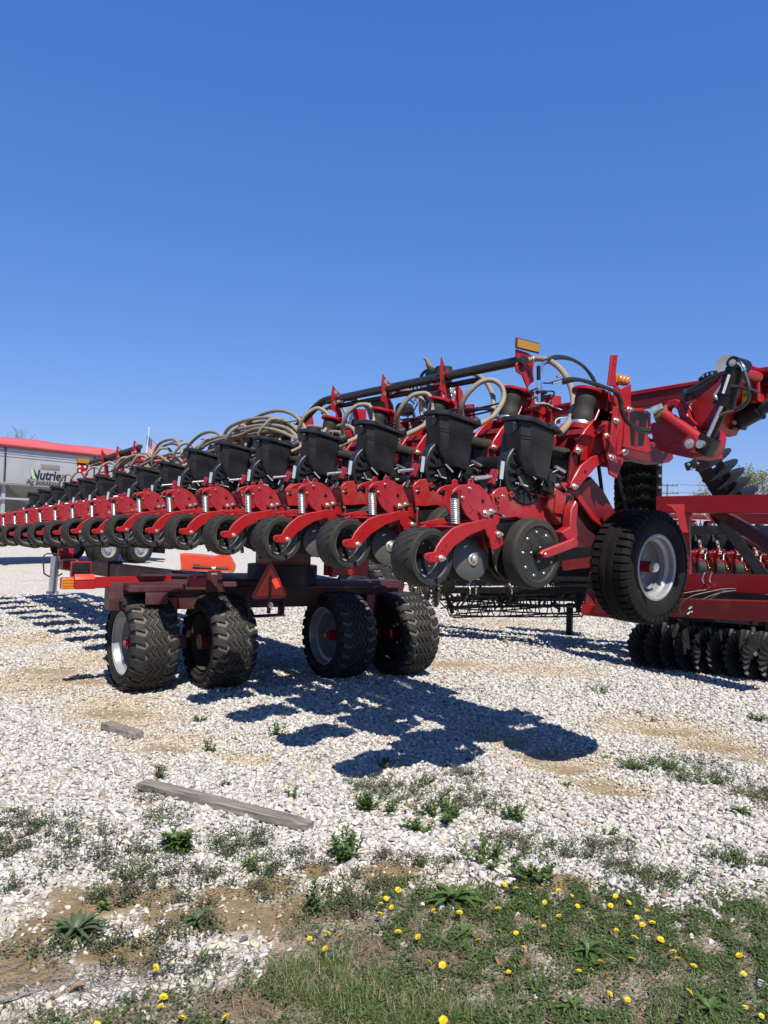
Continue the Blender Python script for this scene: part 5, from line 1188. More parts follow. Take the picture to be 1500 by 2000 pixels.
b = MB(); cbox(b, c[0] - 0.02, yt + 0.06, c[2] - 0.33, 0.40, 0.14, 0.012, 'maroon', 0, 0.002); cbox(b, c[0] - 0.2, yt + 0.06, c[2] - 0.27, 0.02, 0.10, 0.14, 'maroon', 0, 0.002); cbox(b, c[0] + 0.17, yt + 0.06, c[2] - 0.27, 0.02, 0.10, 0.14, 'maroon', 0, 0.002); b.build('rear_bracket', planter)

# ------------------------------------------------------------------ bird on the pump
bp_ = L2W(LX(836, 718, 1.6)); 
def bird():
    b = MB()
    # skinned body: head, breast, back, tail
    body = [((-0.033, 0, 0.066), 0.003), ((-0.028, 0, 0.068), 0.012), ((-0.018, 0, 0.064), 0.0165), ((-0.008, 0, 0.050), 0.015), ((0.004, 0, 0.026), 0.024), ((0.016, 0, 0.004), 0.0245), ((0.030, 0, -0.016), 0.016), ((0.050, 0, -0.034), 0.007), ((0.085, 0, -0.058), 0.005)]
    prev = None; i = b.mi('birdbody')
    N = 14
    pts = [Vector(p) for p, r in body]
    for k, (p, r) in enumerate(body):
        d = (pts[min(k + 1, len(pts) - 1)] - pts[max(k - 1, 0)]).normalized(); s_ = Vector((0, 1, 0)); u_ = d.cross(s_)
        wy = 1.0 if k < 7 else 1.8
        ring = [b.bm.verts.new(pts[k] + (s_ * math.cos(2 * math.pi * q / N) * wy + u_ * math.sin(2 * math.pi * q / N)) * r) for q in range(N)]
        if prev:
            for q in range(N): f = b.bm.faces.new([prev[q], prev[(q + 1) % N], ring[(q + 1) % N], ring[q]]); f.material_index = i
        else: f = b.bm.faces.new(ring[::-1]); f.material_index = i
        prev = ring
    f = b.bm.faces.new(prev); f.material_index = i
    bmesh.ops.recalc_face_normals(b.bm, faces=b.bm.faces)
    for s in (-1, 1):
        b.tube([(0.012, s * 0.008, -0.012), (0.008, s * 0.009, -0.030), (0.014, s * 0.009, -0.055)], 0.0016, 'black', 6, 2)
        for q in (-1, 0, 1): b.tube([(0.014, s * 0.009, -0.055), (0.004, s * 0.009 + q * 0.006, -0.058)], 0.001, 'black', 5, smooth=False)
    return b
M['birdbody'] = mat('brown_grey_plumage', (0.26, 0.20, 0.14), 0.8, 0, 0.5, 40)
M['wing'] = mat('darker_wing', (0.12, 0.095, 0.075), 0.8, 0, 0.4, 60)
r_ = link('bird', None, None, tuple(bp_), (0, 0, R(10)), 'small brown bird perched on the pump above the planter row', 'bird')
bo = bird().build('body', r_, 60)
for s in (-1, 1):
    b = MB(); b.lathe([(0, -0.036), (0.008, -0.028), (0.014, -0.008), (0.012, 0.014), (0.004, 0.036), (0, 0.042)], (0.018, s * 0.018, 0.002), (0.72, 0.05 * s, -0.70), 'wing', 14)
    for v in b.bm.verts: v.co.y = s * 0.018 + (v.co.y - s * 0.018) * 0.55
    b.build('wing', r_, 60)
b = MB(); b.cyl((-0.034, 0, 0.066), (-0.050, 0, 0.063), 0.0035, 'black', r2=0.0005, seg=8)
for s in (-1, 1): b.lathe([(0, -0.0022), (0.0022, 0), (0, 0.0022)], (-0.028, s * 0.0105, 0.071), (0, 1, 0), 'black', 8)
b.build('beak', r_, 60)
r_.scale = (1.15, 1.15, 1.15)

# ------------------------------------------------------------------ tillage implement standing behind, wings folded up
till = thing('tillage_implement', (3.2, 9.2, 0), R(-30), 'red and black tillage implement with fluted discs and folded wings behind the wing wheel', 'tillage implement')
Ti = Matrix.Rotation(R(30), 4, 'Z') @ Matrix.Translation((-3.2, -9.2, 0))
def TL(p): return Ti @ Vector(p)
def A3(px, py, Z): return TL(at(px, py, Z))
def fluted_disc(rad=0.28, flutes=22, amp=0.020):
    b = MB(); nr, ns = 7, flutes * 6; rings = []
    i = b.mi('discdark')
    for side in (1, -1):
        rr = []
        for k in range(nr + 1):
            r = 0.03 + (rad - 0.03) * k / nr; ring = []
            for q in range(ns):
                a = 2 * math.pi * q / ns; w_ = sstep(0.45, 0.95, r / rad) * amp * math.sin(flutes * a + 9 * r / rad)
                ring.append(b.bm.verts.new((w_ + side * 0.0025 * (1 - 0.8 * k / nr), r * math.cos(a), r * math.sin(a))))
            rr.append(ring)
        rings.append(rr)
        for k in range(nr):
            for q in range(ns): f = b.bm.faces.new([rr[k][q], rr[k][(q + 1) % ns], rr[k + 1][(q + 1) % ns], rr[k + 1][q]]); f.material_index = i
    for q in range(ns): f = b.bm.faces.new([rings[0][-1][q], rings[0][-1][(q + 1) % ns], rings[1][-1][(q + 1) % ns], rings[1][-1][q]]); f.material_index = i
    bmesh.ops.recalc_face_normals(b.bm, faces=b.bm.faces)
    b.cyl((-0.03, 0, 0), (0.03, 0, 0), 0.05, 'black', seg=14); b.cyl((-0.06, 0, 0), (0.06, 0, 0), 0.02, 'zinc', seg=10)
    return b.mesh('fluted_disc', 60)
M['discdark'] = mat('dark_disc_blade', (0.028, 0.028, 0.030), 0.5, 0.4, 0.3, 14, (0.09, 0.075, 0.06), 0.35)
M['discbrown'] = mat('earthy_disc_blade', (0.15, 0.125, 0.09), 0.6, 0.2, 0.3, 14, (0.2, 0.16, 0.11), 0.5)
FD = fluted_disc()
def disc(px, py, Z, yaw, tilt=0.0, s=1.0, me=FD):
    o = link('fluted_disc', me, till, tuple(A3(px, py, Z)), (0, 0, 0)); o.rotation_euler = (random.uniform(0, 6), tilt, yaw); o.scale = (s, s, s); return o
# front gang on the ground, running right
g0 = gnd(1262, 1303); gdir = np.array([0.866, -0.50, 0])
for k in range(17):
    p = g0 + gdir * 0.175 * k; o = link('fluted_disc', FD, till, tuple(TL((p[0], p[1], 0.275)))); o.rotation_euler = (random.uniform(0, 6), 0, R(-38 + random.uniform(-3, 3)))
for k in range(13):
    p = g0 + gdir * 0.19 * k + np.array([0.55, 0.75, 0]); o = link('fluted_disc', FD, till, tuple(TL((p[0], p[1], 0.29)))); o.rotation_euler = (random.uniform(0, 6), 0, R(18))
b = MB()
for dz, of in ((0.275, 0.0), (0.62, 0.1)):
    p, q_ = g0 + gdir * -0.1 + np.array([0, 0, dz]), g0 + gdir * 3.2 + np.array([0, 0, dz])
    if dz < .5: b.cyl(TL(p), TL(q_), 0.025, 'black', seg=12)
    else: beam(b, TL(p + np.array([0.1, 0.2, 0.03])), TL(q_ + np.array([0.1, 0.2, 0.03])), 0.12, 0.12, 'black')
for k in range(7):
    p = g0 + gdir * (0.25 + 0.45 * k); beam(b, TL(p + np.array([0.1, 0.2, 0.60])), TL(p + np.array([0.0, 0.0, 0.26])), 0.04, 0.06, 'black')
    b.bolt(TL(p + np.array([0.0, -0.06, 0.30])), (0, -1, 0), 0.018, 0.02)
b.build('disc_gang_frame', till)
# red main frame
b = MB()
def fb(p0, p1, w_, h_, m): beam(b, A3(*p0), A3(*p1), w_, h_, m)
fb((1288, 986, 9.3), (1560, 984, 7.9), 0.14, 0.20, 'red')
fb((1335, 996, 9.0), (1336, 1180, 9.0), 0.13, 0.13, 'red') if False else beam(b, A3(1336, 990, 9.05), A3(1341, 1190, 9.05), 0.12, 0.12, 'red', up=(0, 1, 0))
b.prism([(-.1, 0), (-.06, -.06), (.0, -.24), (.13, -.24), (.19, -.08), (.25, 0)], 'y', -0.01, 0.01, 'red', 0.003) if False else None
fb((1325, 1138, 9.1), (1560, 1142, 7.8), 0.14, 0.20, 'red')
fb((1180, 1180, 9.6), (1560, 1196, 7.5), 0.34, 0.20, 'red_shaded')
fb((1390, 992, 8.95), (1560, 1098, 7.9), 0.10, 0.13, 'maroon')
fb((1395, 1012, 11.0), (1600, 1012, 9.6), 0.14, 0.16, 'red')
fb((1385, 1062, 11.0), (1600, 1062, 9.6), 0.14, 0.16, 'red_shaded') if False else None
fb((1140, 1190, 9.8), (1240, 1200, 9.3), 0.12, 0.14, 'red')
fb((1450, 1050, 9.2), (1530, 1095, 8.6), 0.05, 0.05, 'steel')
b.build('main_frame', till)
# curved gusset at the frame corner
b = MB(); gz0 = at(1336, 1003, 9.0)
ps = [(1300, 985), (1312, 990), (1320, 1000), (1326, 1020), (1328, 1040), (1344, 1040), (1346, 1015), (1352, 1003), (1362, 993), (1378, 984)]
vs = [A3(px, py, 8.93) for px, py in ps]; n_ = len(vs); off = Vector((0, 0.02, 0))
b.faces([tuple(v) for v in vs] + [tuple(v + off) for v in vs], [tuple(range(n_))[::-1], tuple(range(n_, 2 * n_))] + [(k, (k + 1) % n_, n_ + (k + 1) % n_, n_ + k) for k in range(n_)], 'red')
bmesh.ops.recalc_face_normals(b.bm, faces=b.bm.faces); b.build('frame_gusset', till)
# chrome U clamps and cables
b = MB()
for px in (1372, 1386):
    b.tube([A3(px + 4, 1118, 8.6), A3(px, 1132, 8.55), A3(px + 3, 1140, 8.55), A3(px + 12, 1152, 8.7)], 0.008, 'chrome', 8, 2)
b.build('clamp', till)
for pts in ([(1500, 1158), (1460, 1152), (1420, 1150), (1390, 1155), (1350, 1165), (1330, 1180), (1328, 1195), (1335, 1202)], [(1500, 1162), (1440, 1154), (1400, 1160), (1370, 1172), (1345, 1188), (1340, 1200)], [(1420, 1150), (1395, 1165), (1375, 1178), (1355, 1192), (1345, 1202)], [(1340, 1200), (1355, 1203), (1368, 1198)], [(1340, 1198), (1352, 1182), (1380, 1172)], [(1300, 1168), (1340, 1158), (1380, 1152)]):
    b = MB(); b.tube([A3(px, py, 8.35) for px, py in pts], 0.008, 'blackhose', 8, 5); b.build('hydraulic_hose', till, 60)
b = MB()
for px, py in ((1342, 1200), (1350, 1196), (1345, 1190)): b.cyl(A3(px, py, 8.33), A3(px + 6, py - 5, 8.33), 0.012, 'zinc', seg=10)
b.build('hose_couplings', till, 60)
# folded wing: column of blades on edge and its black post
for k in range(14):
    disc(1244, 878 + 11.5 * k + random.uniform(-2, 2), 9.6 + (k % 2) * .12, R(-60), R(62), 1.0)
b = MB()
beam(b, A3(1288, 895, 9.3), A3(1287, 1005, 9.3), 0.06, 0.06, 'black', up=(0, 1, 0))
for k in range(5): b.bolt(A3(1289, 908 + 22 * k, 9.26), (0, -1, 0), 0.014, 0.014)
beam(b, A3(1202, 905, 9.5), A3(1226, 1000, 9.5), 0.05, 0.05, 'black', up=(0, 1, 0))
# ladder shaped wing frame leaning outwards
for (p_, q_, w_) in (((1362, 893), (1418, 985), 0.15), ((1393, 885), (1450, 985), 0.09)):
    beam(b, A3(*p_, 9.0), A3(*q_, 9.0), 0.10, w_, 'black', up=(0, 1, 0)) if False else beam(b, A3(*p_, 9.0), A3(*q_, 9.0), w_, 0.08, 'black', up=(0, 1, 0))
for t in (0.08, 0.36, 0.62, 0.88):
    p_ = at(1362 + 56 * t, 893 + 92 * t, 9.0); q_ = at(1393 + 57 * t, 885 + 100 * t - 6, 9.0); beam(b, TL(p_), TL(q_), 0.05, 0.05, 'black', up=(0, 1, 0))
b.box(A3(1352, 908, 9.0), (0.16, 0.06, 0.10), 'black', (0, R(-20), 0), 0.02)
for p_ in ((1345, 907), (1351, 916), (1363, 905), (1380, 896)): b.bolt(A3(*p_, 8.95), (0, -1, 0), 0.013, 0.014)
beam(b, A3(1395, 1000, 9.2), A3(1500, 1135, 8.6), 0.12, 0.10, 'black', up=(0, 1, 0))
beam(b, A3(1300, 1000, 9.6), A3(1285, 1110, 9.6), 0.10, 0.10, 'black', up=(0, 1, 0))
b.build('folded_wing_frame', till)
def lad(px, py, Z):
    n_ = Vector(TL(at(1440, 985, 9.0))) - Vector(TL(at(1380, 885, 9.0)))
    o = link('fluted_disc', SD, till, tuple(A3(px, py, Z))); o.rotation_mode = 'QUATERNION'; o.rotation_quaternion = (n_.normalized() + Vector((0, 0.10, 0.12))).to_track_quat('X', 'Y'); return o
b = MB(); b.lathe([(0, -0.016), (0.12, -0.010), (0.21, 0.002), (0.23, 0.008), (0.21, 0.005), (0, -0.010)], (0, 0, 0), (1, 0, 0), 'discdark', 40); SD = b.mesh('smooth_disc', 40)
for px, py in ((1392, 897), (1405, 918), (1417, 935), (1428, 953), (1443, 970)): lad(px, py, 9.05)
for a_ in (((1290, 1222, 9.9), (1560, 1240, 8.6), 0.10, 0.18), ((1250, 1240, 10.2), (1560, 1262, 8.7), 0.10, 0.30), ((1330, 1166, 10.5), (1560, 1172, 9.4), 0.10, 0.26), ((1100, 1150, 11.0), (1340, 1155, 10.4), 0.10, 0.30), ((1050, 1105, 11.5), (1200, 1110, 11.0), 0.10, 0.22), ((1055, 1075, 11.6), (1210, 1082, 11.1), 0.10, 0.26), ((1345, 1036, 13.5), (1600, 1036, 12.6), 0.3, 0.16)):
    b = MB(); fb(*a_, 'black'); b.build('gang_beam', till)
b = MB()
for k in range(9):
    b = MB(); fb((1290 + 30 * k, 1195, 9.6 - .13 * k), (1284 + 30 * k, 1262, 9.7 - .13 * k), 0.05, 0.07, 'black'); b.build('gang_hanger', till)
b = MB()
for k in range(120):
    px = rnd.uniform(1265, 1530); Z = 9.9 - (px - 1250) / 300 * 1.3 + rnd.uniform(-.1, .5); py = rnd.uniform(1195, 1250)
    b.tube([A3(px, py, Z), A3(px + rnd.uniform(-10, 10), py + rnd.uniform(6, 16), Z), A3(px + rnd.uniform(-20, 20), py + rnd.uniform(10, 34), Z)], rnd.uniform(.008, .024), rnd.choice(['black', 'black', 'black', 'discdark', 'maroon']), 6, 3)
b.build('gang_fittings', till, 60, kind='stuff')
# rear rolling basket section and its dark tube, seen under the near units
b = MB()
def rb(p_, q_, w_, h_, m='black'): beam(b, A3(*p_), A3(*q_), w_, h_, m)
rb((850, 1153, 11.3), (1150, 1153, 10.1), 0.08, 0.09); rb((870, 1170, 11.4), (1180, 1172, 10.2), 0.04, 0.04); rb((845, 1132, 11.9), (1180, 1128, 10.6), 0.14, 0.20); rb((900, 1165, 11.9), (1150, 1163, 10.7), 0.05, 0.10); rb((1080, 1130, 10.0), (1180, 1132, 9.6), 0.06, 0.06); rb((1085, 1142, 10.0), (1180, 1144, 9.6), 0.05, 0.05)
rb((868, 1150, 11.3), (884, 1198, 11.3), 0.05, 0.06); rb((1128, 1160, 10.1), (1130, 1195, 10.1), 0.05, 0.06)
for px in (918, 930, 1000, 1075, 1085): b.tube([A3(px - 6, 1140, 10.6), A3(px, 1150, 10.55), A3(px, 1160, 10.6)], 0.012, 'zinc', 8, 2)
b.build('basket_hanger', till)
b = MB()
pa, pb = Vector(A3(884, 1186, 11.4)), Vector(A3(1135, 1182, 10.2)); ax = (pb - pa).normalized(); t_ = ax.orthogonal().normalized(); s_ = ax.cross(t_)
Rb = 0.15
for k in range(8):
    L = []
    for q in range(13):
        a = 2 * math.pi * k / 8 + 0.9 * q / 12; L.append(pa.lerp(pb, q / 12) + (t_ * math.cos(a) + s_ * math.sin(a)) * Rb)
    b.tube(L, 0.011, 'black', 6, 2)
for q in range(12):
    c_ = pa.lerp(pb, q / 11)
    b.tube([c_ + (t_ * math.cos(2 * math.pi * k / 20) + s_ * math.sin(2 * math.pi * k / 20)) * Rb * 0.96 for k in range(21)], 0.008, 'black', 6, smooth=False)
b.cyl(pa, pb, 0.02, 'black', seg=10)
b.build('rolling_basket', till, 60)
bm_ = MB()     # tines hung between
for k in range(190):
    b = MB() if k < 50 else bm_
    px = rnd.uniform(850, 1190); Z = 11.6 - (px - 850) / 300 * 1.2 + rnd.uniform(-.3, .6); py = rnd.uniform(1118, 1178)
    b.tube([A3(px, py, Z), A3(px + rnd.uniform(-8, 8), py + rnd.uniform(4, 14), Z), A3(px + rnd.uniform(-18, 18), py + rnd.uniform(8, 26), Z)], rnd.uniform(.006, .018), rnd.choice(['black', 'black', 'black', 'steel', 'maroon']), 6, 3)
    if k < 50: b.build('tine', till, 60)
bm_.build('tines', till, 60, kind='stuff')
b = MB(); beam(b, A3(1113, 1178, 10.9), A3(1112, 1240, 10.9), 0.08, 0.08, 'black', up=(0, 1, 0)); b.box(A3(1112, 1238, 10.9), (0.2, 0.2, 0.02), 'black'); b.build('parking_stand', till)
FB = FD.copy(); FB.materials[0] = M['discbrown']
for (px, py, Z, yw) in ((760, 1138, 10.6, 60), (786, 1140, 10.5, 30), (806, 1148, 10.4, 20), (835, 1136, 10.8, 40), (852, 1150, 11.0, 10), (876, 1128, 11.2, 50), (818, 1128, 11.6, 70)):
    disc(px, py, Z, R(yw), 0, 0.95, FB)
e = link('transport_wheel', None, till, tuple(A3(716, 1166, 10.2)), (0, 0, R(75))); link('tyre', TY, e).scale = (0.8, 1.12, 1.12); link('rim', RM, e).scale = (0.8, 1.12, 1.12)
b = MB(); rb2 = lambda p_, q_, w_, h_, m: beam(b, A3(*p_), A3(*q_), w_, h_, m)
rb2((760, 1120, 11.0), (1180, 1115, 9.9), 0.14, 0.14, 'black'); rb2((1100, 1105, 10.0), (1330, 1075, 9.3), 0.12, 0.14, 'red_shaded'); rb2((716, 1160, 10.2), (800, 1120, 10.9), 0.12, 0.12, 'black')
rb2((1170, 1060, 9.8), (1150, 1180, 9.8), 0.12, 0.12, 'red_shaded')
b.build('rear_frame', till)

# ------------------------------------------------------------------ second planter further back
pl2 = thing('planter', (7.1, 17.2, 0), R(80), 'distant red planter seen through the frame of the tillage implement', 'planter')
for k in range(11):
    place_unit(pl2, 0, 0.381 * (2 - k) , 1.20, skip=('opener_disc', 'gauge_wheel_far', 'head_post', 'closing_disc'))
b = MB(); b.box((1.2, -1.0, 1.66), (0.2, 6.5, 0.2), 'red', bev=0.01); b.box((1.25, -1.0, 2.05), (0.12, 6.2, 0.12), 'red_shaded', bev=0.01)
for k in range(8): b.box((1.2, 1.5 - 0.762 * k, 1.85), (0.1, 0.06, 0.4), 'red_shaded', bev=0.005)
b.box((0.75, -1.0, 1.52), (0.3, 5.2, 0.42), 'black', bev=0.02); b.box((0.9, -1.0, 0.86), (0.16, 5.4, 0.50), 'red_shaded', bev=0.02); b.build('toolbar', pl2)
b = MB()
for k in range(40): 
    p = Vector((1.0 + rnd.uniform(-.3, .2), rnd.uniform(-4, 2), rnd.uniform(1.7, 2.3))); b.tube([p, p + Vector((0, rnd.uniform(-.3, .3), .12)), p + Vector((0, rnd.uniform(-.5, .5), -.1))], .015, rnd.choice(['blackhose', 'blackhose', 'red', 'hose']), 6, 3)
b.build('hydraulic_hoses', pl2, 60)
b = MB()
for y in (1.9, -3.9):
    b.lathe(tyre_profile(0.45, 0.25, 0.3), (1.7, y, 0.45), (0, 1, 0), 'rubber', 40); b.lathe([(0.25, -0.1), (0.1, 0.0), (0, 0)], (1.7, y, 0.45), (0, 1, 0), 'rim', 30)
    b.box((1.45, y, 1.05), (0.14, 0.12, 1.2), 'red_shaded', (0, R(25), 0), 0.01)
b.build('wheels', pl2)

# ------------------------------------------------------------------ grain trailer at the left
TA = math.atan2(0.837, 0.547)
tr = thing('grain_trailer', (-10.95, 21.9, 0), TA, 'long silver hopper bottom grain trailer with rolled red tarpaulin roof and black lettering', 'trailer')
XL, XR, ZB, ZT, DW = -8.0, 6.2, 2.38, 3.50, 2.55
b = MB()
b.box(((XL + XR) / 2, DW / 2, (ZB + ZT) / 2), (XR - XL, DW, ZT - ZB), 'silver', bev=0.02)
for z in (3.40, 3.28, 3.20): b.box(((XL + XR) / 2, -0.006, z), (XR - XL - 0.1, 0.02, 0.025), 'silver', bev=0.004)
b.box(((XL + XR) / 2, -0.02, ZB + 0.03), (XR - XL, 0.06, 0.07), 'silver_d', bev=0.01)
b.box(((XL + XR) / 2, -0.02, ZT - 0.02), (XR - XL, 0.06, 0.06), 'silver_d', bev=0.01)
for x in (-4.0, 0.09, 3.05, 5.6): b.box((x, -0.012, (ZB + ZT) / 2), (0.05, 0.03, ZT - ZB - 0.1), 'black' if x < 4 else 'silver_d', bev=0.004)
b.build('body', tr)
b = MB(); n_ = 10; prof = []
for k in range(n_ + 1):
    a = math.pi * k / n_; prof.append((DW / 2 - (DW / 2 + 0.05) * math.cos(a), ZT + 0.04 + 0.30 * math.sin(a) ** 0.8))
prof = [(-0.06, ZT - 0.06)] + prof + [(DW + 0.06, ZT - 0.06)]
vs = []; fs = []; xs = [XL + (XR - XL) * k / 24 for k in range(25)]
for k, x in enumerate(xs):
    for y, z in prof: vs.append((x, y, z + 0.018 * math.sin(k * 1.7) * (1 if 0 < y < DW else 0.2)))
m_ = len(prof)
for k in range(24):
    for q_ in range(m_ - 1): fs.append((k * m_ + q_, (k + 1) * m_ + q_, (k + 1) * m_ + q_ + 1, k * m_ + q_ + 1))
fs.append(tuple(range(m_))); fs.append(tuple(range(24 * m_, 25 * m_))[::-1])
b.faces(vs, fs, 'tarp'); bmesh.ops.recalc_face_normals(b.bm, faces=b.bm.faces)
b.cyl((XL, -0.07, ZT + 0.02), (XR, -0.07, ZT + 0.02), 0.05, 'tarp', seg=14)
b.build('tarpaulin', tr, 50)
def hopper(x0, x1):
    b = MB(); xa, xb = x0 + (x1 - x0) * 0.36, x0 + (x1 - x0) * 0.64
    vs = [(x0, 0.02, ZB), (x1, 0.02, ZB), (x1, DW - 0.02, ZB), (x0, DW - 0.02, ZB), (xa, 0.8, 0.95), (xb, 0.8, 0.95), (xb, 1.7, 0.95), (xa, 1.7, 0.95)]
    b.faces(vs, [(0, 1, 5, 4), (1, 2, 6, 5), (2, 3, 7, 6), (3, 0, 4, 7), (4, 5, 6, 7)], 'silver_d'); bmesh.ops.recalc_face_normals(b.bm, faces=b.bm.faces)
    b.box(((xa + xb) / 2, 1.25, 0.9), (xb - xa, 0.9, 0.12), 'silver_d', bev=0.01)
    b.build('hopper', tr)
hopper(-6.0, 0.1); hopper(0.2, 6.0)
b = MB()
for y in (0.5, 2.05): b.box((1.2, y, 1.25), (9.6, 0.12, 0.22), 'silver_d', bev=0.01)
for x in (0.15, -5.5, 5.8):
    for y in (0.15, 2.4): b.box((x, y, 1.75), (0.12, 0.10, 1.3), 'silver', bev=0.008)
b.box((0.15, 1.3, 1.95), (0.06, 2.3, 0.10), 'silver', bev=0.01); b.box((0.4, 0.05, 1.98), (3.0, 0.05, 0.06), 'silver', (0, 0, 0), 0.004)
b.build('chassis', tr)
for x in (3.78, 5.1):
    for y in (0.05, 1.95):
        e = link('wheel', None, tr, (x, y, 0.5), (0, 0, 0))
        b = MB(); b.lathe(tyre_profile(0.5, 0.29, 0.28, 0.04), (0, 0.14, 0), (0, 1, 0), 'rubber', 44); b.lathe(tyre_profile(0.5, 0.29, 0.28, 0.04), (0, 0.46, 0), (0, 1, 0), 'rubber', 44); b.build('tyre', e)
        b = MB(); b.lathe([(0.29, 0.02), (0.27, 0.02), (0.25, 0.10), (0.20, 0.12), (0.13, 0.10), (0.12, 0.04), (0, 0.02)], (0, 0, 0), (0, 1, 0), 'rim', 40)
        for k in range(10): a = 2 * math.pi * k / 10; b.bolt((0.165 * math.cos(a), 0.105, 0.165 * math.sin(a)), (0, -1, 0), 0.014, 0.03)
        b.build('rim', e)
b = MB(); b.box((2.2, 0.02, 0.5), (0.02, 0.5, 0.5), 'black'); b.box((6.1, 0.4, 0.62), (0.02, 0.7, 0.6), 'black'); b.box((6.15, 1.25, 1.1), (0.08, 2.3, 0.12), 'white', bev=0.01); b.build('mud_flaps', tr)
def text(s_, x, z, size, m, parent, shear=0.0, bold=0.0, sx=1.0, y=-0.006):
    cu = bpy.data.curves.new('lettering', 'FONT'); cu.body = s_; cu.size = size; cu.shear = shear; cu.offset = bold; cu.extrude = 0.003
    cu.materials.append(M[m]); t_ = bpy.data.objects.new('tmp_text', cu); COL.objects.link(t_); bpy.context.view_layer.update()
    me = bpy.data.meshes.new_from_object(t_.evaluated_get(bpy.context.evaluated_depsgraph_get())); bpy.data.objects.remove(t_)
    if not me.materials: me.materials.append(M[m])
    o = link('lettering', me, parent, (x, y, z), (R(90), 0, 0)); o.scale = (sx, 1, 1); return o
text('Nutrien', 0.88, 2.60, 0.40, 'text_black', tr, 0.18, 0.010, 0.92)
text('Ag Solutions', 0.74, 2.435, 0.205, 'text_black', tr, 0.18, 0.003, 1.0, y=-0.054)
b = MB(); b.prism([(0.935, 2.62), (0.915, 2.72), (0.90, 2.80), (0.875, 2.86), (0.92, 2.895), (0.965, 2.87), (0.99, 2.80), (1.01, 2.71), (1.05, 2.60), (1.0, 2.585)], 'y', -0.014, -0.0095, 'leafgreen', 0); b.build('leaf_emblem', tr)
b = MB(); b.box((1.52, -0.008, 2.98), (0.62, 0.012, 0.15), 'silver_d', bev=0.004)
for k in range(7): b.box((1.28 + 0.08 * k, -0.016, 2.98), (0.05, 0.006, 0.07), 'hose', bev=0.002)
b.build('name_plate', tr)

# ------------------------------------------------------------------ things beyond
# white shed behind the trailer
sh = thing('shed', (-24.5, 46, 0), R(20), 'white metal clad shed far behind the grain trailer', 'shed')
b = MB(); b.box((0, 0, 1.5), (9, 6, 3.0), 'white', bev=0.02)
for k in range(30): b.box((-4.4 + 0.3 * k, -3.01, 1.5), (0.05, 0.04, 2.9), 'white')
b.build('wall', sh)
b = MB(); b.prism([(-3.3, 2.95), (0, 4.1), (3.3, 2.95), (3.3, 2.85), (-3.3, 2.85)], 'x', -4.7, 4.7, 'silver_d', 0.01); b.build('roof', sh)
# flag on its pole
fp = at(277, 885, 85); fx, fy = fp[0], fp[1]
fl = thing('flagpole', (fx, fy, 0), 0, 'thin white flagpole far off with the flag flying beside it', 'flagpole')
fl.rotation_euler = (0, R(3.5), 0)
b = MB(); b.cyl((0, 0, 0), (0, 0, 11.6), 0.085, 'white', r2=0.05, seg=10); b.build('pole', fl)
b = MB(); b.lathe([(0, -.1), (0.1, 0), (0, 0.1)], (0, 0, 11.7), (0, 0, 1), 'reflyellow', 10); b.build('finial', fl)
fg = thing('flag', tuple(at(287, 849, 85)), 0, 'red, white and blue striped flag with stars hanging in folds on the flagpole', 'flag')
b = MB(); NX, NZ = 24, 26; W_, H_ = 3.0, 1.9
def fpt(u, v):      # drooping fly end
    x = W_ * u * (0.50 - 0.10 * v); z = -H_ * v - 1.55 * u ** 1.15; return (x, 0.22 * math.sin(u * 9 + v * 2) * u + 0.1 * math.sin(u * 17), z)
bv = [[b.bm.verts.new(fpt(i / NX, j / NZ)) for i in range(NX + 1)] for j in range(NZ + 1)]
for j in range(NZ):
    for i in range(NX):
        u, v = i / NX, j / NZ; nm = 'blue' if (u < 0.42 and v < 0.54) else ('flagred' if (j // 2) % 2 == 0 else 'flagwhite')
        if nm == 'blue' and i % 3 == 1 and j % 3 == 1: nm = 'flagwhite'
        f = b.bm.faces.new([bv[j][i], bv[j + 1][i], bv[j + 1][i + 1], bv[j][i + 1]]); f.material_index = b.mi(nm)
b.build('cloth', fg, 0)
# bare and budding trees
def tree(name, loc, h, spread, seed, label, leaf=None, group=None, lean=0.0, nb=9, trunk_r=None):
    r = random.Random(seed); t = thing(name, loc, r.uniform(0, 6), label, 'tree', group)
    b = MB(); segs = []
    tr_ = trunk_r or h * 0.022
    def grow(p, d, L, rad, lev):
        n = 3; pts = [p]
        for k in range(n):
            d = (d + Vector((r.uniform(-.22, .22), r.uniform(-.22, .22), r.uniform(-.05, .16)))).normalized(); pts.append(pts[-1] + d * L / n)
        b.tube(pts, rad, 'bark', 5 if lev else 8, 1, smooth=False, cap=False, rf=lambda t: 1 - 0.45 * t)
        if lev < 5:
            for k in range(3 if lev < 4 else 4):
                a = r.uniform(0, 6.28); s_ = r.uniform(0.35, 0.85) * spread
                nd = (d + Vector((math.cos(a) * s_, math.sin(a) * s_, r.uniform(-.1, .25)))).normalized()
                grow(pts[r.choice([-1, -1, -2])], nd, L * r.uniform(0.6, 0.82), rad * 0.55, lev + 1)
        else: segs.append(pts[-1])
    grow(Vector((0, 0, 0)), Vector((0, 0, 1)), h * 0.30, tr_, 0)
    b.build('trunk', t, 60)
    if leaf:
        c = MB()
        for p in segs:
            for k in range(5):
                o = p + Vector((r.gauss(0, .35), r.gauss(0, .35), r.gauss(0, .3))); s_ = r.uniform(0.06, 0.16); a = Vector((r.gauss(0, 1), r.gauss(0, 1), r.gauss(0, 1))).normalized(); q_ = a.orthogonal().normalized() * s_; w_ = a.cross(q_).normalized() * s_
                c.faces([o - q_, o - w_ * .6, o + q_, o + w_ * .6], [(0, 1, 2, 3)], leaf)
        c.build('crown', t, 0)
    return t
g = at(62, 1000, 75); tree('bare_tree', (g[0], g[1], 0), 11.0, 1.0, 4, 'leafless tree rising behind the red roof of the grain trailer')
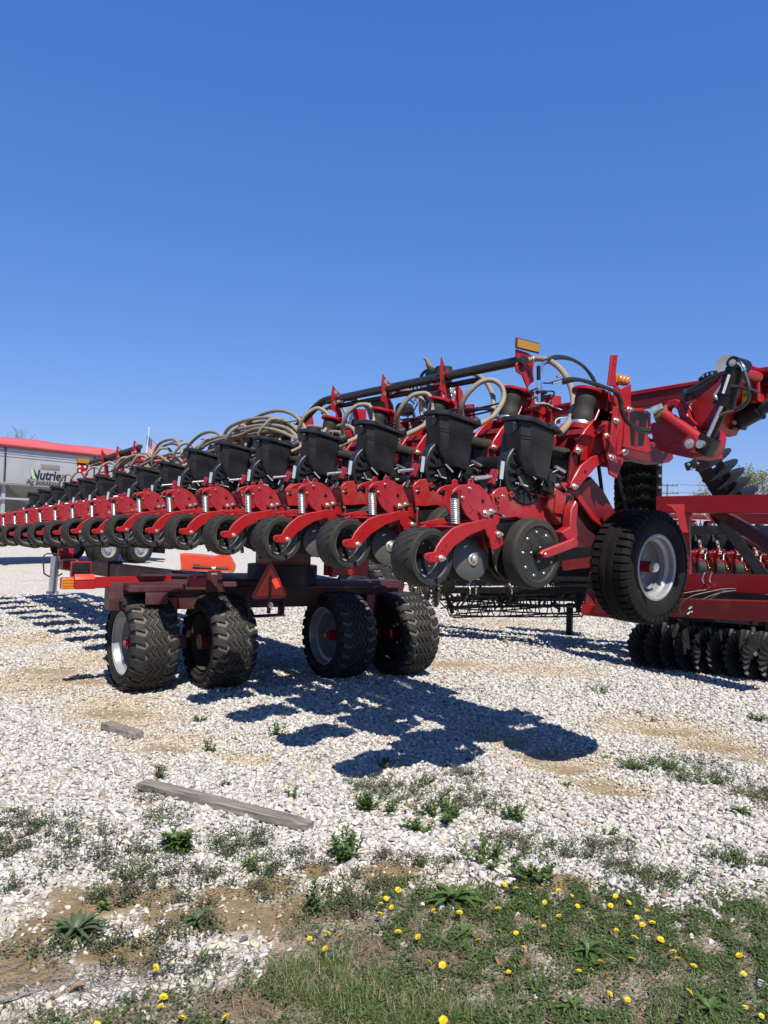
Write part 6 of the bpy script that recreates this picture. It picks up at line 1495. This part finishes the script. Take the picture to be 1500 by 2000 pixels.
for i_, (px, Z, h, sd_, lf, lb) in enumerate(((1375, 90, 7.6, 11, 'spring_leaf', 'small pale budding tree behind the leaning black wing, nearest the power poles'), (1412, 84, 9.0, 12, 'spring_leaf', 'yellow green budding tree right behind the leaning wing blades'), (1448, 88, 7.2, 13, None, 'low leafless tree between the two taller budding trees'), (1486, 80, 10.0, 14, 'spring_leaf', 'tall thin budding tree at the right edge above the red frame'), (1520, 86, 10.0, 15, 'spring_leaf', 'budding tree just past the right edge'))):
    g = at(px, 1020, Z); tree('budding_tree', (g[0], g[1], 0), h, 0.8, sd_, lb, lf, 'trees beyond the tillage implement')
# power pole with crossarms, and its wires
g = at(1302, 1000, 130)
pp_ = thing('utility_pole', (g[0], g[1], 0), R(-8), 'far utility pole with two crossarms beside the vertical black post', 'utility pole')
b = MB(); b.cyl((0, 0, 0), (0, 0, 10.2), 0.16, 'bark', r2=0.11, seg=10); b.build('pole', pp_)
for z, w_ in ((9.9, 3.4), (8.6, 3.8)):
    b = MB(); b.box((0, 0, z), (w_, 0.14, 0.16), 'bark')
    for x in (-.45, -.25, .25, .45): b.cyl((x * w_, 0, z + 0.08), (x * w_, 0, z + 0.35), 0.07, 'silver_d', seg=8)
    b.build('crossarm', pp_)
b = MB()
for x, z in ((-1.4, 10.2), (1.4, 10.2), (-1.6, 8.9), (1.6, 8.9)):
    b.tube([(x, 0, z), (x + 13, -1.8, z - 0.5), (x + 26, -3.6, z - 0.6), (x + 40, -5.5, z - 0.1)], 0.018, 'black', 4, 4)
b.build('wire', pp_, 60)
# orange implement on a pallet far beneath the rows
g = gnd(400, 1124)
pa_ = thing('wooden_pallet', (g[0], g[1] + 0.3, 0), R(8), 'muddy wooden pallet under the orange implement', 'pallet')
b = MB()
for k in range(6): b.box((0, -0.55 + 0.22 * k, 0.13), (1.5, 0.12, 0.025), 'soilwood', (0, 0, rnd.uniform(-.03, .03)), 0.004)
b.build('deck_boards', pa_)
for x in (-0.65, 0, 0.65): b = MB(); b.box((x, 0, 0.06), (0.09, 1.3, 0.11), 'soilwood', bev=0.006); b.build('bearer', pa_)
om = thing('orange_implement', (g[0] + 0.05, g[1] + 0.35, 0.145), R(8), 'bright orange steel deck with black drive shaft lying on the pallet', 'implement')
b = MB()
b.prism([(-0.75, 0.0), (0.70, 0.0), (0.72, 0.12), (0.52, 0.46), (0.40, 0.48), (0.10, 0.38), (-0.25, 0.42), (-0.80, 0.44)], 'y', -0.35, 0.45, 'orange', 0.012)
b.build('deck', om)
b = MB(); b.cyl((-0.35, -0.42, 0.08), (0.55, -0.45, 0.06), 0.035, 'black', seg=14); b.cyl((-0.42, -0.42, 0.09), (-0.25, -0.43, 0.08), 0.075, 'black', seg=16); b.cyl((0.1, -0.44, 0.07), (0.2, -0.445, 0.07), 0.05, 'zinc', seg=14); b.box((0.1, -0.52, 0.01), (1.2, 0.1, 0.06), 'orange', bev=0.008); b.build('drive_shaft', om)
# distant hedge line closing off the lot
rng = np.random.default_rng(9)
n = 26000; X = rng.uniform(-230, 260, n); Yh = 190 + rng.normal(0, 3, n) + 0.0004 * X ** 2; Zh = np.abs(rng.normal(0, 1, n)) * 1.5 + rng.uniform(0, 1.6, n) * (1 + 0.5 * wob(X, Yh, 0.05)); Zh = np.clip(Zh, 0, 6)
s_ = rng.uniform(0.25, 0.7, n); th = rng.uniform(0, 3.14, n); ph = rng.uniform(-1, 1, n)
ux = np.stack([np.cos(th), np.sin(th), ph * 0.4], 1) * s_[:, None]; uz = np.stack([-np.sin(th) * ph * .5, np.cos(th) * ph * .5, np.ones(n)], 1) * s_[:, None] * 0.7
c0 = np.stack([X, Yh, Zh], 1); V = np.stack([c0 - ux, c0 - uz, c0 + ux, c0 + uz], 1).reshape(-1, 3)
M['hedge'] = mat('far_brush', (0.09, 0.085, 0.05), 0.9, 0, 0.5, 0.3)
link('tree_line', np_mesh('tree_line', V, np.arange(n * 4).reshape(-1, 4), None, [M['hedge']]), kind='stuff')

# ------------------------------------------------------------------ timber on the gravel
def plank(name, p, q_, w_, t_, label, seed):
    p, q_ = gnd(*p), gnd(*q_); d = q_ - p; L = np.linalg.norm(d); yaw = math.atan2(d[1], d[0]); r = random.Random(seed); b = MB()
    nx, vs, fs = 24, [], []
    for i in range(nx + 1):
        t = i / nx; x = (t - .5) * L; wv = 0.006 * math.sin(t * 5 + seed)
        w2 = w_ / 2 * (1 if t < 0.96 else 1 - (t - .96) * 6) ; jag = r.uniform(-.004, .004)
        hh = t_ * (1 if 0.02 < t < 0.93 else 0.85)
        for y, z in ((-w2 + jag, 0), (-w2 + jag, hh * .85), (-w2 + 0.006, hh), (-w2 * .3, hh + r.uniform(-.0015, .001)), (w2 * .3, hh + r.uniform(-.0015, .001)), (w2 - 0.006, hh), (w2, hh * .85), (w2, 0)): vs.append((x + r.uniform(-.002, .002) * (i in (0, nx)), y + wv, z))
    for i in range(nx):
        for k in range(8): fs.append((i * 8 + k, i * 8 + (k + 1) % 8, (i + 1) * 8 + (k + 1) % 8, (i + 1) * 8 + k))
    fs += [tuple(range(8)), tuple(range(nx * 8, nx * 8 + 8))[::-1]]
    b.faces(vs, fs, 'woodgrain'); bmesh.ops.recalc_face_normals(b.bm, faces=b.bm.faces)
    m_ = (p + q_) / 2
    o = b.build(name, None, 30, loc=(m_[0], m_[1], float(gz(m_[0], m_[1])) + 0.012), rot=(0, 0, yaw), label=label, cat='timber'); return o
def wood_mat():
    m = bpy.data.materials.new('weathered_grain'); m.use_nodes = True; T = m.node_tree; b = T.nodes['Principled BSDF']; tc = nn(T, 'ShaderNodeTexCoord'); mp = nn(T, 'ShaderNodeMapping'); mp.inputs['Scale'].default_value = (1.2, 26, 26)
    T.links.new(tc.outputs['Object'], mp.inputs[0]); n = nn(T, 'ShaderNodeTexNoise'); n.inputs['Scale'].default_value = 3.0; n.inputs['Detail'].default_value = 8; T.links.new(mp.outputs[0], n.inputs['Vector'])
    cr = nn(T, 'ShaderNodeValToRGB'); T.links.new(n.outputs['Fac'], cr.inputs[0]); e = cr.color_ramp.elements; e[0].position = 0.32; e[0].color = (0.06, 0.05, 0.042, 1); e[1].position = 0.62; e[1].color = (0.21, 0.185, 0.155, 1)
    T.links.new(cr.outputs[0], b.inputs['Base Color']); b.inputs['Roughness'].default_value = 0.85
    bp = nn(T, 'ShaderNodeBump'); bp.inputs['Strength'].default_value = 0.6; bp.inputs['Distance'].default_value = 0.006; T.links.new(n.outputs['Fac'], bp.inputs['Height']); T.links.new(bp.outputs[0], b.inputs['Normal']); return m
M['woodgrain'] = wood_mat()
plank('wooden_plank', (275, 1542), (606, 1624), 0.085, 0.040, 'long grey weathered board lying on the white gravel', 1)
plank('wooden_block', (204, 1426), (272, 1446), 0.085, 0.05, 'short grey offcut of board left of the near wheels', 2)

# ------------------------------------------------------------------ plants
def leaf(b, base, yaw, L, w_, rise, m, n=6, serr=0.0, fold=0.25, droop=1.0, shape=0.6):
    base = Vector(base); dx, dy = math.cos(yaw), math.sin(yaw); prev = None; i = b.mi(m)
    p = base.copy(); ang = rise
    for k in range(n + 1):
        t = k / n; ww = w_ * (math.sin(math.pi * min(1, t ** shape * 0.96 + 0.03)) ** 0.8) + 0.0008
        if serr: ww *= (1 - serr if k % 2 else 1)
        side = Vector((-dy, dx, 0)) * ww; up = Vector((0, 0, ww * fold * 2))
        ring = [b.bm.verts.new(p - side + up), b.bm.verts.new(p), b.bm.verts.new(p + side + up)]
        if prev:
            for q_ in range(2): f = b.bm.faces.new([prev[q_], prev[q_ + 1], ring[q_ + 1], ring[q_]]); f.material_index = i
        prev = ring
        p = p + Vector((dx * math.cos(ang), dy * math.cos(ang), math.sin(ang))) * L / n; ang -= droop * (rise + 0.35) / n
def rosette(px, py, rad, n, w_, m, label, name='rosette_weed', rise=(0.15, 1.0), serr=0.0, seed=0, cat='weed', group=None, nseg=6, droop=1.0):
    r = random.Random(seed); g = gnd(px, py); b = MB()
    for k in range(n):
        t = k / n; rs = rise[0] + (rise[1] - rise[0]) * t; L = rad * (1.0 - 0.35 * t) * r.uniform(0.8, 1.1)
        leaf(b, (r.uniform(-.004, .004), r.uniform(-.004, .004), 0.002 + 0.012 * t), k * 2.399 + r.uniform(-.3, .3), L, w_ * r.uniform(.8, 1.15), rs, m, nseg, serr, droop=droop * r.uniform(.7, 1.2))
    return b.build(name, None, 60, loc=(g[0], g[1], float(gz(g[0], g[1])) + 0.006), label=label, cat=cat, group=group)
def upright(px, py, h, n, L, w_, m, label, seed=0, name='leafy_weed', group=None, stems=1, spread=0.02):
    stems = int(stems * 1.8 + .5) if stems > 1 else 1; n = int(n * 1.35); r = random.Random(seed); g = gnd(px, py); b = MB()
    for s_ in range(stems):
        a0 = r.uniform(0, 6.28); ox, oy = spread * r.random() * math.cos(a0), spread * r.random() * math.sin(a0); hh = h * r.uniform(.6, 1.05); lx, ly = ox * 1.2 + r.uniform(-.015, .015), oy * 1.2 + r.uniform(-.015, .015)
        b.tube([(ox, oy, -0.01), (ox + lx * .4, oy + ly * .4, hh * .5), (ox + lx, oy + ly, hh)], 0.002, m, 5, 2)
        for k in range(n):
            t = (k + 1) / n; leaf(b, (ox + lx * t, oy + ly * t, hh * t), k * 2.399 + s_, L * (1.05 - 0.45 * t) * r.uniform(.8, 1.15), w_ * r.uniform(.8, 1.2), 0.35 + 0.7 * t, m, 4)
    return b.build(name, None, 60, loc=(g[0], g[1], float(gz(g[0], g[1]))), label=label, cat='weed', group=group)
rosette(148, 1832, 0.150, 46, 0.0105, 'leaf2', 'large rosette of long grey green leaves on bare soil at lower left', seed=1)
rosette(388, 1808, 0.095, 26, 0.008, 'leaf2', 'medium rosette of narrow dark leaves beside the cracked soil patch', seed=2)
rosette(200, 1782, 0.04, 14, 0.006, 'leaf1', 'little rosette just above the large grey green one', seed=3)
rosette(886, 1768, 0.175, 17, 0.019, 'leaf3', 'big dandelion plant with jagged spreading leaves at the edge of the weeds', 'dandelion_plant', (0.1, 1.1), 0.45, 5, nseg=14)
rosette(905, 1835, 0.10, 9, 0.012, 'leaf3', 'smaller jagged plant just below the big dandelion plant', 'dandelion_plant', (0.1, .8), 0.4, 6, nseg=12)
rosette(1150, 1870, 0.10, 9, 0.012, 'leaf3', 'jagged leaved plant among flowers right of centre in the weeds', 'dandelion_plant', (0.3, 1.2), 0.4, 7, nseg=12)
rosette(1385, 1985, 0.10, 9, 0.012, 'leaf3', 'jagged leaved plant at the bottom right of the lawn', 'dandelion_plant', (0.2, 1.1), 0.4, 8, nseg=12)
rosette(1120, 1980, 0.09, 10, 0.011, 'leaf3', 'jagged leaved plant at the bottom edge left of centre flowers', 'dandelion_plant', (0.2, 1.1), 0.4, 9, nseg=12)
rosette(1448, 1592, 0.085, 11, 0.011, 'leaf3', 'flat rosette with broad pointed leaves on white gravel at right', seed=10)
rosette(1108, 1536, 0.06, 6, 0.009, 'leaf3', 'small sparse weed in gravel below the shadow tip', seed=11)
rosette(1155, 1465, 0.05, 6, 0.008, 'leaf3', 'tiny three leaved weed above the brown wheel rut', seed=12)
rosette(1185, 1482, 0.04, 5, 0.008, 'leaf3', 'tiny weed on the brown wheel rut', seed=13)
rosette(1058, 1928 - 340, 0.035, 6, 0.006, 'leaf3', 'tiny weed right of the tall leafy one in the gravel', seed=14)
rosette(1250, 1395, 0.05, 7, 0.005, 'leaf3', 'small thin weed in the sunlit gravel right of the shadow', seed=15)
LW = 'leaf1'
upright(350, 1665, 0.10, 9, 0.065, 0.0085, LW, 'bushy bright green weed below the grey board', 20, stems=6, spread=0.05)
upright(672, 1682, 0.13, 12, 0.05, 0.006, LW, 'tall bushy weed in white gravel right of the grey board', 21, stems=7, spread=0.06)
upright(310, 1522, 0.075, 9, 0.035, 0.005, LW, 'small upright weed above the left end of the board', 22, stems=3, spread=0.02)
upright(410, 1468, 0.085, 9, 0.035, 0.005, LW, 'small upright weed right of the short offcut', 23, stems=3, spread=0.02)
upright(540, 1438, 0.10, 8, 0.05, 0.006, LW, 'clump of narrow leaves at the tip of the shade', 24, stems=4, spread=0.03)
upright(388, 1412, 0.045, 6, 0.035, 0.005, LW, 'low tuft just below the left pair of wheels', 25, stems=4, spread=0.03)
upright(722, 1588, 0.10, 11, 0.04, 0.006, LW, 'dense leafy weed right of the board end', 26, stems=7, spread=0.04)
upright(763, 1592, 0.07, 9, 0.03, 0.005, LW, 'smaller leafy weed beside the dense one', 27, stems=3, spread=0.02)
upright(868, 1600, 0.09, 10, 0.045, 0.006, LW, 'wide leafy clump in the middle of the gravel', 28, stems=10, spread=0.10)
upright(820, 1630, 0.06, 8, 0.04, 0.006, LW, 'low leafy weed left of the wide clump', 29, stems=5, spread=0.04)
upright(1006, 1605, 0.08, 10, 0.04, 0.006, LW, 'leafy weed in gravel right of the wide clump', 30, stems=5, spread=0.04)
upright(960, 1690, 0.07, 9, 0.045, 0.005, LW, 'spreading weed just above the flower strip', 31, stems=10, spread=0.11)
upright(608, 1785, 0.13, 14, 0.045, 0.008, LW, 'single upright leafy stalk beside the first flowers', 32, stems=1)
upright(628, 1788, 0.09, 12, 0.035, 0.007, LW, 'short stalk beside the upright leafy stalk', 33, stems=1)
upright(752, 1500, 0.05, 8, 0.03, 0.005, LW, 'low weed under the front edge of the shade', 34, stems=6, spread=0.05)
upright(825, 1535, 0.06, 9, 0.03, 0.005, LW, 'thin weed below the shade in the middle', 35, stems=4, spread=0.04)
upright(1172, 1352, 0.05, 6, 0.04, 0.004, LW, 'dark grassy tuft in open gravel right of the far shadow', 36, stems=9, spread=0.10)
upright(1478, 1408, 0.06, 7, 0.045, 0.005, LW, 'grassy tuft near the right edge of the gravel', 37, stems=7, spread=0.06)
upright(1240, 1500, 0.06, 6, 0.06, 0.004, LW, 'fan of grassy leaves left of the long weed mat', 38, stems=8, spread=0.08)
upright(1310, 1510, 0.05, 6, 0.05, 0.004, LW, 'long grassy mat in the gravel on the right', 39, stems=14, spread=0.14)
upright(1395, 1535, 0.05, 6, 0.045, 0.004, LW, 'grassy clump at the right end of the mat', 40, stems=7, spread=0.07)
upright(1045, 1728, 0.05, 9, 0.03, 0.006, LW, 'round mound of small leaves at the gravel edge', 41, stems=12, spread=0.06)
upright(1445, 1690, 0.05, 8, 0.03, 0.006, LW, 'small leafy weed at right above the lawn', 42, stems=5, spread=0.05)
upright(1190, 1627, 0.03, 6, 0.025, 0.005, LW, 'tiny leafy sprout in gravel right of centre', 43, stems=3, spread=0.03)
upright(575, 1560, 0.03, 6, 0.03, 0.004, LW, 'flat sprout above the right end of the board', 44, stems=5, spread=0.05)
upright(440, 1538, 0.03, 6, 0.025, 0.005, LW, 'tiny sprout above the middle of the board', 45, stems=3, spread=0.02)
upright(1275, 1410, 0.05, 5, 0.03, 0.004, LW, 'thin seedling in the gravel right of centre', 46, stems=2, spread=0.02)
upright(495, 1690, 0.04, 7, 0.03, 0.005, LW, 'low green weed under the board tip', 47, stems=5, spread=0.05)

# ground-hugging growth nobody could count
def strips(name, P, H, Wd, lean, curve, mats, fm, yaw=None, seg=3, flat=None):
    n = len(P); rg = np.random.default_rng(len(name) + n); yaw = rg.uniform(0, 2 * np.pi, n) if yaw is None else yaw
    d = np.stack([np.cos(yaw), np.sin(yaw)], 1); sd = np.stack([-d[:, 1], d[:, 0]], 1)
    V = np.zeros((n, 2 * (seg + 1), 3)); z0 = gz(P[:, 0], P[:, 1])
    for k in range(seg + 1):
        t = k / seg; a = lean + curve * t; r_ = H * t
        w_ = Wd * (1 - t ** 2.2) if flat is None else Wd * np.sin(np.pi * (0.12 + 0.86 * t))
        off = (np.sin(a) * r_)[:, None] * d; zz = z0 + np.cos(a) * r_ + 0.001 + (flat if flat is not None else 0)
        V[:, 2 * k, :2] = P + off - sd * w_[:, None] / 2; V[:, 2 * k + 1, :2] = P + off + sd * w_[:, None] / 2; V[:, 2 * k, 2] = V[:, 2 * k + 1, 2] = zz
    b0 = (np.arange(n) * 2 * (seg + 1))[:, None, None]
    Fq = np.array([[2 * k, 2 * k + 1, 2 * k + 3, 2 * k + 2] for k in range(seg)])[None] + b0
    return link(name, np_mesh(name, V.reshape(-1, 3), Fq.reshape(-1, 4), None, mats, fmat=np.repeat(fm, seg)), kind='stuff')
rg = np.random.default_rng(77)
def area(n, y0=2.25, y1=3.6):
    Y = rg.uniform(y0, y1, n); X = rg.uniform(-0.62, 0.62, n) * Y; return np.stack([X, Y], 1)
P = area(150000); e_ = edge_line(P[:, 0], P[:, 1])
tuft = 0.5 + 0.5 * wob(P[:, 0] * 1.3, P[:, 1] * 1.3, 9); bare = np.zeros(len(P))
for p in ((720, 1870, 60, 30), (860, 1885, 80, 30), (1070, 1875, 45, 22), (1240, 1925, 90, 22), (480, 1975, 110, 22), (720, 1800, 45, 20), (1385, 1850, 30, 14), (1180, 1960, 110, 24), (560, 1850, 40, 30)): bare = np.maximum(bare, ell(P[:, 0], P[:, 1], *p))
gl = ell(P[:, 0], P[:, 1], 620, 1930, 130, 90); gl = np.maximum(gl, ell(P[:, 0], P[:, 1], 800, 1975, 160, 40)); gl = np.maximum(gl, 0.4 * ell(P[:, 0], P[:, 1], 1250, 1960, 200, 40))
cov = sstep(-0.05, 0.22, e_) * (0.12 + 0.88 * sstep(0.25, 0.75, tuft)) * (1 - 0.92 * bare)
k1 = rg.uniform(size=len(P)) < cov * (0.32 + 0.68 * gl)
G = P[k1]; n = len(G)
strips('grass', G, rg.uniform(0.012, 0.045, n) * (1 + 0.9 * gl[k1]), rg.uniform(0.0016, 0.0030, n), rg.uniform(0.0, 0.5, n), rg.uniform(0.3, 1.4, n), [M['grass'], M['drygrass'], M['leaf1']], rg.choice([0, 0, 0, 2, 2, 1], n))
P = area(260000); e_ = edge_line(P[:, 0], P[:, 1]); cl = 0.5 + 0.5 * wob(P[:, 0], P[:, 1], 14)
bare = np.zeros(len(P))
for p in ((720, 1870, 60, 30), (860, 1885, 80, 30), (1070, 1875, 45, 22), (1240, 1925, 90, 22), (480, 1975, 110, 22), (720, 1800, 45, 20), (1385, 1850, 30, 14), (1180, 1960, 110, 24), (560, 1850, 60, 40), (660, 1830, 50, 24), (950, 1830, 40, 14), (1330, 1960, 60, 16), (1450, 1830, 40, 14), (900, 1960, 80, 20)): bare = np.maximum(bare, ell(P[:, 0], P[:, 1], *p))
k1 = rg.uniform(size=len(P)) < sstep(-0.03, 0.18, e_) * (0.12 + 0.88 * sstep(0.35, 0.62, cl)) * (1 - 0.9 * bare) * (0.30 + 0.70 * sstep(-0.1, 0.45, P[:, 0]))
G = P[k1]; n = len(G)
strips('clover_mat', G, rg.uniform(0.008, 0.018, n), rg.uniform(0.005, 0.011, n), rg.uniform(0.7, 1.4, n), rg.uniform(0.1, 0.5, n), [M['leaf3'], M['creep'], M['leaf1']], rg.choice([0, 1, 1, 2], n), flat=rg.uniform(0.0, 0.022, n))
P = area(60000); e_ = edge_line(P[:, 0], P[:, 1])
k1 = rg.uniform(size=len(P)) < sstep(-0.10, 0.15, e_) * 0.32
G = P[k1]; n = len(G)
strips('dry_thatch', G, rg.uniform(0.02, 0.07, n), rg.uniform(0.001, 0.0028, n), rg.uniform(1.1, 1.5, n), rg.uniform(0.0, 0.3, n), [M['drygrass'], M['deadleaf'], M['twig']], rg.choice([0, 0, 0, 2, 1], n), flat=rg.uniform(0, 0.012, n))
# creeping weeds scattered in the gravel, near the lawn and at the left
MATS = [(60, 1625, 130, 28), (150, 1640, 90, 22), (20, 1660, 60, 24), (260, 1690, 90, 24), (330, 1720, 110, 26), (250, 1760, 60, 16), (470, 1650, 60, 24), (590, 1680, 55, 20), (230, 1850, 60, 22), (360, 1830, 60, 24), (40, 1730, 40, 14), (120, 1690, 60, 14), (545, 1745, 45, 18), (520, 1700, 50, 14), (320, 1600, 35, 14), (740, 1545, 50, 20), (880, 1570, 90, 22), (800, 1560, 60, 18), (1090, 1665, 80, 26), (1160, 1660, 60, 18), (1280, 1725, 80, 22), (1330, 1735, 60, 14), (1440, 1690, 70, 16), (1490, 1560, 40, 18), (1350, 1500, 60, 14), (1380, 1520, 60, 16), (840, 1700, 60, 14), (700, 1740, 60, 16), (1000, 1650, 50, 14), (90, 1870, 50, 20), (300, 1900, 90, 20), (660, 1775, 60, 20), (370, 1760, 40, 14), (900, 1520, 40, 12), (280, 1560, 30, 10), (760, 1690, 40, 14), (1200, 1700, 50, 14)]
Y = rg.uniform(2.5, 5.6, 900000); P = np.stack([rg.uniform(-0.62, 0.62, len(Y)) * Y, Y], 1); mk = np.zeros(len(P))
for p in MATS: mk = np.maximum(mk, ell(P[:, 0], P[:, 1], *p, soft=0.8))
mk = mk * (0.12 + 0.88 * sstep(0.45, 0.8, 0.5 + 0.5 * wob(P[:, 0], P[:, 1], 17))) + 0.004
k1 = rg.uniform(size=len(P)) < mk * 0.62
G = P[k1]; n = len(G); pu = wob(G[:, 0], G[:, 1], 4) > 0.1
fm = np.where(pu, rg.choice([1, 1, 0, 2], n), rg.choice([0, 0, 2, 1], n))
strips('creeping_weeds', G, rg.uniform(0.008, 0.022, n), rg.uniform(0.004, 0.009, n), rg.uniform(0.4, 1.4, n), rg.uniform(0.0, 0.8, n), [M['creep'], M['purple'], M['leaf1']], fm, flat=rg.uniform(0.006, 0.045, n))
# dead straw lying over the bare lower left
Y = rg.uniform(2.35, 3.2, 9000); P = np.stack([rg.uniform(-0.62, -0.05, len(Y)) * Y, Y], 1); mk = np.maximum(ell(P[:, 0], P[:, 1], 150, 1940, 240, 50), ell(P[:, 0], P[:, 1], 480, 1900, 130, 20))
G = P[rg.uniform(size=len(P)) < mk * 0.5]; n = len(G)
strips('straw', G, rg.uniform(0.03, 0.09, n), rg.uniform(0.0012, 0.003, n), rg.uniform(1.3, 1.55, n), rg.uniform(0.0, 0.1, n), [M['drygrass'], M['twig']], rg.choice([0, 1], n), flat=rg.uniform(0.002, 0.012, n))

# dead branches at the lower left
for pts, lb in (([(0, 1985), (60, 1965), (120, 1950), (170, 1938), (230, 1930)], 'forked grey dead twig at the lower left corner'), ([(75, 1998), (110, 1975), (150, 1955), (165, 1940)], 'short grey dead twig crossing the longer one'), ([(100, 1930), (140, 1926), (180, 1925), (215, 1920)], 'thin dead twig under the large rosette')):
    b = MB(); g = [gnd(*p) for p in pts]; o_ = g[0]
    b.tube([tuple(q_ - o_ + np.array([0, 0, 0.012 + random.uniform(0, .012)])) for q_ in g], 0.0035, 'twig', 6, 4, rf=lambda t: 1 - .6 * t)
    for k in range(5):
        q_ = g[1 + k % (len(g) - 1)] - o_; q_[2] = 0.015; a = random.uniform(0, 6.28); b.tube([tuple(q_), tuple(q_ + np.array([0.05 * math.cos(a), 0.05 * math.sin(a), 0.01])), tuple(q_ + np.array([0.10 * math.cos(a + .3), 0.09 * math.sin(a + .3), 0.012]))], 0.0016, 'twig', 5, 2)
    b.build('dead_twig', None, 60, loc=(o_[0], o_[1], float(gz(o_[0], o_[1]))), label=lb, cat='twig')
for px, py, lb in ((660, 1952, 'curled brown dead leaf in the tall grass'), (1200, 1842, 'curled grey dead leaf among the dandelions'), (1022, 1898, 'pale dead leaf left of the lower flowers'), (975, 1895, 'tan dead leaf beside the low dandelion'), (165, 1955, 'reddish dead leaf by the twigs')):
    b = MB(); leaf(b, (0, 0, 0), random.uniform(0, 6), 0.06, 0.016, 0.5, 'deadleaf', 7, 0.15, 0.5, 1.8); g = gnd(px, py)
    b.build('dead_leaf', None, 60, loc=(g[0], g[1], float(gz(g[0], g[1])) + 0.012), label=lb, cat='leaf')

# dandelions
def flower(seed):
    r = random.Random(seed); b = MB(); i = b.mi('petal')
    for ring_, (n_, R0, ln, up) in enumerate(((22, 0.004, 0.0155, 0.10), (20, 0.003, 0.0125, 0.40), (16, 0.002, 0.009, 0.8), (10, 0.001, 0.0055, 1.2))):
        for k in range(n_):
            a = 2 * math.pi * k / n_ + ring_ * .13 + r.uniform(-.07, .07); L = ln * r.uniform(.88, 1.08); c, s_ = math.cos(a), math.sin(a); w_ = 0.0017
            pts = [(R0, 0.0, w_ * .5), (R0 + L * .6 * math.cos(up), L * .6 * math.sin(up), w_), (R0 + L * math.cos(up * .7), L * math.sin(up * .7) + 0.001, w_ * .8)]
            v = []
            for rr, z, ww in pts:
                v += [b.bm.verts.new((c * rr - s_ * ww, s_ * rr + c * ww, z)), b.bm.verts.new((c * rr + s_ * ww, s_ * rr - c * ww, z))]
            for q_ in range(2): f = b.bm.faces.new([v[2 * q_], v[2 * q_ + 1], v[2 * q_ + 3], v[2 * q_ + 2]]); f.material_index = i
    return b.mesh('flower_head', 0)
heads = [flower(k) for k in range(4)]
b = MB(); b.cyl((0, 0, 0), (0, 0, 1), 0.0017, 'leaf1', seg=6); b.lathe([(0.002, 0.965), (0.005, 0.985), (0.004, 1.0)], (0, 0, 0), (0, 0, 1), 'leaf1', 8); stem_me = b.mesh('stem', 60)
FL = [(500 + x / 3, 1550 + y / 3) for x, y in ((833, 560), (762, 605), (733, 632), (795, 655), (727, 693), (1040, 685), (1193, 695), (1420, 660), (833, 795), (950, 830), (490, 817), (420, 792), (315, 822), (405, 893), (470, 745), (1303, 843), (1428, 790), (1015, 973), (1092, 990), (1087, 1065), (1455, 530), (1480, 1030), (1097, 1307))]
FL += [(1000 + x / 3, 1550 + y / 3) for x, y in ((22, 550), (50, 628), (192, 630), (272, 575), (355, 600), (385, 652), (275, 707), (152, 722), (187, 773), (25, 800), (470, 737), (578, 650), (607, 602), (685, 632), (793, 683), (732, 718), (823, 750), (765, 762), (612, 793), (720, 845), (873, 850), (70, 900), (293, 875), (947, 920), (968, 952), (1113, 962), (1332, 932), (1065, 1003), (1358, 1045), (517, 975), (702, 962), (393, 1025), (228, 1170), (573, 1172), (678, 1208), (1038, 1170), (1003, 1307), (1365, 1228), (1462, 1280))]
FL += [(x / 3, 1550 + y / 3) for x, y in ((912, 1048), (958, 1180), (942, 1222), (827, 1250), (1068, 1290), (1325, 1290), (568, 1345))]
special = {(x, y): l for (x, y), l in zip([FL[0], FL[9], FL[11], FL[13], FL[22], FL[62], FL[65], FL[68], FL[60], FL[61], FL[59]],
    ('dandelion highest on the bare mound above the flower strip', 'large open dandelion left of the jagged dandelion plant', 'half open dandelion leftmost but two beside the upright stalk', 'small dandelion lowest beside the long grass', 'dandelion by the bottom edge in long grass right of centre', 'lone dandelion on pale ground at the lower left, highest of its group', 'dandelion in the green patch at lower left', 'dandelion cut by the bottom left edge', 'dandelion near the right bottom corner, upper of two', 'dandelion in the right bottom corner, lower of two', 'drooping dandelion at the bottom edge right of centre'))}
for k, (px, py) in enumerate(FL):
    hgt = random.uniform(0.022, 0.055); g = gnd(px, py, 0.02 + hgt * .7); z0 = float(gz(g[0], g[1])); tl = (random.uniform(-.6, .6), random.uniform(-.6, .6))
    lb = special.get((px, py)); s_ = random.uniform(.52, .80)
    if not lb: lb = 'yellow dandelion flower among the others in the ' + ('left part' if px < 780 else 'middle part' if px < 1080 else 'right part') + ' of the green strip'
    t = thing('dandelion', (g[0], g[1], z0), random.uniform(0, 6), lb, 'dandelion', 'dandelions in the green strip, ' + ('left part' if px < 780 else 'middle part' if px < 1080 else 'right part'))
    link('stem', stem_me, t).scale = (1, 1, hgt)
    o = link('flower_head', heads[k % 4], t, (0, 0, hgt), (tl[0], tl[1], 0)); o.scale = (s_, s_, s_)
